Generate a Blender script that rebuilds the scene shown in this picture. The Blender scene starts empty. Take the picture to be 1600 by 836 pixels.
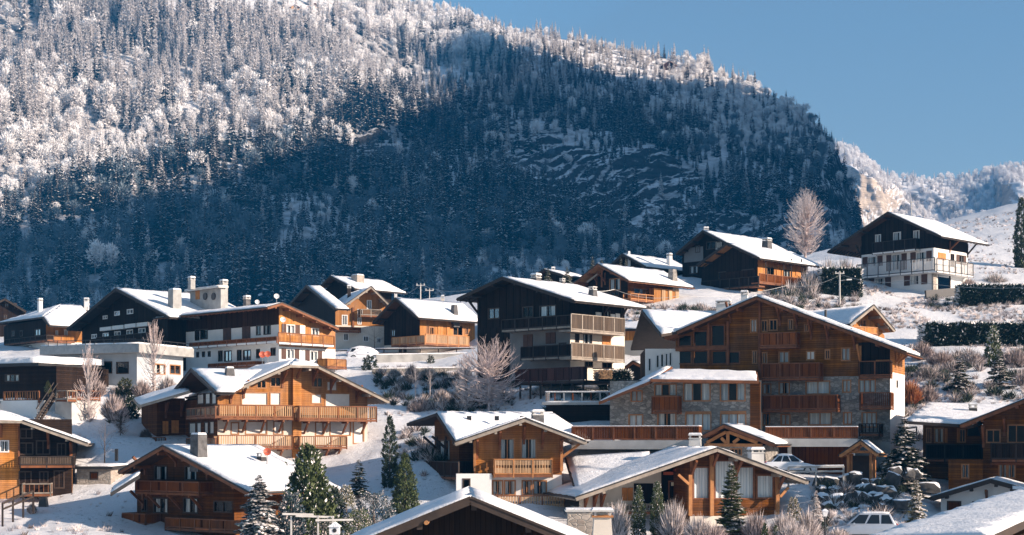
import bpy, bmesh, math, random
import numpy as np
from mathutils import Vector, noise as mnoise

# ------------------------------------------------------------------ camera, sky, sun, exposure
FPX, YH = 2400.0, 690.0          # focal length and horizon row of the 1600x836 photograph
scene = bpy.context.scene
coll = scene.collection
cam_d = bpy.data.cameras.new("camera")
cam = bpy.data.objects.new("camera", cam_d)
coll.objects.link(cam)
scene.camera = cam
cam.location = (0, 0, 0)
cam.rotation_euler = (math.radians(90), 0, 0)
cam_d.sensor_width = 36.0
cam_d.lens = FPX / 1600.0 * 36.0
cam_d.shift_y = (YH - 418.0) / 1600.0
cam_d.clip_start = 0.5
cam_d.clip_end = 20000.0

SUN_EL, SUN_PHI = math.radians(21.0), math.radians(20.0)     # sun stands to the right, a little behind the camera
SUN = Vector((math.cos(SUN_PHI) * math.cos(SUN_EL), -math.sin(SUN_PHI) * math.cos(SUN_EL), math.sin(SUN_EL)))
world = bpy.data.worlds.new("World")
scene.world = world
world.use_nodes = True
wn = world.node_tree
bg = wn.nodes["Background"]
sky = wn.nodes.new("ShaderNodeTexSky")
sky.sky_type = 'NISHITA'
sky.sun_disc = False
sky.sun_elevation = SUN_EL
sky.sun_rotation = math.radians(90) + SUN_PHI
sky.altitude = 1000.0
sky.air_density = 1.0
sky.dust_density = 1.0
sky.ozone_density = 2.5
hs = wn.nodes.new('ShaderNodeHueSaturation')
hs.inputs['Saturation'].default_value = 0.80
hs.inputs['Hue'].default_value = 0.487
wn.links.new(sky.outputs[0], hs.inputs['Color'])
wn.links.new(hs.outputs[0], bg.inputs[0])
bg.inputs[1].default_value = 0.058
sun_d = bpy.data.lights.new("sun", 'SUN')
sun_d.energy = 5.0
sun_d.angle = math.radians(0.5)
sun_d.color = (1.0, 0.81, 0.65)
sun_o = bpy.data.objects.new("sun", sun_d)
coll.objects.link(sun_o)
sun_o.rotation_euler = (-SUN).to_track_quat('-Z', 'Y').to_euler()
sun_o.location = (300, -50, 300)
scene.view_settings.view_transform = 'Standard'
scene.view_settings.look = 'None'
scene.view_settings.exposure = 1.33
scene.view_settings.gamma = 1.0
scene.cycles.max_bounces = 6
scene.cycles.diffuse_bounces = 3
scene.cycles.transparent_max_bounces = 12
scene.cycles.sample_clamp_indirect = 6.0
scene.cycles.volume_bounces = 0

# ------------------------------------------------------------------ helpers
RNG = random.Random(7)

def at(px, py, D):
    return Vector(((px - 800.0) / FPX * D, D, (YH - py) / FPX * D))

def proj(p):
    return (800 + FPX * p[0] / p[1], YH - FPX * p[2] / p[1])

def tag(o, label=None, cat=None, group=None, kind=None):
    if label: o['label'] = label
    if cat: o['category'] = cat
    if group: o['group'] = group
    if kind: o['kind'] = kind
    return o

def empty(name, loc, label=None, cat=None, group=None):
    o = bpy.data.objects.new(name, None)
    o.empty_display_size = 0.5
    o.location = loc
    coll.objects.link(o)
    return tag(o, label, cat, group)

_ORIGIN = {}
def origin_of(o):
    return _ORIGIN.get(o.name, o.location) if o is not None else Vector((0, 0, 0))

def link_mesh(name, me, mats, parent=None, loc=None, kind=None):
    o = bpy.data.objects.new(name, me)
    for m in (mats if isinstance(mats, (list, tuple)) else [mats]):
        if m is not None and len(me.materials) < (len(mats) if isinstance(mats, (list, tuple)) else 1):
            me.materials.append(m)
    coll.objects.link(o)
    if parent is not None: o.parent = parent
    if loc is not None: o.location = loc
    if kind: o['kind'] = kind
    return o

class MB:
    """collects world-space faces and builds one mesh object of them"""
    def __init__(s): s.v, s.f, s.m = [], [], []
    def face(s, pts, mi=0):
        n = len(s.v); s.v.extend([tuple(p) for p in pts]); s.f.append(tuple(range(n, n + len(pts)))); s.m.append(mi)
    def hexa(s, p, mi=0):
        n = len(s.v); s.v.extend([tuple(q) for q in p])
        for f in ((0,3,2,1),(4,5,6,7),(0,1,5,4),(1,2,6,5),(2,3,7,6),(3,0,4,7)):
            s.f.append(tuple(n + i for i in f)); s.m.append(mi)
    def box(s, x0, x1, y0, y1, z0, z1, mi=0):
        s.hexa([(x0,y0,z0),(x1,y0,z0),(x1,y1,z0),(x0,y1,z0),(x0,y0,z1),(x1,y0,z1),(x1,y1,z1),(x0,y1,z1)], mi)
    def beam(s, p, q, w, h, mi=0, up=Vector((0,0,1))):
        p, q = Vector(p), Vector(q); d = q - p
        if d.length < 1e-6: return
        d.normalize(); side = d.cross(up)
        if side.length < 1e-4: side = d.cross(Vector((0,1,0)))
        side.normalize(); u = side.cross(d).normalized()
        a, b = side * (w / 2), u * (h / 2)
        s.hexa([p-a-b, p+a-b, q+a-b, q-a-b, p-a+b, p+a+b, q+a+b, q-a+b], mi)
    def tube(s, p, q, r0, r1, n=4, mi=0):
        p, q = Vector(p), Vector(q); d = q - p
        if d.length < 1e-6: return
        d.normalize(); a = d.orthogonal().normalized(); b = d.cross(a); k = len(s.v)
        for c, r in ((p, r0), (q, r1)):
            for i in range(n):
                t = 2 * math.pi * i / n
                s.v.append(tuple(c + a * (r * math.cos(t)) + b * (r * math.sin(t))))
        for i in range(n):
            j = (i + 1) % n; s.f.append((k+i, k+j, k+n+j, k+n+i)); s.m.append(mi)
    def cyl(s, p, q, r, n=12, mi=0):
        s.tube(p, q, r, r, n, mi); k = len(s.v) - 2 * n
        s.f.append(tuple(k + i for i in range(n))[::-1]); s.m.append(mi)
        s.f.append(tuple(k + n + i for i in range(n))); s.m.append(mi)
    def prism(s, pts, off, mi=0):
        n = len(pts); k = len(s.v); off = Vector(off)
        s.v.extend([tuple(p) for p in pts]); s.v.extend([tuple(Vector(p) + off) for p in pts])
        s.f.append(tuple(range(k, k+n))); s.m.append(mi); s.f.append(tuple(range(k+2*n-1, k+n-1, -1))); s.m.append(mi)
        for i in range(n):
            j = (i+1) % n; s.f.append((k+i, k+n+i, k+n+j, k+j)); s.m.append(mi)
    def mesh(s, name, off=(0,0,0)):
        me = bpy.data.meshes.new(name)
        ox, oy, oz = off
        me.from_pydata([(x-ox, y-oy, z-oz) for x, y, z in s.v], [], s.f)
        if any(s.m): me.polygons.foreach_set('material_index', s.m)
        me.update(); return me
    def build(s, name, mats, parent=None, kind=None, smooth=False, fix=True):
        off = origin_of(parent) if parent is not None else Vector((0,0,0))
        me = s.mesh(name, off)
        if fix:
            bm = bmesh.new(); bm.from_mesh(me); bmesh.ops.recalc_face_normals(bm, faces=bm.faces); bm.to_mesh(me); bm.free()
        if smooth: me.polygons.foreach_set('use_smooth', [True] * len(me.polygons))
        o = link_mesh(name, me, mats, parent, kind=kind)
        if parent is not None: _ORIGIN[o.name] = off
        return o
    def solo(s, name, mats, base, label, cat, group=None, smooth=False, fix=True):
        """a top-level thing of one mesh, its origin at base"""
        me = s.mesh(name, base)
        if fix:
            bm = bmesh.new(); bm.from_mesh(me); bmesh.ops.recalc_face_normals(bm, faces=bm.faces); bm.to_mesh(me); bm.free()
        if smooth: me.polygons.foreach_set('use_smooth', [True] * len(me.polygons))
        o = link_mesh(name, me, mats, None, loc=base)
        return tag(o, label, cat, group)

# ---- numpy value noise
def _h(ix, iy, iz, seed):
    n = (ix.astype(np.int64) * 374761393 + iy.astype(np.int64) * 668265263 + iz.astype(np.int64) * 2147483647 + seed * 1274126177) & 0x7fffffff
    n = ((n ^ (n >> 13)) * 1274126177) & 0x7fffffff
    n = n ^ (n >> 16)
    return (n & 0xffff) / 65535.0
def vnoise(x, y, z=None, seed=0):
    x = np.asarray(x, float); y = np.asarray(y, float); z = np.zeros_like(x) if z is None else np.asarray(z, float)
    ix, iy, iz = np.floor(x), np.floor(y), np.floor(z)
    fx, fy, fz = x-ix, y-iy, z-iz
    fx, fy, fz = fx*fx*(3-2*fx), fy*fy*(3-2*fy), fz*fz*(3-2*fz)
    r = 0
    for a in (0, 1):
        for b in (0, 1):
            for c in (0, 1):
                r = r + _h(ix+a, iy+b, iz+c, seed) * (fx if a else 1-fx) * (fy if b else 1-fy) * (fz if c else 1-fz)
    return r * 2 - 1
def fbm(x, y, z=None, seed=0, octs=4):
    r, a, f = 0, 1.0, 1.0
    for o in range(octs):
        r = r + a * vnoise(np.asarray(x)*f, np.asarray(y)*f, None if z is None else np.asarray(z)*f, seed + o*17); a *= .5; f *= 2.03
    return r

# ------------------------------------------------------------------ materials
MATS = {}
def new_mat(name):
    m = bpy.data.materials.new(name); m.use_nodes = True
    return m, m.node_tree, m.node_tree.nodes["Principled BSDF"]
def nd(nt, t, **kw):
    n = nt.nodes.new(t)
    for k, v in kw.items():
        if k.startswith('i_'): n.inputs[k[2:].replace('_', ' ')].default_value = v
        else: setattr(n, k, v)
    return n
def mixc(nt, fac, a, b, blend='MIX'):
    n = nt.nodes.new('ShaderNodeMix'); n.data_type = 'RGBA'; n.blend_type = blend
    for sock, val in ((n.inputs[0], fac), (n.inputs[6], a), (n.inputs[7], b)):
        if hasattr(val, 'is_linked'): nt.links.new(val, sock)
        elif isinstance(val, (int, float)): sock.default_value = val
        else: sock.default_value = (*val, 1)
    return n.outputs[2]
def mth(nt, op, a, b=None, c=None):
    n = nt.nodes.new('ShaderNodeMath'); n.operation = op
    for i, v in enumerate((a, b, c)):
        if v is None: continue
        if hasattr(v, 'is_linked'): nt.links.new(v, n.inputs[i])
        else: n.inputs[i].default_value = v
    return n.outputs[0]
def ramp(nt, fac, stops):
    n = nt.nodes.new('ShaderNodeValToRGB'); nt.links.new(fac, n.inputs[0]); e = n.color_ramp.elements
    while len(e) < len(stops): e.new(0.5)
    for el, (p, c) in zip(e, stops):
        el.position = p; el.color = (*c, 1) if len(c) == 3 else c
    return n.outputs[0]
def noise_tex(nt, vec, scale, detail=4, rough=.55):
    n = nd(nt, 'ShaderNodeTexNoise'); n.inputs['Scale'].default_value = scale; n.inputs['Detail'].default_value = detail; n.inputs['Roughness'].default_value = rough
    if vec is not None: nt.links.new(vec, n.inputs['Vector'])
    return n.outputs[0]
def bump(nt, b, h, strength=.4, dist=.05):
    n = nd(nt, 'ShaderNodeBump'); n.inputs['Strength'].default_value = strength; n.inputs['Distance'].default_value = dist
    nt.links.new(h, n.inputs['Height']); nt.links.new(n.outputs[0], b.inputs['Normal'])
def objvec(nt):
    return nd(nt, 'ShaderNodeTexCoord').outputs['Object']

def mat_plain(name, col, rough=.7, var=.12, scale=3.0, metallic=0.0, bmp=0.0):
    m, nt, b = new_mat(name); v = objvec(nt); n = noise_tex(nt, v, scale)
    lo = tuple(c * (1 - var * 1.6) for c in col); hi = tuple(min(1, c * (1 + var)) for c in col)
    nt.links.new(ramp(nt, n, [(.3, lo), (.7, hi)]), b.inputs['Base Color'])
    b.inputs['Roughness'].default_value = rough; b.inputs['Metallic'].default_value = metallic
    if bmp: bump(nt, b, noise_tex(nt, v, scale * 8), bmp, .03)
    MATS[name] = m; return m

def mat_wood(name, col, axis='z', width=.16, contrast=.45, rough=.72, grey=.0, gap=.10):
    """boards: joint lines and one tint per board; axis z = horizontal boards, v = upright boards"""
    m, nt, b = new_mat(name); v = objvec(nt)
    sp = nd(nt, 'ShaderNodeSeparateXYZ'); nt.links.new(v, sp.inputs[0])
    if axis == 'z': c = sp.outputs[2]
    elif axis == 'v': c = mth(nt, 'ADD', mth(nt, 'MULTIPLY', sp.outputs[0], .83), mth(nt, 'MULTIPLY', sp.outputs[1], 1.17))
    else: c = sp.outputs[0]
    t = mth(nt, 'DIVIDE', c, width); fl = mth(nt, 'FLOOR', t); fr = mth(nt, 'FRACT', t)
    wn_ = nd(nt, 'ShaderNodeTexWhiteNoise', noise_dimensions='1D'); nt.links.new(fl, wn_.inputs['W'])
    line = mth(nt, 'LESS_THAN', fr, gap)
    g = nd(nt, 'ShaderNodeMapping'); nt.links.new(v, g.inputs[0]); g.inputs['Scale'].default_value = (2, 2, 30) if axis == 'z' else (16, 16, 1.2)
    grain = noise_tex(nt, g.outputs[0], 1.0, 5)
    big = noise_tex(nt, v, .45, 3)
    lo = tuple(c_ * (1 - contrast) for c_ in col); hi = tuple(min(1, c_ * (1 + contrast * .7)) for c_ in col)
    c1 = ramp(nt, wn_.outputs[0], [(0, lo), (1, hi)])
    c2 = mixc(nt, .5, c1, ramp(nt, grain, [(.3, lo), (.75, hi)]))
    gl = sum(col) / 3
    c3 = mixc(nt, ramp(nt, big, [(.35, (0, 0, 0)), (.75, (.55 + grey,) * 3)]), c2, tuple(.6 * gl + .25 * c_ for c_ in col))
    g2 = nd(nt, 'ShaderNodeMapping'); nt.links.new(v, g2.inputs[0]); g2.inputs['Scale'].default_value = (1.6, 1.6, .16)
    stk = noise_tex(nt, g2.outputs[0], 1.0, 5, .65); oi = nd(nt, 'ShaderNodeObjectInfo')
    val = mth(nt, 'MULTIPLY', ramp(nt, stk, [(.3, (.55,) * 3), (.62, (1.0,) * 3), (.85, (1.25,) * 3)]), mth(nt, 'MULTIPLY_ADD', oi.outputs['Random'], .42, .80))
    hv = nd(nt, 'ShaderNodeHueSaturation'); nt.links.new(c3, hv.inputs['Color']); nt.links.new(val, hv.inputs['Value']); c3 = hv.outputs[0]
    c4 = mixc(nt, line, c3, tuple(c_ * .22 for c_ in col))
    nt.links.new(c4, b.inputs['Base Color']); b.inputs['Roughness'].default_value = rough
    b.inputs['Specular IOR Level'].default_value = .08
    bump(nt, b, mth(nt, 'SUBTRACT', mth(nt, 'MULTIPLY', grain, .4), line), .6, .025)
    MATS[name] = m; return m

def mat_snow(name, col=(.86, .87, .9), speck=0.0, scale=.8):
    m, nt, b = new_mat(name); v = objvec(nt)
    n1, n2 = noise_tex(nt, v, scale, 6, .6), noise_tex(nt, v, 9, 4, .65)
    c = ramp(nt, n1, [(.25, tuple(x * .93 for x in col)), (.7, col)])
    if speck:
        s = noise_tex(nt, v, 2.4, 8, .72); k = noise_tex(nt, v, .16, 3)
        f = mth(nt, 'MULTIPLY', ramp(nt, s, [(.56, (0, 0, 0)), (.66, (1, 1, 1))]), ramp(nt, k, [(.38, (0, 0, 0)), (.62, (speck,) * 3)]))
        c = mixc(nt, f, c, (.07, .06, .045))
    if name == 'snow_roof':
        mp = nd(nt, 'ShaderNodeMapping'); nt.links.new(v, mp.inputs[0]); mp.inputs['Scale'].default_value = (.55, .55, 2.2); mp.inputs['Rotation'].default_value = (0, 0, .6)
        s2 = noise_tex(nt, mp.outputs[0], 1.7, 7, .7); k2 = noise_tex(nt, v, .22, 3)
        f = mth(nt, 'MULTIPLY', ramp(nt, s2, [(.57, (0, 0, 0)), (.70, (1, 1, 1))]), ramp(nt, k2, [(.45, (.05,) * 3), (.68, (.55,) * 3)]))
        c = mixc(nt, f, c, (.42, .42, .44))
    nt.links.new(c, b.inputs['Base Color']); b.inputs['Roughness'].default_value = .55; b.inputs['Specular IOR Level'].default_value = .25
    bump(nt, b, mth(nt, 'ADD', mth(nt, 'MULTIPLY', n1, 1.5), mth(nt, 'MULTIPLY', n2, .5)), .7, .2)
    MATS[name] = m; return m

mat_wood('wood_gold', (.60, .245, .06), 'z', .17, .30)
mat_wood('wood_gold_v', (.58, .245, .065), 'v', .15, .33)
mat_wood('wood_pale', (.60, .37, .20), 'v', .13, .35)
mat_wood('wood_brown', (.18, .060, .009), 'z', .19, .6)
mat_wood('wood_honey', (.25, .090, .010), 'z', .19, .65)
mat_wood('wood_brown_v', (.22, .060, .008), 'v', .16, .45)
mat_wood('wood_dark', (.026, .016, .012), 'v', .18, .5)
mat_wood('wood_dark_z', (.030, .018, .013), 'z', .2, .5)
mat_wood('wood_rust', (.060, .026, .014), 'v', .18, .5)
mat_wood('wood_grey', (.155, .112, .082), 'v', .2, .4, grey=.2)
mat_wood('wood_maroon', (.10, .045, .038), 'v', .2, .4)
mat_plain('beam_gold', (.42, .18, .06), .7, .2, 2)
mat_plain('beam_brown', (.20, .068, .022), .7, .25, 2)
mat_plain('beam_dark', (.035, .022, .016), .75, .25, 2)
mat_plain('barge_grey', (.30, .255, .21), .8, .2, 2)
mat_plain('roof_edge', (.022, .021, .022), .6, .2, 2)
mat_plain('soffit', (.085, .036, .015), .8, .2, 1)
mat_plain('soffit_gold', (.34, .16, .06), .8, .2, 1)
mat_plain('plaster_white', (.74, .73, .71), .85, .06, .7, bmp=.1)
mat_plain('plaster_cream', (.64, .58, .50), .85, .08, .7, bmp=.1)
mat_plain('chimney_slate', (.10, .098, .10), .9, .3, 3, bmp=.2)
mat_plain('twig_shade', (.17, .22, .26), .85, .25, .2)  # frosted twigs darkened and blued: shade put into the colour
mat_plain('plaster_shade', (.40, .43, .46), .9, .12, .5, bmp=.1)  # white plaster greyed and blued to carry the shade in its colour
mat_plain('plaster_grey', (.17, .17, .17), .9, .12, .7, bmp=.1)
mat_plain('concrete', (.34, .34, .33), .85, .2, .9, bmp=.2)
mat_plain('concrete_pale', (.52, .51, .49), .85, .12, .9, bmp=.15)
mat_plain('interior', (.012, .012, .013), .9, .05)
mat_plain('shutter_brown', (.075, .030, .018), .7, .2)
mat_plain('shutter_orange', (.50, .19, .04), .7, .15)
mat_plain('frame_dark', (.05, .028, .018), .6, .2)
mat_plain('frame_gold', (.36, .16, .06), .6, .15)
mat_plain('frame_white', (.68, .67, .66), .6, .05)
mat_plain('blind', (.70, .68, .64), .8, .04)
mat_plain('metal_dark', (.03, .03, .033), .45, .1, metallic=.3)
mat_plain('metal_grey', (.30, .31, .32), .45, .1, metallic=.4)
mat_plain('pole_pale', (.55, .53, .50), .7, .1)
mat_plain('dish_red', (.42, .085, .04), .6, .1)
mat_plain('dish_white', (.75, .75, .75), .5, .05)
mat_plain('sign_cream', (.75, .68, .5), .7, .05)
mat_plain('sign_red', (.5, .09, .03), .6, .1)
mat_plain('tyre', (.02, .02, .021), .8, .1)
mat_plain('rim', (.45, .46, .48), .35, .1, metallic=.8)
mat_plain('car_white', (.66, .69, .74), .25, .03)
mat_plain('car_silver', (.46, .50, .56), .3, .03, metallic=.35)
mat_plain('car_glass', (.012, .016, .022), .08, .1)
mat_plain('lamp_red', (.4, .03, .02), .3, .1)
mat_plain('bark', (.13, .095, .075), .9, .3, 4)
mat_plain('bark_frost', (.46, .40, .385), .9, .25, 3)
mat_plain('twig_frost', (.70, .62, .60), .85, .15, 1)
mat_plain('twig_pink', (.55, .45, .43), .85, .2, 1)
mat_plain('twig_red', (.34, .22, .18), .85, .25, 1)
mat_plain('twig_brown', (.15, .118, .105), .85, .3, 1)
mat_plain('twig_rust', (.42, .16, .06), .85, .3, 1)
mat_plain('leaf_green', (.075, .10, .030), .7, .35, 1.2)
mat_plain('leaf_dark', (.022, .040, .022), .75, .35, 1.2)
mat_plain('leaf_olive', (.14, .13, .04), .7, .3, 1.2)
mat_plain('leaf_blue', (.05, .085, .10), .75, .3, 1.2)
mat_plain('needle_dark_shade', (.005, .020, .026), .85, .35, .3)  # dark needles, tinted blue to colour the mountain's shade
mat_plain('needle_green', (.030, .048, .030), .85, .3, .6)
mat_plain('needle_snow', (.94, .90, .89), .7, .05, .5)
mat_plain('needle_frost', (.76, .745, .75), .85, .2, .25)
mat_plain('far_frost', (.93, .90, .90), .85, .12, .2)
mat_snow('snow_roof')
mat_snow('snow_plain', speck=0)
mat_snow('snow_ground', (.76, .77, .80), speck=.9)
def _glass():
    m, nt, b = new_mat('window_glass'); nt.nodes.remove(b)
    out = nt.nodes['Material Output']; t = nd(nt, 'ShaderNodeBsdfTransparent'); g = nd(nt, 'ShaderNodeBsdfGlossy')
    t.inputs[0].default_value = (.86, .88, .88, 1); g.inputs['Roughness'].default_value = .06; g.inputs[0].default_value = (.42, .46, .5, 1)
    fr = nd(nt, 'ShaderNodeFresnel'); fr.inputs[0].default_value = 1.42
    mx = nd(nt, 'ShaderNodeMixShader'); nt.links.new(fr.outputs[0], mx.inputs[0]); nt.links.new(t.outputs[0], mx.inputs[1]); nt.links.new(g.outputs[0], mx.inputs[2])
    nt.links.new(mx.outputs[0], out.inputs[0]); MATS['window_glass'] = m
_glass()
def _curtain():
    m, nt, b = new_mat('curtain'); v = objvec(nt)
    sp = nd(nt, 'ShaderNodeSeparateXYZ'); nt.links.new(v, sp.inputs[0])
    w = mth(nt, 'SINE', mth(nt, 'MULTIPLY', mth(nt, 'ADD', sp.outputs[0], sp.outputs[1]), 26.0))
    nt.links.new(ramp(nt, mth(nt, 'MULTIPLY_ADD', w, .5, .5), [(0, (.6, .63, .66)), (1, (.92, .92, .9))]), b.inputs['Base Color'])
    b.inputs['Roughness'].default_value = .9; MATS['curtain'] = m
_curtain()
def _stone(name, a, c, mortar, scale):
    m, nt, b = new_mat(name); v = objvec(nt)
    mp = nd(nt, 'ShaderNodeMapping'); nt.links.new(v, mp.inputs[0]); mp.inputs['Scale'].default_value = (1, 1, 1.7)
    vo = nd(nt, 'ShaderNodeTexVoronoi', feature='F1'); vo.inputs['Scale'].default_value = scale; nt.links.new(mp.outputs[0], vo.inputs['Vector'])
    ve = nd(nt, 'ShaderNodeTexVoronoi', feature='DISTANCE_TO_EDGE'); ve.inputs['Scale'].default_value = scale; nt.links.new(mp.outputs[0], ve.inputs['Vector'])
    sp = nd(nt, 'ShaderNodeSeparateXYZ'); nt.links.new(vo.outputs['Color'], sp.inputs[0])
    c1 = mixc(nt, .35, ramp(nt, sp.outputs[0], [(0, a), (1, c)]), ramp(nt, noise_tex(nt, v, 8, 5), [(.3, a), (.7, c)]))
    e = ramp(nt, ve.outputs['Distance'], [(.02, (0, 0, 0)), (.09, (1, 1, 1))])
    nt.links.new(mixc(nt, e, mortar, c1), b.inputs['Base Color']); b.inputs['Roughness'].default_value = .9
    bump(nt, b, e, .7, .04); MATS[name] = m
_stone('stone_grey', (.10, .095, .09), (.44, .41, .37), (.19, .18, .165), 2.4)
_stone('stone_warm', (.22, .18, .15), (.50, .44, .38), (.34, .31, .27), 2.4)
def _rock():
    m, nt, b = new_mat('boulder_rock'); v = objvec(nt); n = noise_tex(nt, v, 1.6, 8, .65)
    g = nd(nt, 'ShaderNodeNewGeometry'); sp = nd(nt, 'ShaderNodeSeparateXYZ'); nt.links.new(g.outputs['Normal'], sp.inputs[0])
    f = mth(nt, 'ADD', sp.outputs[2], mth(nt, 'MULTIPLY', mth(nt, 'SUBTRACT', n, .5), .9))
    nt.links.new(mixc(nt, ramp(nt, f, [(.42, (0, 0, 0)), (.58, (1, 1, 1))]), ramp(nt, n, [(.3, (.02, .02, .022)), (.7, (.10, .097, .095))]), (.82, .83, .86)), b.inputs['Base Color'])
    b.inputs['Roughness'].default_value = .85; bump(nt, b, n, .6, .08); MATS['boulder_rock'] = m
_rock()
def _mountain(name, rock_lo, rock_hi, thresh=(.66, .80), warm=0.0, dirt=.35, sc=.09):
    m, nt, b = new_mat(name); v = objvec(nt)
    g = nd(nt, 'ShaderNodeNewGeometry'); sp = nd(nt, 'ShaderNodeSeparateXYZ'); nt.links.new(g.outputs['True Normal'], sp.inputs[0])
    n1 = noise_tex(nt, v, sc, 8, .68)
    mp = nd(nt, 'ShaderNodeMapping'); nt.links.new(v, mp.inputs[0]); mp.inputs['Scale'].default_value = (.02, .02, .5)
    st = noise_tex(nt, mp.outputs[0], 1.0, 5, .6)
    rock = mixc(nt, .5, ramp(nt, n1, [(.3, rock_lo), (.72, rock_hi)]), ramp(nt, st, [(.35, rock_lo), (.7, rock_hi)]))
    f = mth(nt, 'ADD', sp.outputs[2], mth(nt, 'MULTIPLY', mth(nt, 'SUBTRACT', n1, .5), .55))
    sn = ramp(nt, f, [(thresh[0], (0, 0, 0)), (thresh[1], (1, 1, 1))])
    fl = mixc(nt, ramp(nt, n1, [(.45, (0, 0, 0)), (.62, (dirt,) * 3)]), (.80, .80, .82), (.10, .085, .07))
    nt.links.new(mixc(nt, sn, rock, fl), b.inputs['Base Color']); b.inputs['Roughness'].default_value = .85; b.inputs['Specular IOR Level'].default_value = .15
    bump(nt, b, n1, .7, 3.0); MATS[name] = m
_mountain('mountain_ground', (.012, .012, .014), (.085, .08, .078), (.70, .84), dirt=.6)
_mountain('far_cliff', (.15, .115, .09), (.66, .56, .45), (.58, .74), dirt=.25, sc=.045)
M = MATS
# ------------------------------------------------------------------ ground: hillside through surveyed points
GP = [  # (column, row, distance)
 (-150,850,112),(20,815,116),(110,838,104),(60,790,122),(170,765,125),(150,752,126),(165,728,133),(215,690,139),(110,700,136),(225,660,150),(150,672,146),(-100,690,140),(-100,640,155),
 (300,852,112),(200,836,110),(60,850,98),(340,728,133),(455,730,133),(545,700,138),(585,660,142),(520,755,124),(570,745,126),(600,780,119),(450,790,118),(640,730,128),
 (630,615,158),(700,630,150),(760,645,146),(640,592,167),(700,590,167),(820,640,144),(840,600,150),(600,575,176),(660,576,177),(720,578,175),(560,562,182),(700,552,190),(560,548,195),
 (700,800,114),(780,806,113),(690,700,125),(640,800,112),(900,826,107),(1000,842,104),(1100,848,104),(1200,848,102),(1250,832,104),(1150,842,108),(1080,838,109),(960,836,107),(720,850,100),(560,850,104),(480,850,104),
 (1250,745,119),(1180,744,120),(1330,750,118),(1360,762,115),(1330,800,108),(1400,800,110),(1345,842,98),(1260,850,94),(1420,845,100),
 (1150,738,124),(1050,735,124),(960,735,125),(1300,738,126),(1395,715,135),(1440,750,124),(1500,800,117),(1600,800,117),(1560,760,125),(1420,690,140),(1480,640,145),(1580,610,150),
 (880,620,146),(780,625,150),(900,668,132),(960,660,132),(950,600,150),(1000,600,155),(985,580,163),(1430,610,152),(1450,560,165),(1540,585,155),(1600,560,165),
 (1470,535,174),(1560,535,174),(1640,535,174),(1420,520,180),(1330,500,188),(1250,490,190),(1500,495,192),(1600,490,192),(1330,470,200),(1450,462,208),(1560,466,204),(1640,470,204),
 (1200,478,192),(1120,478,192),(1030,492,182),(1080,500,180),(960,490,186),(900,490,186),(1000,482,190),(1260,440,212),(1300,424,225),(1310,414,240),(1360,404,250),(1530,430,226),(1590,425,228),(1640,425,230),
 (1100,455,206),(1200,455,208),(850,480,205),(750,500,205),(560,545,202),(480,545,202),(640,548,198),(740,545,198),(400,590,172),(300,600,168),(470,592,172),(520,560,184),(180,600,162),(100,598,160),(250,610,160),(60,548,212),(0,550,212),(130,550,205),(40,640,150),(130,625,152),(200,640,152),(240,620,156),(-150,560,210),
 (0,500,290),(300,490,290),(600,482,290),(800,472,290),(1000,430,280),(1180,428,280),(1300,406,290),(1440,366,310),(1520,338,345),(1570,322,350),(1620,310,350),(1700,296,350),(1850,280,350),(-250,520,290),
 (1480,352,330),(1600,372,270),(1520,392,262),(1700,400,260),(1780,560,170),(1780,700,130),(1780,850,90),(-250,700,130),(-250,860,95),(-150,640,160),(1540,372,420),(1700,350,420),(1340,400,420),(0,500,450),(500,500,450),(900,490,450),(1200,440,450),
 (400,900,70),(800,900,70),(1200,900,70),(1600,900,70),(0,900,70),(-200,960,45),(800,960,45),(1800,960,45)]
_gx = np.array([(at(*g).x, at(*g).y, at(*g).z) for g in GP])
def _tps_setup():
    P = _gx[:, :2] / 50.0; n = len(P)
    d2 = ((P[:, None] - P[None]) ** 2).sum(-1); K = .5 * d2 * np.log(d2 + 1e-12)
    A = np.zeros((n + 3, n + 3)); A[:n, :n] = K + .004 * np.eye(n); A[:n, n] = 1; A[:n, n+1:] = P; A[n, :n] = 1; A[n+1:, :n] = P.T
    return np.linalg.solve(A, np.concatenate([_gx[:, 2], np.zeros(3)])), P
_TW, _TP = _tps_setup()
def gz_arr(x, y):
    x = np.asarray(x, float); y = np.asarray(y, float); q = np.stack([x.ravel(), y.ravel()], 1) / 50.0
    out = np.zeros(len(q))
    for i in range(0, len(q), 4000):
        c = q[i:i+4000]; d2 = ((c[:, None] - _TP[None]) ** 2).sum(-1)
        out[i:i+4000] = (.5 * d2 * np.log(d2 + 1e-12)) @ _TW[:-3] + _TW[-3] + c @ _TW[-2:]
    out = out.reshape(x.shape)
    r = np.hypot(x, y); k = np.clip((r - 420) / 160, 0, 1); k = k * k * (3 - 2 * k)
    out = out * (1 - k) + 22.0 * k
    side = np.clip((np.abs(x) - .42 * y - 25) / 120, 0, 1)
    out = out * (1 - side) + np.clip(out, -22, 60) * side
    return out + .22 * fbm(x / 5.0, y / 5.0, seed=3, octs=4) * np.clip(r / 80, 0, 1)
def gz(x, y): return float(gz_arr(np.array([x]), np.array([y]))[0])
def ground_at(px, D):
    x = (px - 800) / FPX * D
    return Vector((x, D, gz(x, D)))

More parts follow.
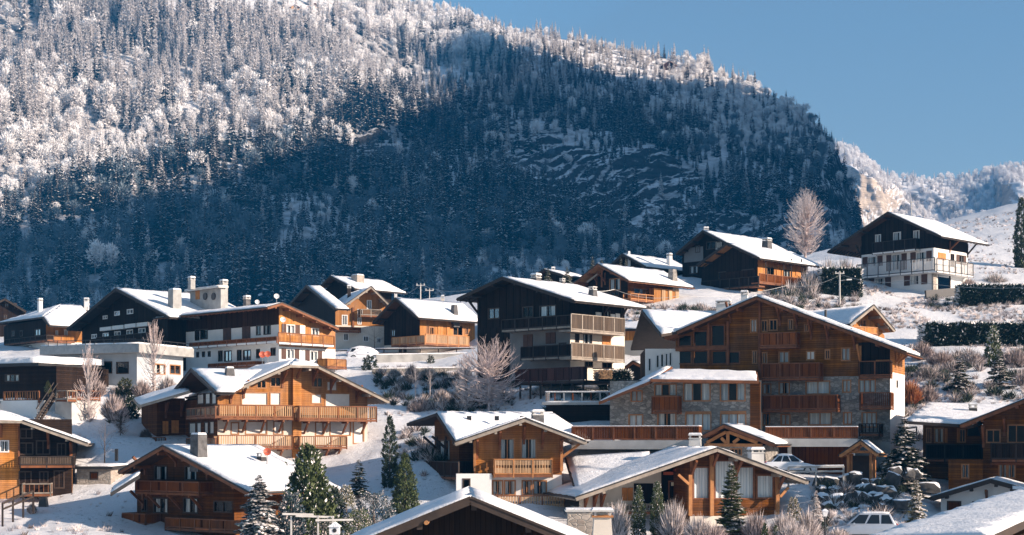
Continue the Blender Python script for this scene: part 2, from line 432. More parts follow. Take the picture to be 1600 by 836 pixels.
def grid_mesh(name, X, Y, Z, mats, kind='structure', smooth=True, origin=(0,0,0)):
    nr, nc = X.shape; n = nr * nc
    co = np.stack([X - origin[0], Y - origin[1], Z - origin[2]], -1).reshape(-1).astype(np.float32)
    i = np.arange(n).reshape(nr, nc)
    q = np.stack([i[:-1, :-1], i[:-1, 1:], i[1:, 1:], i[1:, :-1]], -1).reshape(-1, 4)
    me = bpy.data.meshes.new(name); me.vertices.add(n); me.vertices.foreach_set('co', co)
    me.loops.add(q.size); me.loops.foreach_set('vertex_index', q.reshape(-1).astype(np.int32))
    me.polygons.add(len(q)); me.polygons.foreach_set('loop_start', np.arange(0, q.size, 4, dtype=np.int32)); me.polygons.foreach_set('loop_total', np.full(len(q), 4, dtype=np.int32))
    if smooth: me.polygons.foreach_set('use_smooth', np.ones(len(q), dtype=bool))
    me.update(calc_edges=True); me.validate()
    o = link_mesh(name, me, mats, loc=origin)
    o['kind'] = kind
    return o

_px = np.linspace(-700, 2300, 520); _D = np.concatenate([np.geomspace(28, 420, 330), np.geomspace(430, 2850, 45)])
_PX, _DD = np.meshgrid(_px, _D)
_X, _Y = (_PX - 800) / FPX * _DD, _DD
ground = grid_mesh('ground', _X, _Y, gz_arr(_X, _Y), M['snow_ground'])

# ------------------------------------------------------------------ the wooded mountain
RPX = [-400, 0, 300, 520, 640, 720, 800, 900, 1000, 1100, 1150, 1200, 1240, 1270, 1300, 1318, 1332, 1343, 1350, 1360, 1440]
RPY = [-190, -165, -120, -50, 14, 26, 56, 66, 80, 104, 128, 150, 170, 194, 226, 266, 316, 352, 400, 470, 490]
RD = [1450, 1450, 1450, 1480, 1500, 1500, 1500, 1500, 1500, 1480, 1450, 1400, 1350, 1300, 1240, 1180, 1120, 1060, 1000, 950, 900]
FD, FPY = 700.0, 505.0
def ell(px, py, cx, cy, rx, ry, rot=0.0):
    c, s = math.cos(rot), math.sin(rot); u, v = (px-cx)*c + (py-cy)*s, -(px-cx)*s + (py-cy)*c
    return (u/rx)**2 + (v/ry)**2
def rock_mask(px, py):
    n = .55 * fbm(np.asarray(px)/45., np.asarray(py)/30., seed=21, octs=3)
    d = np.minimum.reduce([ell(px, py, 950, 305, 205, 62, .22), ell(px, py, 1120, 358, 130, 52, .15), ell(px, py, 575, 246, 62, 30), ell(px, py, 1312, 305, 32, 62, .25), ell(px, py, 790, 212, 40, 10, .1), ell(px, py, 690, 300, 36, 9, .0)])
    return np.clip((1.15 - d - n) * 2.2, 0, 1)
def mountain_grid(pxs, ts):
    PX, T = np.meshgrid(pxs, ts)
    pr, dr = np.interp(PX, RPX, RPY), np.interp(PX, RPX, RD)
    tc = np.minimum(T, 1.0)
    PY = FPY + (pr - FPY) * np.maximum(tc, 0)
    D = FD + (dr - FD) * np.maximum(tc, 0) ** 1.12
    Z = (YH - PY) / FPX * D
    over = np.maximum(T - 1.0, 0); under = np.maximum(-T, 0); tc = np.maximum(tc, 0)
    D = D + over * 1500 - under * 900; Z = Z - over * 1500 * .42 - under * 420
    X = (PX - 800) / FPX * D; Y = D
    fade = np.clip(tc * 5, 0, 1) * (1 - .75 * tc ** 3)
    Z = Z + fade * (11 * fbm(X / 130., Y / 130., seed=5, octs=4) + 5 * np.abs(fbm(X / 60., Y / 240., seed=9, octs=2)))
    rm = rock_mask(PX, PY) * (T < 1)
    q = Z - .38 * X + 15 * fbm(X / 90., Y / 120., seed=31, octs=3)
    h = 10.0 + 3.0 * fbm(X / 300., Y / 300., seed=33, octs=2); fr = q / 5.0 - np.floor(q / 5.0); fr2 = q / 17.0 - np.floor(q / 17.0)
    st = np.clip((fr - .52) / .14, 0, 1) - fr
    pat = np.clip(.55 + 1.3 * fbm(X / 15., Y / 22., Z / 9., seed=35, octs=3), .0, 1.0)
    st2 = np.clip((fr2 - .3) / .35, 0, 1) - fr2
    Z = Z + rm * (pat * (st * 5.0) + .55 * st2 * 17.0) + rm * 2.2 * (np.abs(fbm(X / 7., Y / 40., seed=46, octs=2)) - .4) + rm * .9 * fbm(X / 8., Y / 8., Z / 5., seed=44, octs=3)
    return PX, PY, X, Y, Z, rm
_mpx = np.linspace(-380, 1440, 560); _mt = np.concatenate([np.linspace(-.12, -.01, 6), np.linspace(0, 1, 480), np.linspace(1.02, 1.5, 14)])
mPX, mPY, mX, mY, mZ, mR = mountain_grid(_mpx, _mt)
mountain = grid_mesh('mountain', mX, mY, mZ, M['mountain_ground'], smooth=False)

# distant ridge with a pale cliff, in the gap between the mountain and the snow field
R2PX = [1180, 1300, 1330, 1345, 1360, 1380, 1400, 1450, 1500, 1530, 1560, 1600, 1800, 2100]
R2PY = [212, 226, 232, 244, 255, 274, 278, 282, 278, 272, 264, 262, 250, 240]
_qpx = np.linspace(1190, 2050, 330); _qt = np.concatenate([np.linspace(0, 1, 120), np.linspace(1.05, 1.2, 5)])
def far_grid():
    PX, T = np.meshgrid(_qpx, _qt); pr = np.interp(PX, R2PX, R2PY); tc = np.minimum(T, 1)
    steep = np.clip(1 - ((PX - 1350) / 55.0) ** 2, 0, 1)
    steep = np.maximum(steep, .7 * np.clip(1 - ((PX - 1590) / 40.0) ** 2, 0, 1))
    e = tc ** 1.1; g = np.where(tc < .82, tc * .25, .205 + (tc - .82) * 4.4)
    PY = 400 + (pr - 400) * tc; D = 2300 + 420 * (e * (1 - steep) + g * steep)
    Z = (YH - PY) / FPX * D; over = np.maximum(T - 1, 0); D = D + over * 1500; Z = Z - over * 700
    X = (PX - 800) / FPX * D
    rib = np.abs(fbm(X / 70., D / 400., seed=71, octs=3))
    D = D - 55 * rib * (1 - tc ** 6) * (1 - .6 * steep)
    D = D + 16 * fbm(X / 26., Z / 60., seed=73, octs=4) * (1 - tc ** 6)
    return PX, PY, X, D, Z, steep
fPX, fPY, fX, fY, fZ, fS = far_grid()
far_ridge = grid_mesh('mountain_ridge', fX, fY, fZ, M['far_cliff'], smooth=False)

# mountain added out of frame to the right, shaped to throw the big shadow
SHB = [(-150, 352), (0, 318), (100, 302), (190, 292), (250, 268), (330, 240), (420, 216), (520, 192), (600, 172), (622, 140), (590, 62), (660, 44), (740, 62), (800, 84), (900, 104), (1000, 128), (1100, 142), (1200, 142), (1230, 140)]
def surf_point(px, py):
    j = int(np.argmin(np.abs(_mpx - px))); i = int(np.argmin(np.abs(mPY[:486, j] - py)))
    return Vector((mX[i, j], mY[i, j], mZ[i, j]))
CX = 830.0
def shade_row(px): return np.interp(px, [-150, 0, 100, 190, 250, 330, 420, 520, 590, 612, 622, 660, 740, 800, 900, 1000, 1100, 1300], [352, 318, 302, 292, 268, 240, 216, 192, 176, 150, 62, 46, 62, 84, 104, 128, 142, 142])
# crest height per northing that shades just what lies below the shadow line
_ii = slice(8, 480, 3); _gx2, _gy2, _gz2, _gp, _gr = mX[_ii, ::3], mY[_ii, ::3], mZ[_ii, ::3], mPX[_ii, ::3], mPY[_ii, ::3]
_ok = (_gp > -140) & (_gp < 1330) & (_gr > -10); _kk = (CX - _gx2) / SUN.x; _ny = (_gy2 + SUN.y * _kk)[_ok]; _nz = (_gz2 + SUN.z * _kk)[_ok]; _sh = (_gr > shade_row(_gp))[_ok]
cy_, cz_ = [], []
for yb in np.arange(_ny.min(), _ny.max(), 22.0):
    k = np.abs(_ny - yb) < 24
    if k.sum() < 8: continue
    cand = np.arange(60, 900, 4.0); err = [np.sum((_nz[k] < c) != _sh[k]) for c in cand]; best = np.where(np.array(err) == min(err))[0]; cy_.append(float(yb)); cz_.append(float(cand[best[len(best)//2]]))
cz_ = list(np.convolve(np.pad(cz_, 1, mode='edge'), [.2, .6, .2], 'valid'))
cy_ = [-3000, -200, 120, cy_[0] - 130] + cy_ + [cy_[-1] + 260, 2600, 4000]; cz_ = [10, 20, 60, min(170, cz_[0])] + cz_ + [cz_[-1] - 90, 120, 40]
_vy = np.linspace(-600, 2700, 280); _vx = np.concatenate([np.linspace(540, 830, 40), np.linspace(840, 1700, 40)])
VX, VY = np.meshgrid(_vx, _vy)
_crest = np.interp(VY, cy_, cz_)
_dx = VX - CX
VZ = np.where(_dx < 0, _crest * np.clip(1 + _dx / 300.0, 0, 1) ** .8, _crest * np.clip(1 - _dx / 950.0, 0, 1))
VZ = VZ + (VZ > 60) * 6 * fbm(VX / 40., VY / 40., seed=81, octs=3) * np.clip(np.abs(_dx) / 60, 0, 1) - 25
opposite = grid_mesh('mountain_opposite', VX, VY, VZ, M['mountain_ground'], smooth=False)

# ------------------------------------------------------------------ trees of the mountainside
def spruce_mesh(name, seed, h=22.0, rad=.17, whorls=17, per=8, snow=.8, droop=.38):
    r = random.Random(seed); mb = MB()
    mb.tube((0,0,-1.5), (0,0,h*.97), h*.013, h*.002, 5, 0)
    for i in range(whorls):
        f = (i + r.random() * .5) / whorls; z = h * (.06 + .93 * f)
        R = h * rad * (1 - f) ** .85 * r.uniform(.8, 1.18) + h * .012
        n = max(4, int(per * (1 - .35 * f))); a0 = r.random() * 6.28
        for k in range(n):
            a = a0 + 6.283 * k / n + r.uniform(-.25, .25); z = h * (.06 + .93 * f) + h / whorls * r.uniform(-.7, .7); L = R * r.uniform(.72, 1.15); dr = droop * r.uniform(.6, 1.4)
            ca, sa = math.cos(a), math.sin(a); w = L * r.uniform(.24, .36)
            p0 = (0, 0, z); t = (L*ca, L*sa, z - dr*L); mx, my, mz = .58*L*ca, .58*L*sa, z - dr*L*.42
            ml, mr = (mx - w*sa, my + w*ca, mz - .12*L), (mx + w*sa, my - w*ca, mz - .12*L)
            mb.face([p0, ml, t], 1); mb.face([p0, t, mr], 1)
            mb.face([(.2*L*ca, .2*L*sa, z-.06*L), t, (mx*1.05, my*1.05, mz - .34*L)], 1)
            if r.random() < snow:
                k2 = r.uniform(.8, 1.04); e = .035 * h * .35 + .05*L
                q = lambda P, s_=k2: (P[0]*s_, P[1]*s_, P[2] + e + (z - P[2]) * (1 - s_) * .5)
                mb.face([(0, 0, z + e), q(ml), q(t)], 2); mb.face([(0, 0, z + e), q(t), q(mr)], 2)
    return mb.mesh(name)
def frost_mesh(name, seed, h=15.0, n=420, wide=.36):
    r = random.Random(seed); mb = MB()
    mb.tube((0,0,-1), (0,0,h*.55), h*.016, h*.008, 4, 0)
    lobes = [(r.uniform(-.16, .16)*h, r.uniform(-.16, .16)*h, r.uniform(.4, .78)*h, r.uniform(.16, .26)*h) for _ in range(7)]
    for lx, ly, lz, lr in lobes: mb.tube((0, 0, h*.22), (lx, ly, lz), h*.010, h*.003, 3, 0)
    for k in range(n):
        lx, ly, lz, lr = lobes[k % 7]
        d = Vector((r.gauss(0,1), r.gauss(0,1), r.gauss(.35,1))).normalized(); c = Vector((lx, ly, lz)) + d * lr * r.uniform(.35, 1.0)
        t = (d + Vector((0, 0, .5)) + Vector((r.gauss(0,.4), r.gauss(0,.4), r.gauss(0,.4)))).normalized(); L = h * r.uniform(.06, .13); s_ = t.orthogonal().normalized() * h * r.uniform(.010, .022)
        s_.rotate(__import__('mathutils').Quaternion(t, r.random() * 6.28))
        mb.face([c - s_, c + s_, c + t * L], 1)
    return mb.mesh(name)
PROTO = {'snowy': [], 'dark': [], 'frost': [], 'low': []}  # low: frosted trees with shade painted into the twig colour
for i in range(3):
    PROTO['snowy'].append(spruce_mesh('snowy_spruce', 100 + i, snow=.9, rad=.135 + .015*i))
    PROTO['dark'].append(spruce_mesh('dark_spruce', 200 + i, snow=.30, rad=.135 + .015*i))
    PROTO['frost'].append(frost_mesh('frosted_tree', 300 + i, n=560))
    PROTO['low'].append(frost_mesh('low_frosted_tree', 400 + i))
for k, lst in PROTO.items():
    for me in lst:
        for mm in ((M['bark_frost'], M['far_frost']) if k == 'frost' else (M['bark'], M['twig_shade']) if k == 'low' else (M['bark'], M['needle_frost'] if k == 'snowy' else M['needle_dark_shade'], M['needle_snow'])): me.materials.append(mm)

def sample_trees(n_try, PX, PY, X, Y, Z, dens, seed):
    rs = np.random.RandomState(seed)
    ax = np.stack([X[:-1,1:]-X[:-1,:-1], Y[:-1,1:]-Y[:-1,:-1], Z[:-1,1:]-Z[:-1,:-1]], -1); ay = np.stack([X[1:,:-1]-X[:-1,:-1], Y[1:,:-1]-Y[:-1,:-1], Z[1:,:-1]-Z[:-1,:-1]], -1)
    plan = np.abs(ax[..., 0]*ay[..., 1] - ax[..., 1]*ay[..., 0])
    w = (plan * dens[:-1, :-1]).ravel(); idx = rs.choice(len(w), n_try, p=w / w.sum())
    i, j = np.unravel_index(idx, plan.shape); u, v = rs.rand(n_try), rs.rand(n_try)
    def bl(A): return A[i,j]*(1-u)*(1-v) + A[i,j+1]*u*(1-v) + A[i+1,j]*(1-u)*v + A[i+1,j+1]*u*v
    return bl(PX), bl(PY), bl(X), bl(Y), bl(Z), rs
_dens = (1 - .88 * mR) * ((mPX > -330) & (mPX < 1362))
_md = np.minimum.reduce([ell(mPX, mPY, 360, 8, 200, 26, .02), ell(mPX, mPY, 490, 14, 70, 17), ell(mPX, mPY, 35, 52, 50, 14), ell(mPX, mPY, 1045, 108, 24, 9)])
_dens = _dens * np.where(_md < 1, .05, 1.0)
_trk = np.abs(fbm(mX / 75., mY / 420., seed=101, octs=2)); _dens = _dens * np.where(_trk < .018, .2, 1.0)
_dens[487:] *= .5; _dens[492:] = 0; _dens[:5] = 0
tpx, tpy, tx, ty, tz, _rs = sample_trees(20500, mPX, mPY, mX, mY, mZ, _dens, 11)
_fn = fbm(tx / 95., ty / 95., seed=61, octs=3)
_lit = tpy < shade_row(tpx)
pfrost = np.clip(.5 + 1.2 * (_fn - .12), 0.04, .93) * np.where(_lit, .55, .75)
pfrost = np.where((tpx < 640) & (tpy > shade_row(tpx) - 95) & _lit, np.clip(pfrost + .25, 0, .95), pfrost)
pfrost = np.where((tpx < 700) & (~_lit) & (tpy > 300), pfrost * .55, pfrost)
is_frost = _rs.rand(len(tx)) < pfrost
snowy = (_rs.rand(len(tx)) < np.clip((220 - tpy) / 190., .04, .45)) | (_lit & (_rs.rand(len(tx)) < .84))  # pale spruces favoured in the sunlit area: brightness put into the mix
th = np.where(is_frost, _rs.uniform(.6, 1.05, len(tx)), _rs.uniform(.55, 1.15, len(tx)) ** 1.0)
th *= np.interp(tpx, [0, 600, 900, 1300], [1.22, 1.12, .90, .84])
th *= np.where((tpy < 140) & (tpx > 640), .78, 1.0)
shade_frost = (_rs.rand(len(tx)) < np.clip((tpy - 190) / 120., 0, .85)) & (~_lit)  # shade-coloured copies, picked only below the shadow line
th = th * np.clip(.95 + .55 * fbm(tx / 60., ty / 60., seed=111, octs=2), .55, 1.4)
kind = np.where(is_frost, np.where(shade_frost, 3, 2), np.where(snowy, 0, 1)); variant = _rs.randint(0, 3, len(tx)); trot = _rs.rand(len(tx)) * 6.283
# trees on the distant ridge
gd = np.where(fS > .35, np.where(fPY < np.interp(fPX, R2PX, R2PY) + 34, 1.2, .06), 1.0) * ((fPX > 1200) & (fPX < 1760)) * (fPY < 385)
gd[121:] = 0
qx_, qy_, qX, qY, qZ, _rs2 = sample_trees(2600, fPX, fPY, fX, fY, fZ, gd, 12)
q_kind = np.where(_rs2.rand(2600) < .55, 0, 2); q_s = _rs2.uniform(.55, .95, 2600) * np.where(q_kind == 2, 1.1, .9)

KN = ['snowy', 'dark', 'frost', 'low']
def scatter_stuff(name, label, cat, X, Y, Z, S, R, V, protos):
    pc = bpy.data.collections.new(name + '_kinds')
    for i, me in enumerate(protos):
        pc.objects.link(bpy.data.objects.new('%s_%02d' % (name, i), me))
    me = bpy.data.meshes.new(name); n = len(X); me.vertices.add(n)
    me.vertices.foreach_set('co', np.stack([X, Y, Z], 1).astype(np.float32).ravel())
    for an, ty_, val in (('size', 'FLOAT', S), ('turn', 'FLOAT', R), ('pick', 'INT', V)):
        at_ = me.attributes.new(an, ty_, 'POINT'); at_.data.foreach_set('value', np.asarray(val, np.float32 if ty_ == 'FLOAT' else np.int32))
    me.update(); o = link_mesh(name, me, None)
    ng = bpy.data.node_groups.new(name, 'GeometryNodeTree')
    ng.interface.new_socket('Geometry', in_out='INPUT', socket_type='NodeSocketGeometry'); ng.interface.new_socket('Geometry', in_out='OUTPUT', socket_type='NodeSocketGeometry')
    gi, go = ng.nodes.new('NodeGroupInput'), ng.nodes.new('NodeGroupOutput')
    ci = ng.nodes.new('GeometryNodeCollectionInfo'); ci.inputs[0].default_value = pc; ci.inputs['Separate Children'].default_value = True; ci.inputs['Reset Children'].default_value = True
    ip = ng.nodes.new('GeometryNodeInstanceOnPoints'); ip.inputs['Pick Instance'].default_value = True
    def na(nm, t):
        a = ng.nodes.new('GeometryNodeInputNamedAttribute'); a.data_type = t; a.inputs[0].default_value = nm
        return [s for s in a.outputs if s.enabled and s.name == 'Attribute'][0]
    cx = ng.nodes.new('ShaderNodeCombineXYZ'); L = ng.links.new
    L(gi.outputs[0], ip.inputs['Points']); L(ci.outputs[0], ip.inputs['Instance']); L(na('pick', 'INT'), ip.inputs['Instance Index'])
    L(na('turn', 'FLOAT'), cx.inputs[2]); L(cx.outputs[0], ip.inputs['Rotation']); L(na('size', 'FLOAT'), ip.inputs['Scale']); L(ip.outputs[0], go.inputs[0])
    o.modifiers.new('scatter', 'NODES').node_group = ng
    return tag(o, label, cat, kind='stuff')

# the largest ones in view stand as single trees, the rest as one wood
_vis = (tpx > -15) & (tpx < 1340) & (tpy > 15) & (tpy < np.interp(tpx, [0, 500, 800, 1000, 1340], [440, 425, 405, 370, 330]))
_sz = th * np.where(is_frost, 15, 22) / ty * _vis * (1 + .35 * _lit)
single = np.zeros(len(tx), bool)
def place_singles(mask, name, labels, cat, groups):
    ids = np.where(mask)[0]; ids = ids[np.argsort(-_sz[ids])][:300]
    for i in ids:
        me = PROTO[KN[kind[i]]][variant[i]]; k = 0 if _lit[i] else 1
        o = bpy.data.objects.new(name, me); o.location = (tx[i], ty[i], tz[i]); o.rotation_euler = (0, 0, trot[i]); o.scale = (th[i],) * 3
        coll.objects.link(o); tag(o, labels[k], cat, groups[k]); single[i] = True
place_singles((~is_frost) & (_sz > 0), 'spruce_tree', ('snow-laden spruce on the sunlit part of the wooded mountainside', 'dark spruce, tinted blue for shade, on the shaded part of the wooded mountainside'), 'spruce', ('sunlit spruces on the mountain', 'shaded spruces on the mountain'))
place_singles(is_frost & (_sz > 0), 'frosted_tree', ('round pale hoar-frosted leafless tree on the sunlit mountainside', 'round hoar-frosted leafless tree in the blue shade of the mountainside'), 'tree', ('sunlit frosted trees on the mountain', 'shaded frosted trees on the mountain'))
_all = PROTO['snowy'] + PROTO['dark'] + PROTO['frost'] + PROTO['low']
_k = ~single
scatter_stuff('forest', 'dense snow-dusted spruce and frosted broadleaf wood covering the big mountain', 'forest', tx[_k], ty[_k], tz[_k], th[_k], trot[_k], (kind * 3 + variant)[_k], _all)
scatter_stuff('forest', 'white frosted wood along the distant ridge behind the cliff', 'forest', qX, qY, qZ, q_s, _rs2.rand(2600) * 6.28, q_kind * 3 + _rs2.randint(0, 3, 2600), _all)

# ------------------------------------------------------------------ chalet kit
def z4(ox, oy, sc=3.98):
    return lambda x, y: (ox + x / sc, oy + y / sc)
ZA, ZB, ZC, ZD = z4(0, 420), z4(0, 626), z4(200, 540), z4(400, 420)
ZE, ZF, ZG, ZH = z4(380, 626), z4(700, 400), z4(620, 626), z4(860, 626)
ZI, ZJ, ZK, ZL, ZM = z4(980, 440, 3.478), z4(1200, 626), z4(1200, 280), z4(1200, 450), z4(880, 330, 3.8)

def clip_poly(poly, a, b, c):
    """keep a*x+b*y<=c"""
    out = []; n = len(poly)
    for i in range(n):
        p, q = poly[i], poly[(i+1) % n]; fp, fq = a*p[0]+b*p[1]-c, a*q[0]+b*q[1]-c
        if fp <= 1e-9: out.append(p)
        if (fp < -1e-9 and fq > 1e-9) or (fp > 1e-9 and fq < -1e-9):
            t = fp / (fp - fq); out.append((p[0]+(q[0]-p[0])*t, p[1]+(q[1]-p[1])*t))
    return out

def slab(mb, poly, zf, mp, t0, t1, mi=0, step=None, wob=0.0, rnd=0.0, seed=0):
    """slab over the plan polygon poly (s,d); zf(s,d) plane; mp maps (s,d) to world xy; t0..t1 heights above the plane"""
    if step is None:
        lo = [Vector((*mp(s, d), zf(s, d) + t0)) for s, d in poly]; mb.prism(lo, (0, 0, t1 - t0), mi); return
    ar = sum(poly[i][0]*poly[(i+1) % len(poly)][1] - poly[(i+1) % len(poly)][0]*poly[i][1] for i in range(len(poly)))
    if ar < 0: poly = poly[::-1]
    xs = [p[0] for p in poly]; ys = [p[1] for p in poly]
    nx, ny = max(1, round((max(xs)-min(xs))/step)), max(1, round((max(ys)-min(ys))/step))
    sx, sy = (max(xs)-min(xs))/nx, (max(ys)-min(ys))/ny
    hp = []
    for i in range(len(poly)):
        p, q = poly[i], poly[(i+1) % len(poly)]; a, b = q[1]-p[1], -(q[0]-p[0]); l = math.hypot(a, b)
        if l > 1e-9: hp.append((a/l, b/l, (a*p[0]+b*p[1])/l))
    vid, edges = {}, {}
    def vert(p):
        k = (round(p[0], 3), round(p[1], 3))
        if k not in vid:
            x, y = mp(*p); e = min(abs(c - a*p[0] - b*p[1]) for a, b, c in hp); on = e < .004
            nz = mnoise.noise(Vector((x*.55 + seed, y*.55, 3.1))) * wob + mnoise.noise(Vector((x*2.1, y*2.1 + seed, 1.7))) * wob * .5
            z = zf(*p) + t1 * (1 - (rnd if on else 0)) + nz
            if on:
                j = mnoise.noise(Vector((x*1.3, y*1.3, 7.7))) * .11 * (1 if rnd else 0); x += j; y += j
            vid[k] = (len(mb.v), on); mb.v.append((x, y, z))
        return vid[k][0]
    for i in range(nx):
        for j in range(ny):
            x0, y0 = min(xs) + i*sx, min(ys) + j*sy; c = [(x0, y0), (x0+sx, y0), (x0+sx, y0+sy), (x0, y0+sy)]
            for h in hp:
                c = clip_poly(c, *h)
                if len(c) < 3: break
            if len(c) < 3: continue
            ids = []
            for p in c:
                v = vert(p)
                if not ids or (v != ids[-1]): ids.append(v)
            if ids[0] == ids[-1]: ids.pop()
            if len(ids) < 3: continue
            mb.f.append(tuple(ids)); mb.m.append(mi)
            for a, b in zip(ids, ids[1:] + ids[:1]):
                k = (min(a, b), max(a, b)); edges[k] = edges.get(k, 0) + 1
    low = {}
    h = (t1 - t0)
    for (a, b), n in edges.items():
        if n == 1:
            for v in (a, b):
                if v not in low:
                    x, y, z = mb.v[v]; low[v] = len(mb.v); mb.v.append((x, y, z - h * (1 - rnd) - .02))
            mb.f.append((a, b, low[b], low[a])); mb.m.append(mi)

class Chalet:
    def __init__(s, name, label, cat, base, group=None):
        s.root = empty(name, base, label, cat, group); _ORIGIN[s.root.name] = Vector(base)
    def part(s, name, mb, mat, kind=None, smooth=False): return mb.build(name, mat, s.root, kind, smooth)
    def sub(s, name, mb, mat, parent, kind=None, smooth=False):
        o = mb.build(name, mat, s.root, kind, smooth); o.parent = parent; return o

class Block:
    """one rectangular volume; near = 'R' (front-right corner nearest) or 'L'; corner px col, far ends of the two seen faces given as columns"""
    def __init__(b, ch, D, deg, corner, front_to, side_to=None, base=700, depth=None, below=3.5):
        b.ch = ch; th = math.radians(deg); b.ux = Vector((math.cos(th), math.sin(th))); b.uy = Vector((-math.sin(th), math.cos(th)))
        b.near = 'R' if front_to < corner else 'L'
        C = Vector(((corner-800)/FPX*D, D)); b.C = C
        def solve(P, e, px):
            r = (px-800)/FPX; return (r*P.y - P.x) / (e.x - r*e.y)
        if b.near == 'R': b.W = solve(C, -b.ux, front_to); FL = C - b.ux * b.W
        else: b.W = solve(C, b.ux, front_to); FL = C
        b.L = depth if depth else solve(C, b.uy, side_to)
        if b.W < 0 or b.L < 0: print('BAD BLOCK', ch.root.name, b.W, b.L)
        b.z0 = (YH-base)/FPX*D; b.below = below
        b.F = {'front': (FL, b.ux, -b.uy, b.W), 'right': (FL + b.ux*b.W, b.uy, b.ux, b.L), 'left': (FL + b.uy*b.L, -b.uy, -b.ux, b.L), 'back': (FL + b.ux*b.W + b.uy*b.L, -b.ux, b.uy, b.W)}
        b.clips = {k: [] for k in b.F}; b.holes = {k: [] for k in b.F}; b.bands = []; b.top = {}
    def xy(b, f, s, d):
        O, u, n, L = b.F[f]; p = O + u*s + n*d; return (p.x, p.y)
    def pt(b, f, s, d, z):
        x, y = b.xy(f, s, d); return Vector((x, y, z))
    def sz(b, f, px, py, d=0.0):
        O, u, n, L = b.F[f]; P = O + n*d; r = (px-800)/FPX; s = (r*P.y - P.x)/(u.x - r*u.y); y = P.y + u.y*s
        return s, (YH-py)/FPX*y
    def box(b, mb, f, s0, s1, d0, d1, z0, z1, mi=0):
        mb.hexa([b.pt(f, s0, d1, z0), b.pt(f, s1, d1, z0), b.pt(f, s1, d0, z0), b.pt(f, s0, d0, z0), b.pt(f, s0, d1, z1), b.pt(f, s1, d1, z1), b.pt(f, s1, d0, z1), b.pt(f, s0, d0, z1)], mi)
    # ---- walls
    def band(b, f, z_lo, z_hi, mat, name='wall'): b.bands.append((f, z_lo, z_hi, mat, name))
    def finish(b):
        for f, zl, zh, mat, name in b.bands:
            L = b.F[f][3]; zl = b.z0 - b.below if zl is None else zl
            zt = zh if zh is not None else 999
            for a, bb, c in b.clips[f]:
                pass
            hs = [h for h in b.holes[f] if h[3] > zl and h[1] < zt]
            ztop = zt if zt < 900 else max([b.z0 + 3] + [v for v in b.top.get(f, [])])
            S = sorted({0.0, L, *[min(max(h[0], 0), L) for h in hs], *[min(max(h[2], 0), L) for h in hs]}); Zs = sorted({zl, ztop, *[min(max(h[1], zl), ztop) for h in hs], *[min(max(h[3], zl), ztop) for h in hs]})
            mb = MB()
            for s0, s1 in zip(S, S[1:]):
                for z_0, z_1 in zip(Zs, Zs[1:]):
                    cs, cz = (s0+s1)/2, (z_0+z_1)/2
                    if any(h[0] < cs < h[2] and h[1] < cz < h[3] for h in hs): continue
                    poly = [(s0, z_0), (s1, z_0), (s1, z_1), (s0, z_1)]
                    for cl in b.clips[f]:
                        poly = clip_poly(poly, *cl)
                        if len(poly) < 3: break
                    if len(poly) >= 3: mb.face([b.pt(f, s, 0, z) for s, z in poly])
            for h in hs:
                z_0, z_1 = max(h[1], zl), min(h[3], ztop)
                for (sa, za, sb, zb) in ((h[0], z_0, h[0], z_1), (h[2], z_1, h[2], z_0), (h[0], z_1, h[2], z_1), (h[2], z_0, h[0], z_0)):
                    mb.face([b.pt(f, sa, 0, za), b.pt(f, sb, 0, zb), b.pt(f, sb, -.28, zb), b.pt(f, sa, -.28, za)])
            if mb.f: b.ch.part(name, mb, mat)
        # dark rooms behind the panes
        mb = MB(); i = .55; zt = min([max(v) for v in b.top.values()] or [b.z0+3]) - .4
        if 'front' in b.clips and b.clips['front']:
            zt = min(zt, b.eave - .3) if hasattr(b, 'eave') else zt
        if b.W > 2 and b.L > 2:
            b.box(mb, 'front', i, b.W-i, -(b.L-i), -i, b.z0-b.below+.2, zt); b.ch.part('interior_wall', mb, M['interior'])
    # ---- roof with its ridge running into the house from face f
    def roof(b, f, tl, ap, tr, ohf=1.0, ohb=.8, back=None, hip=None, snow=.24, deck=.16, edge='roof_edge', barge='beam_brown', soffit='soffit', purlins=True, tails=True, clip=True, wood='soffit', seed=0, snowmat='snow_roof', cut=None):
        L = b.F[f][3]; dp = b.L if f in ('front', 'back') else b.W
        sA, zA = b.sz(f, *ap, d=ohf); sL, zL = b.sz(f, *tl, d=ohf); sR, zR = b.sz(f, *tr, d=ohf)
        df, db = ohf, -(dp + ohb) if back is None else -back
        kL, kR = (zA-zL)/(sA-sL), (zA-zR)/(sR-sA)
        fl = lambda s, d: zA - kL*(sA-s); fr = lambda s, d: zA - kR*(s-sA)
        mp = lambda s, d: b.xy(f, s, d)
        if hip:
            hz, hl = hip; zc = zL + hz*(zA-zL); cl, cr = sA-(zA-zc)/kL, sA+(zA-zc)/kR
            pl = [(sL, df), (cl, df), (sA, df-hl), (sA, db), (sL, db)]; pr = [(sR, df), (sR, db), (sA, db), (sA, df-hl), (cr, df)]
            fh = lambda s, d: zc + (df-d)/hl*(zA-zc); ph = [(cl, df), (cr, df), (sA, df-hl)]
        else:
            pl = [(sL, df), (sA, df), (sA, db), (sL, db)]; pr = [(sA, df), (sR, df), (sR, db), (sA, db)]
        def trim(poly, zf):
            if cut is None: return poly
            g = lambda s, d: cut[0]*mp(s, d)[0] + cut[1]*mp(s, d)[1] + cut[2] - zf(s, d)
            c0 = g(0, 0); return clip_poly(poly, g(1, 0)-c0, g(0, 1)-c0, .03-c0)
        def plane(zf):
            A = np.array([(*mp(s, d), 1.0) for s, d in ((0, 0), (5, 0), (0, 5))]); return tuple(np.linalg.solve(A, np.array([zf(0, 0), zf(5, 0), zf(0, 5)])))
        b.planes = {'L': plane(fl), 'R': plane(fr)}
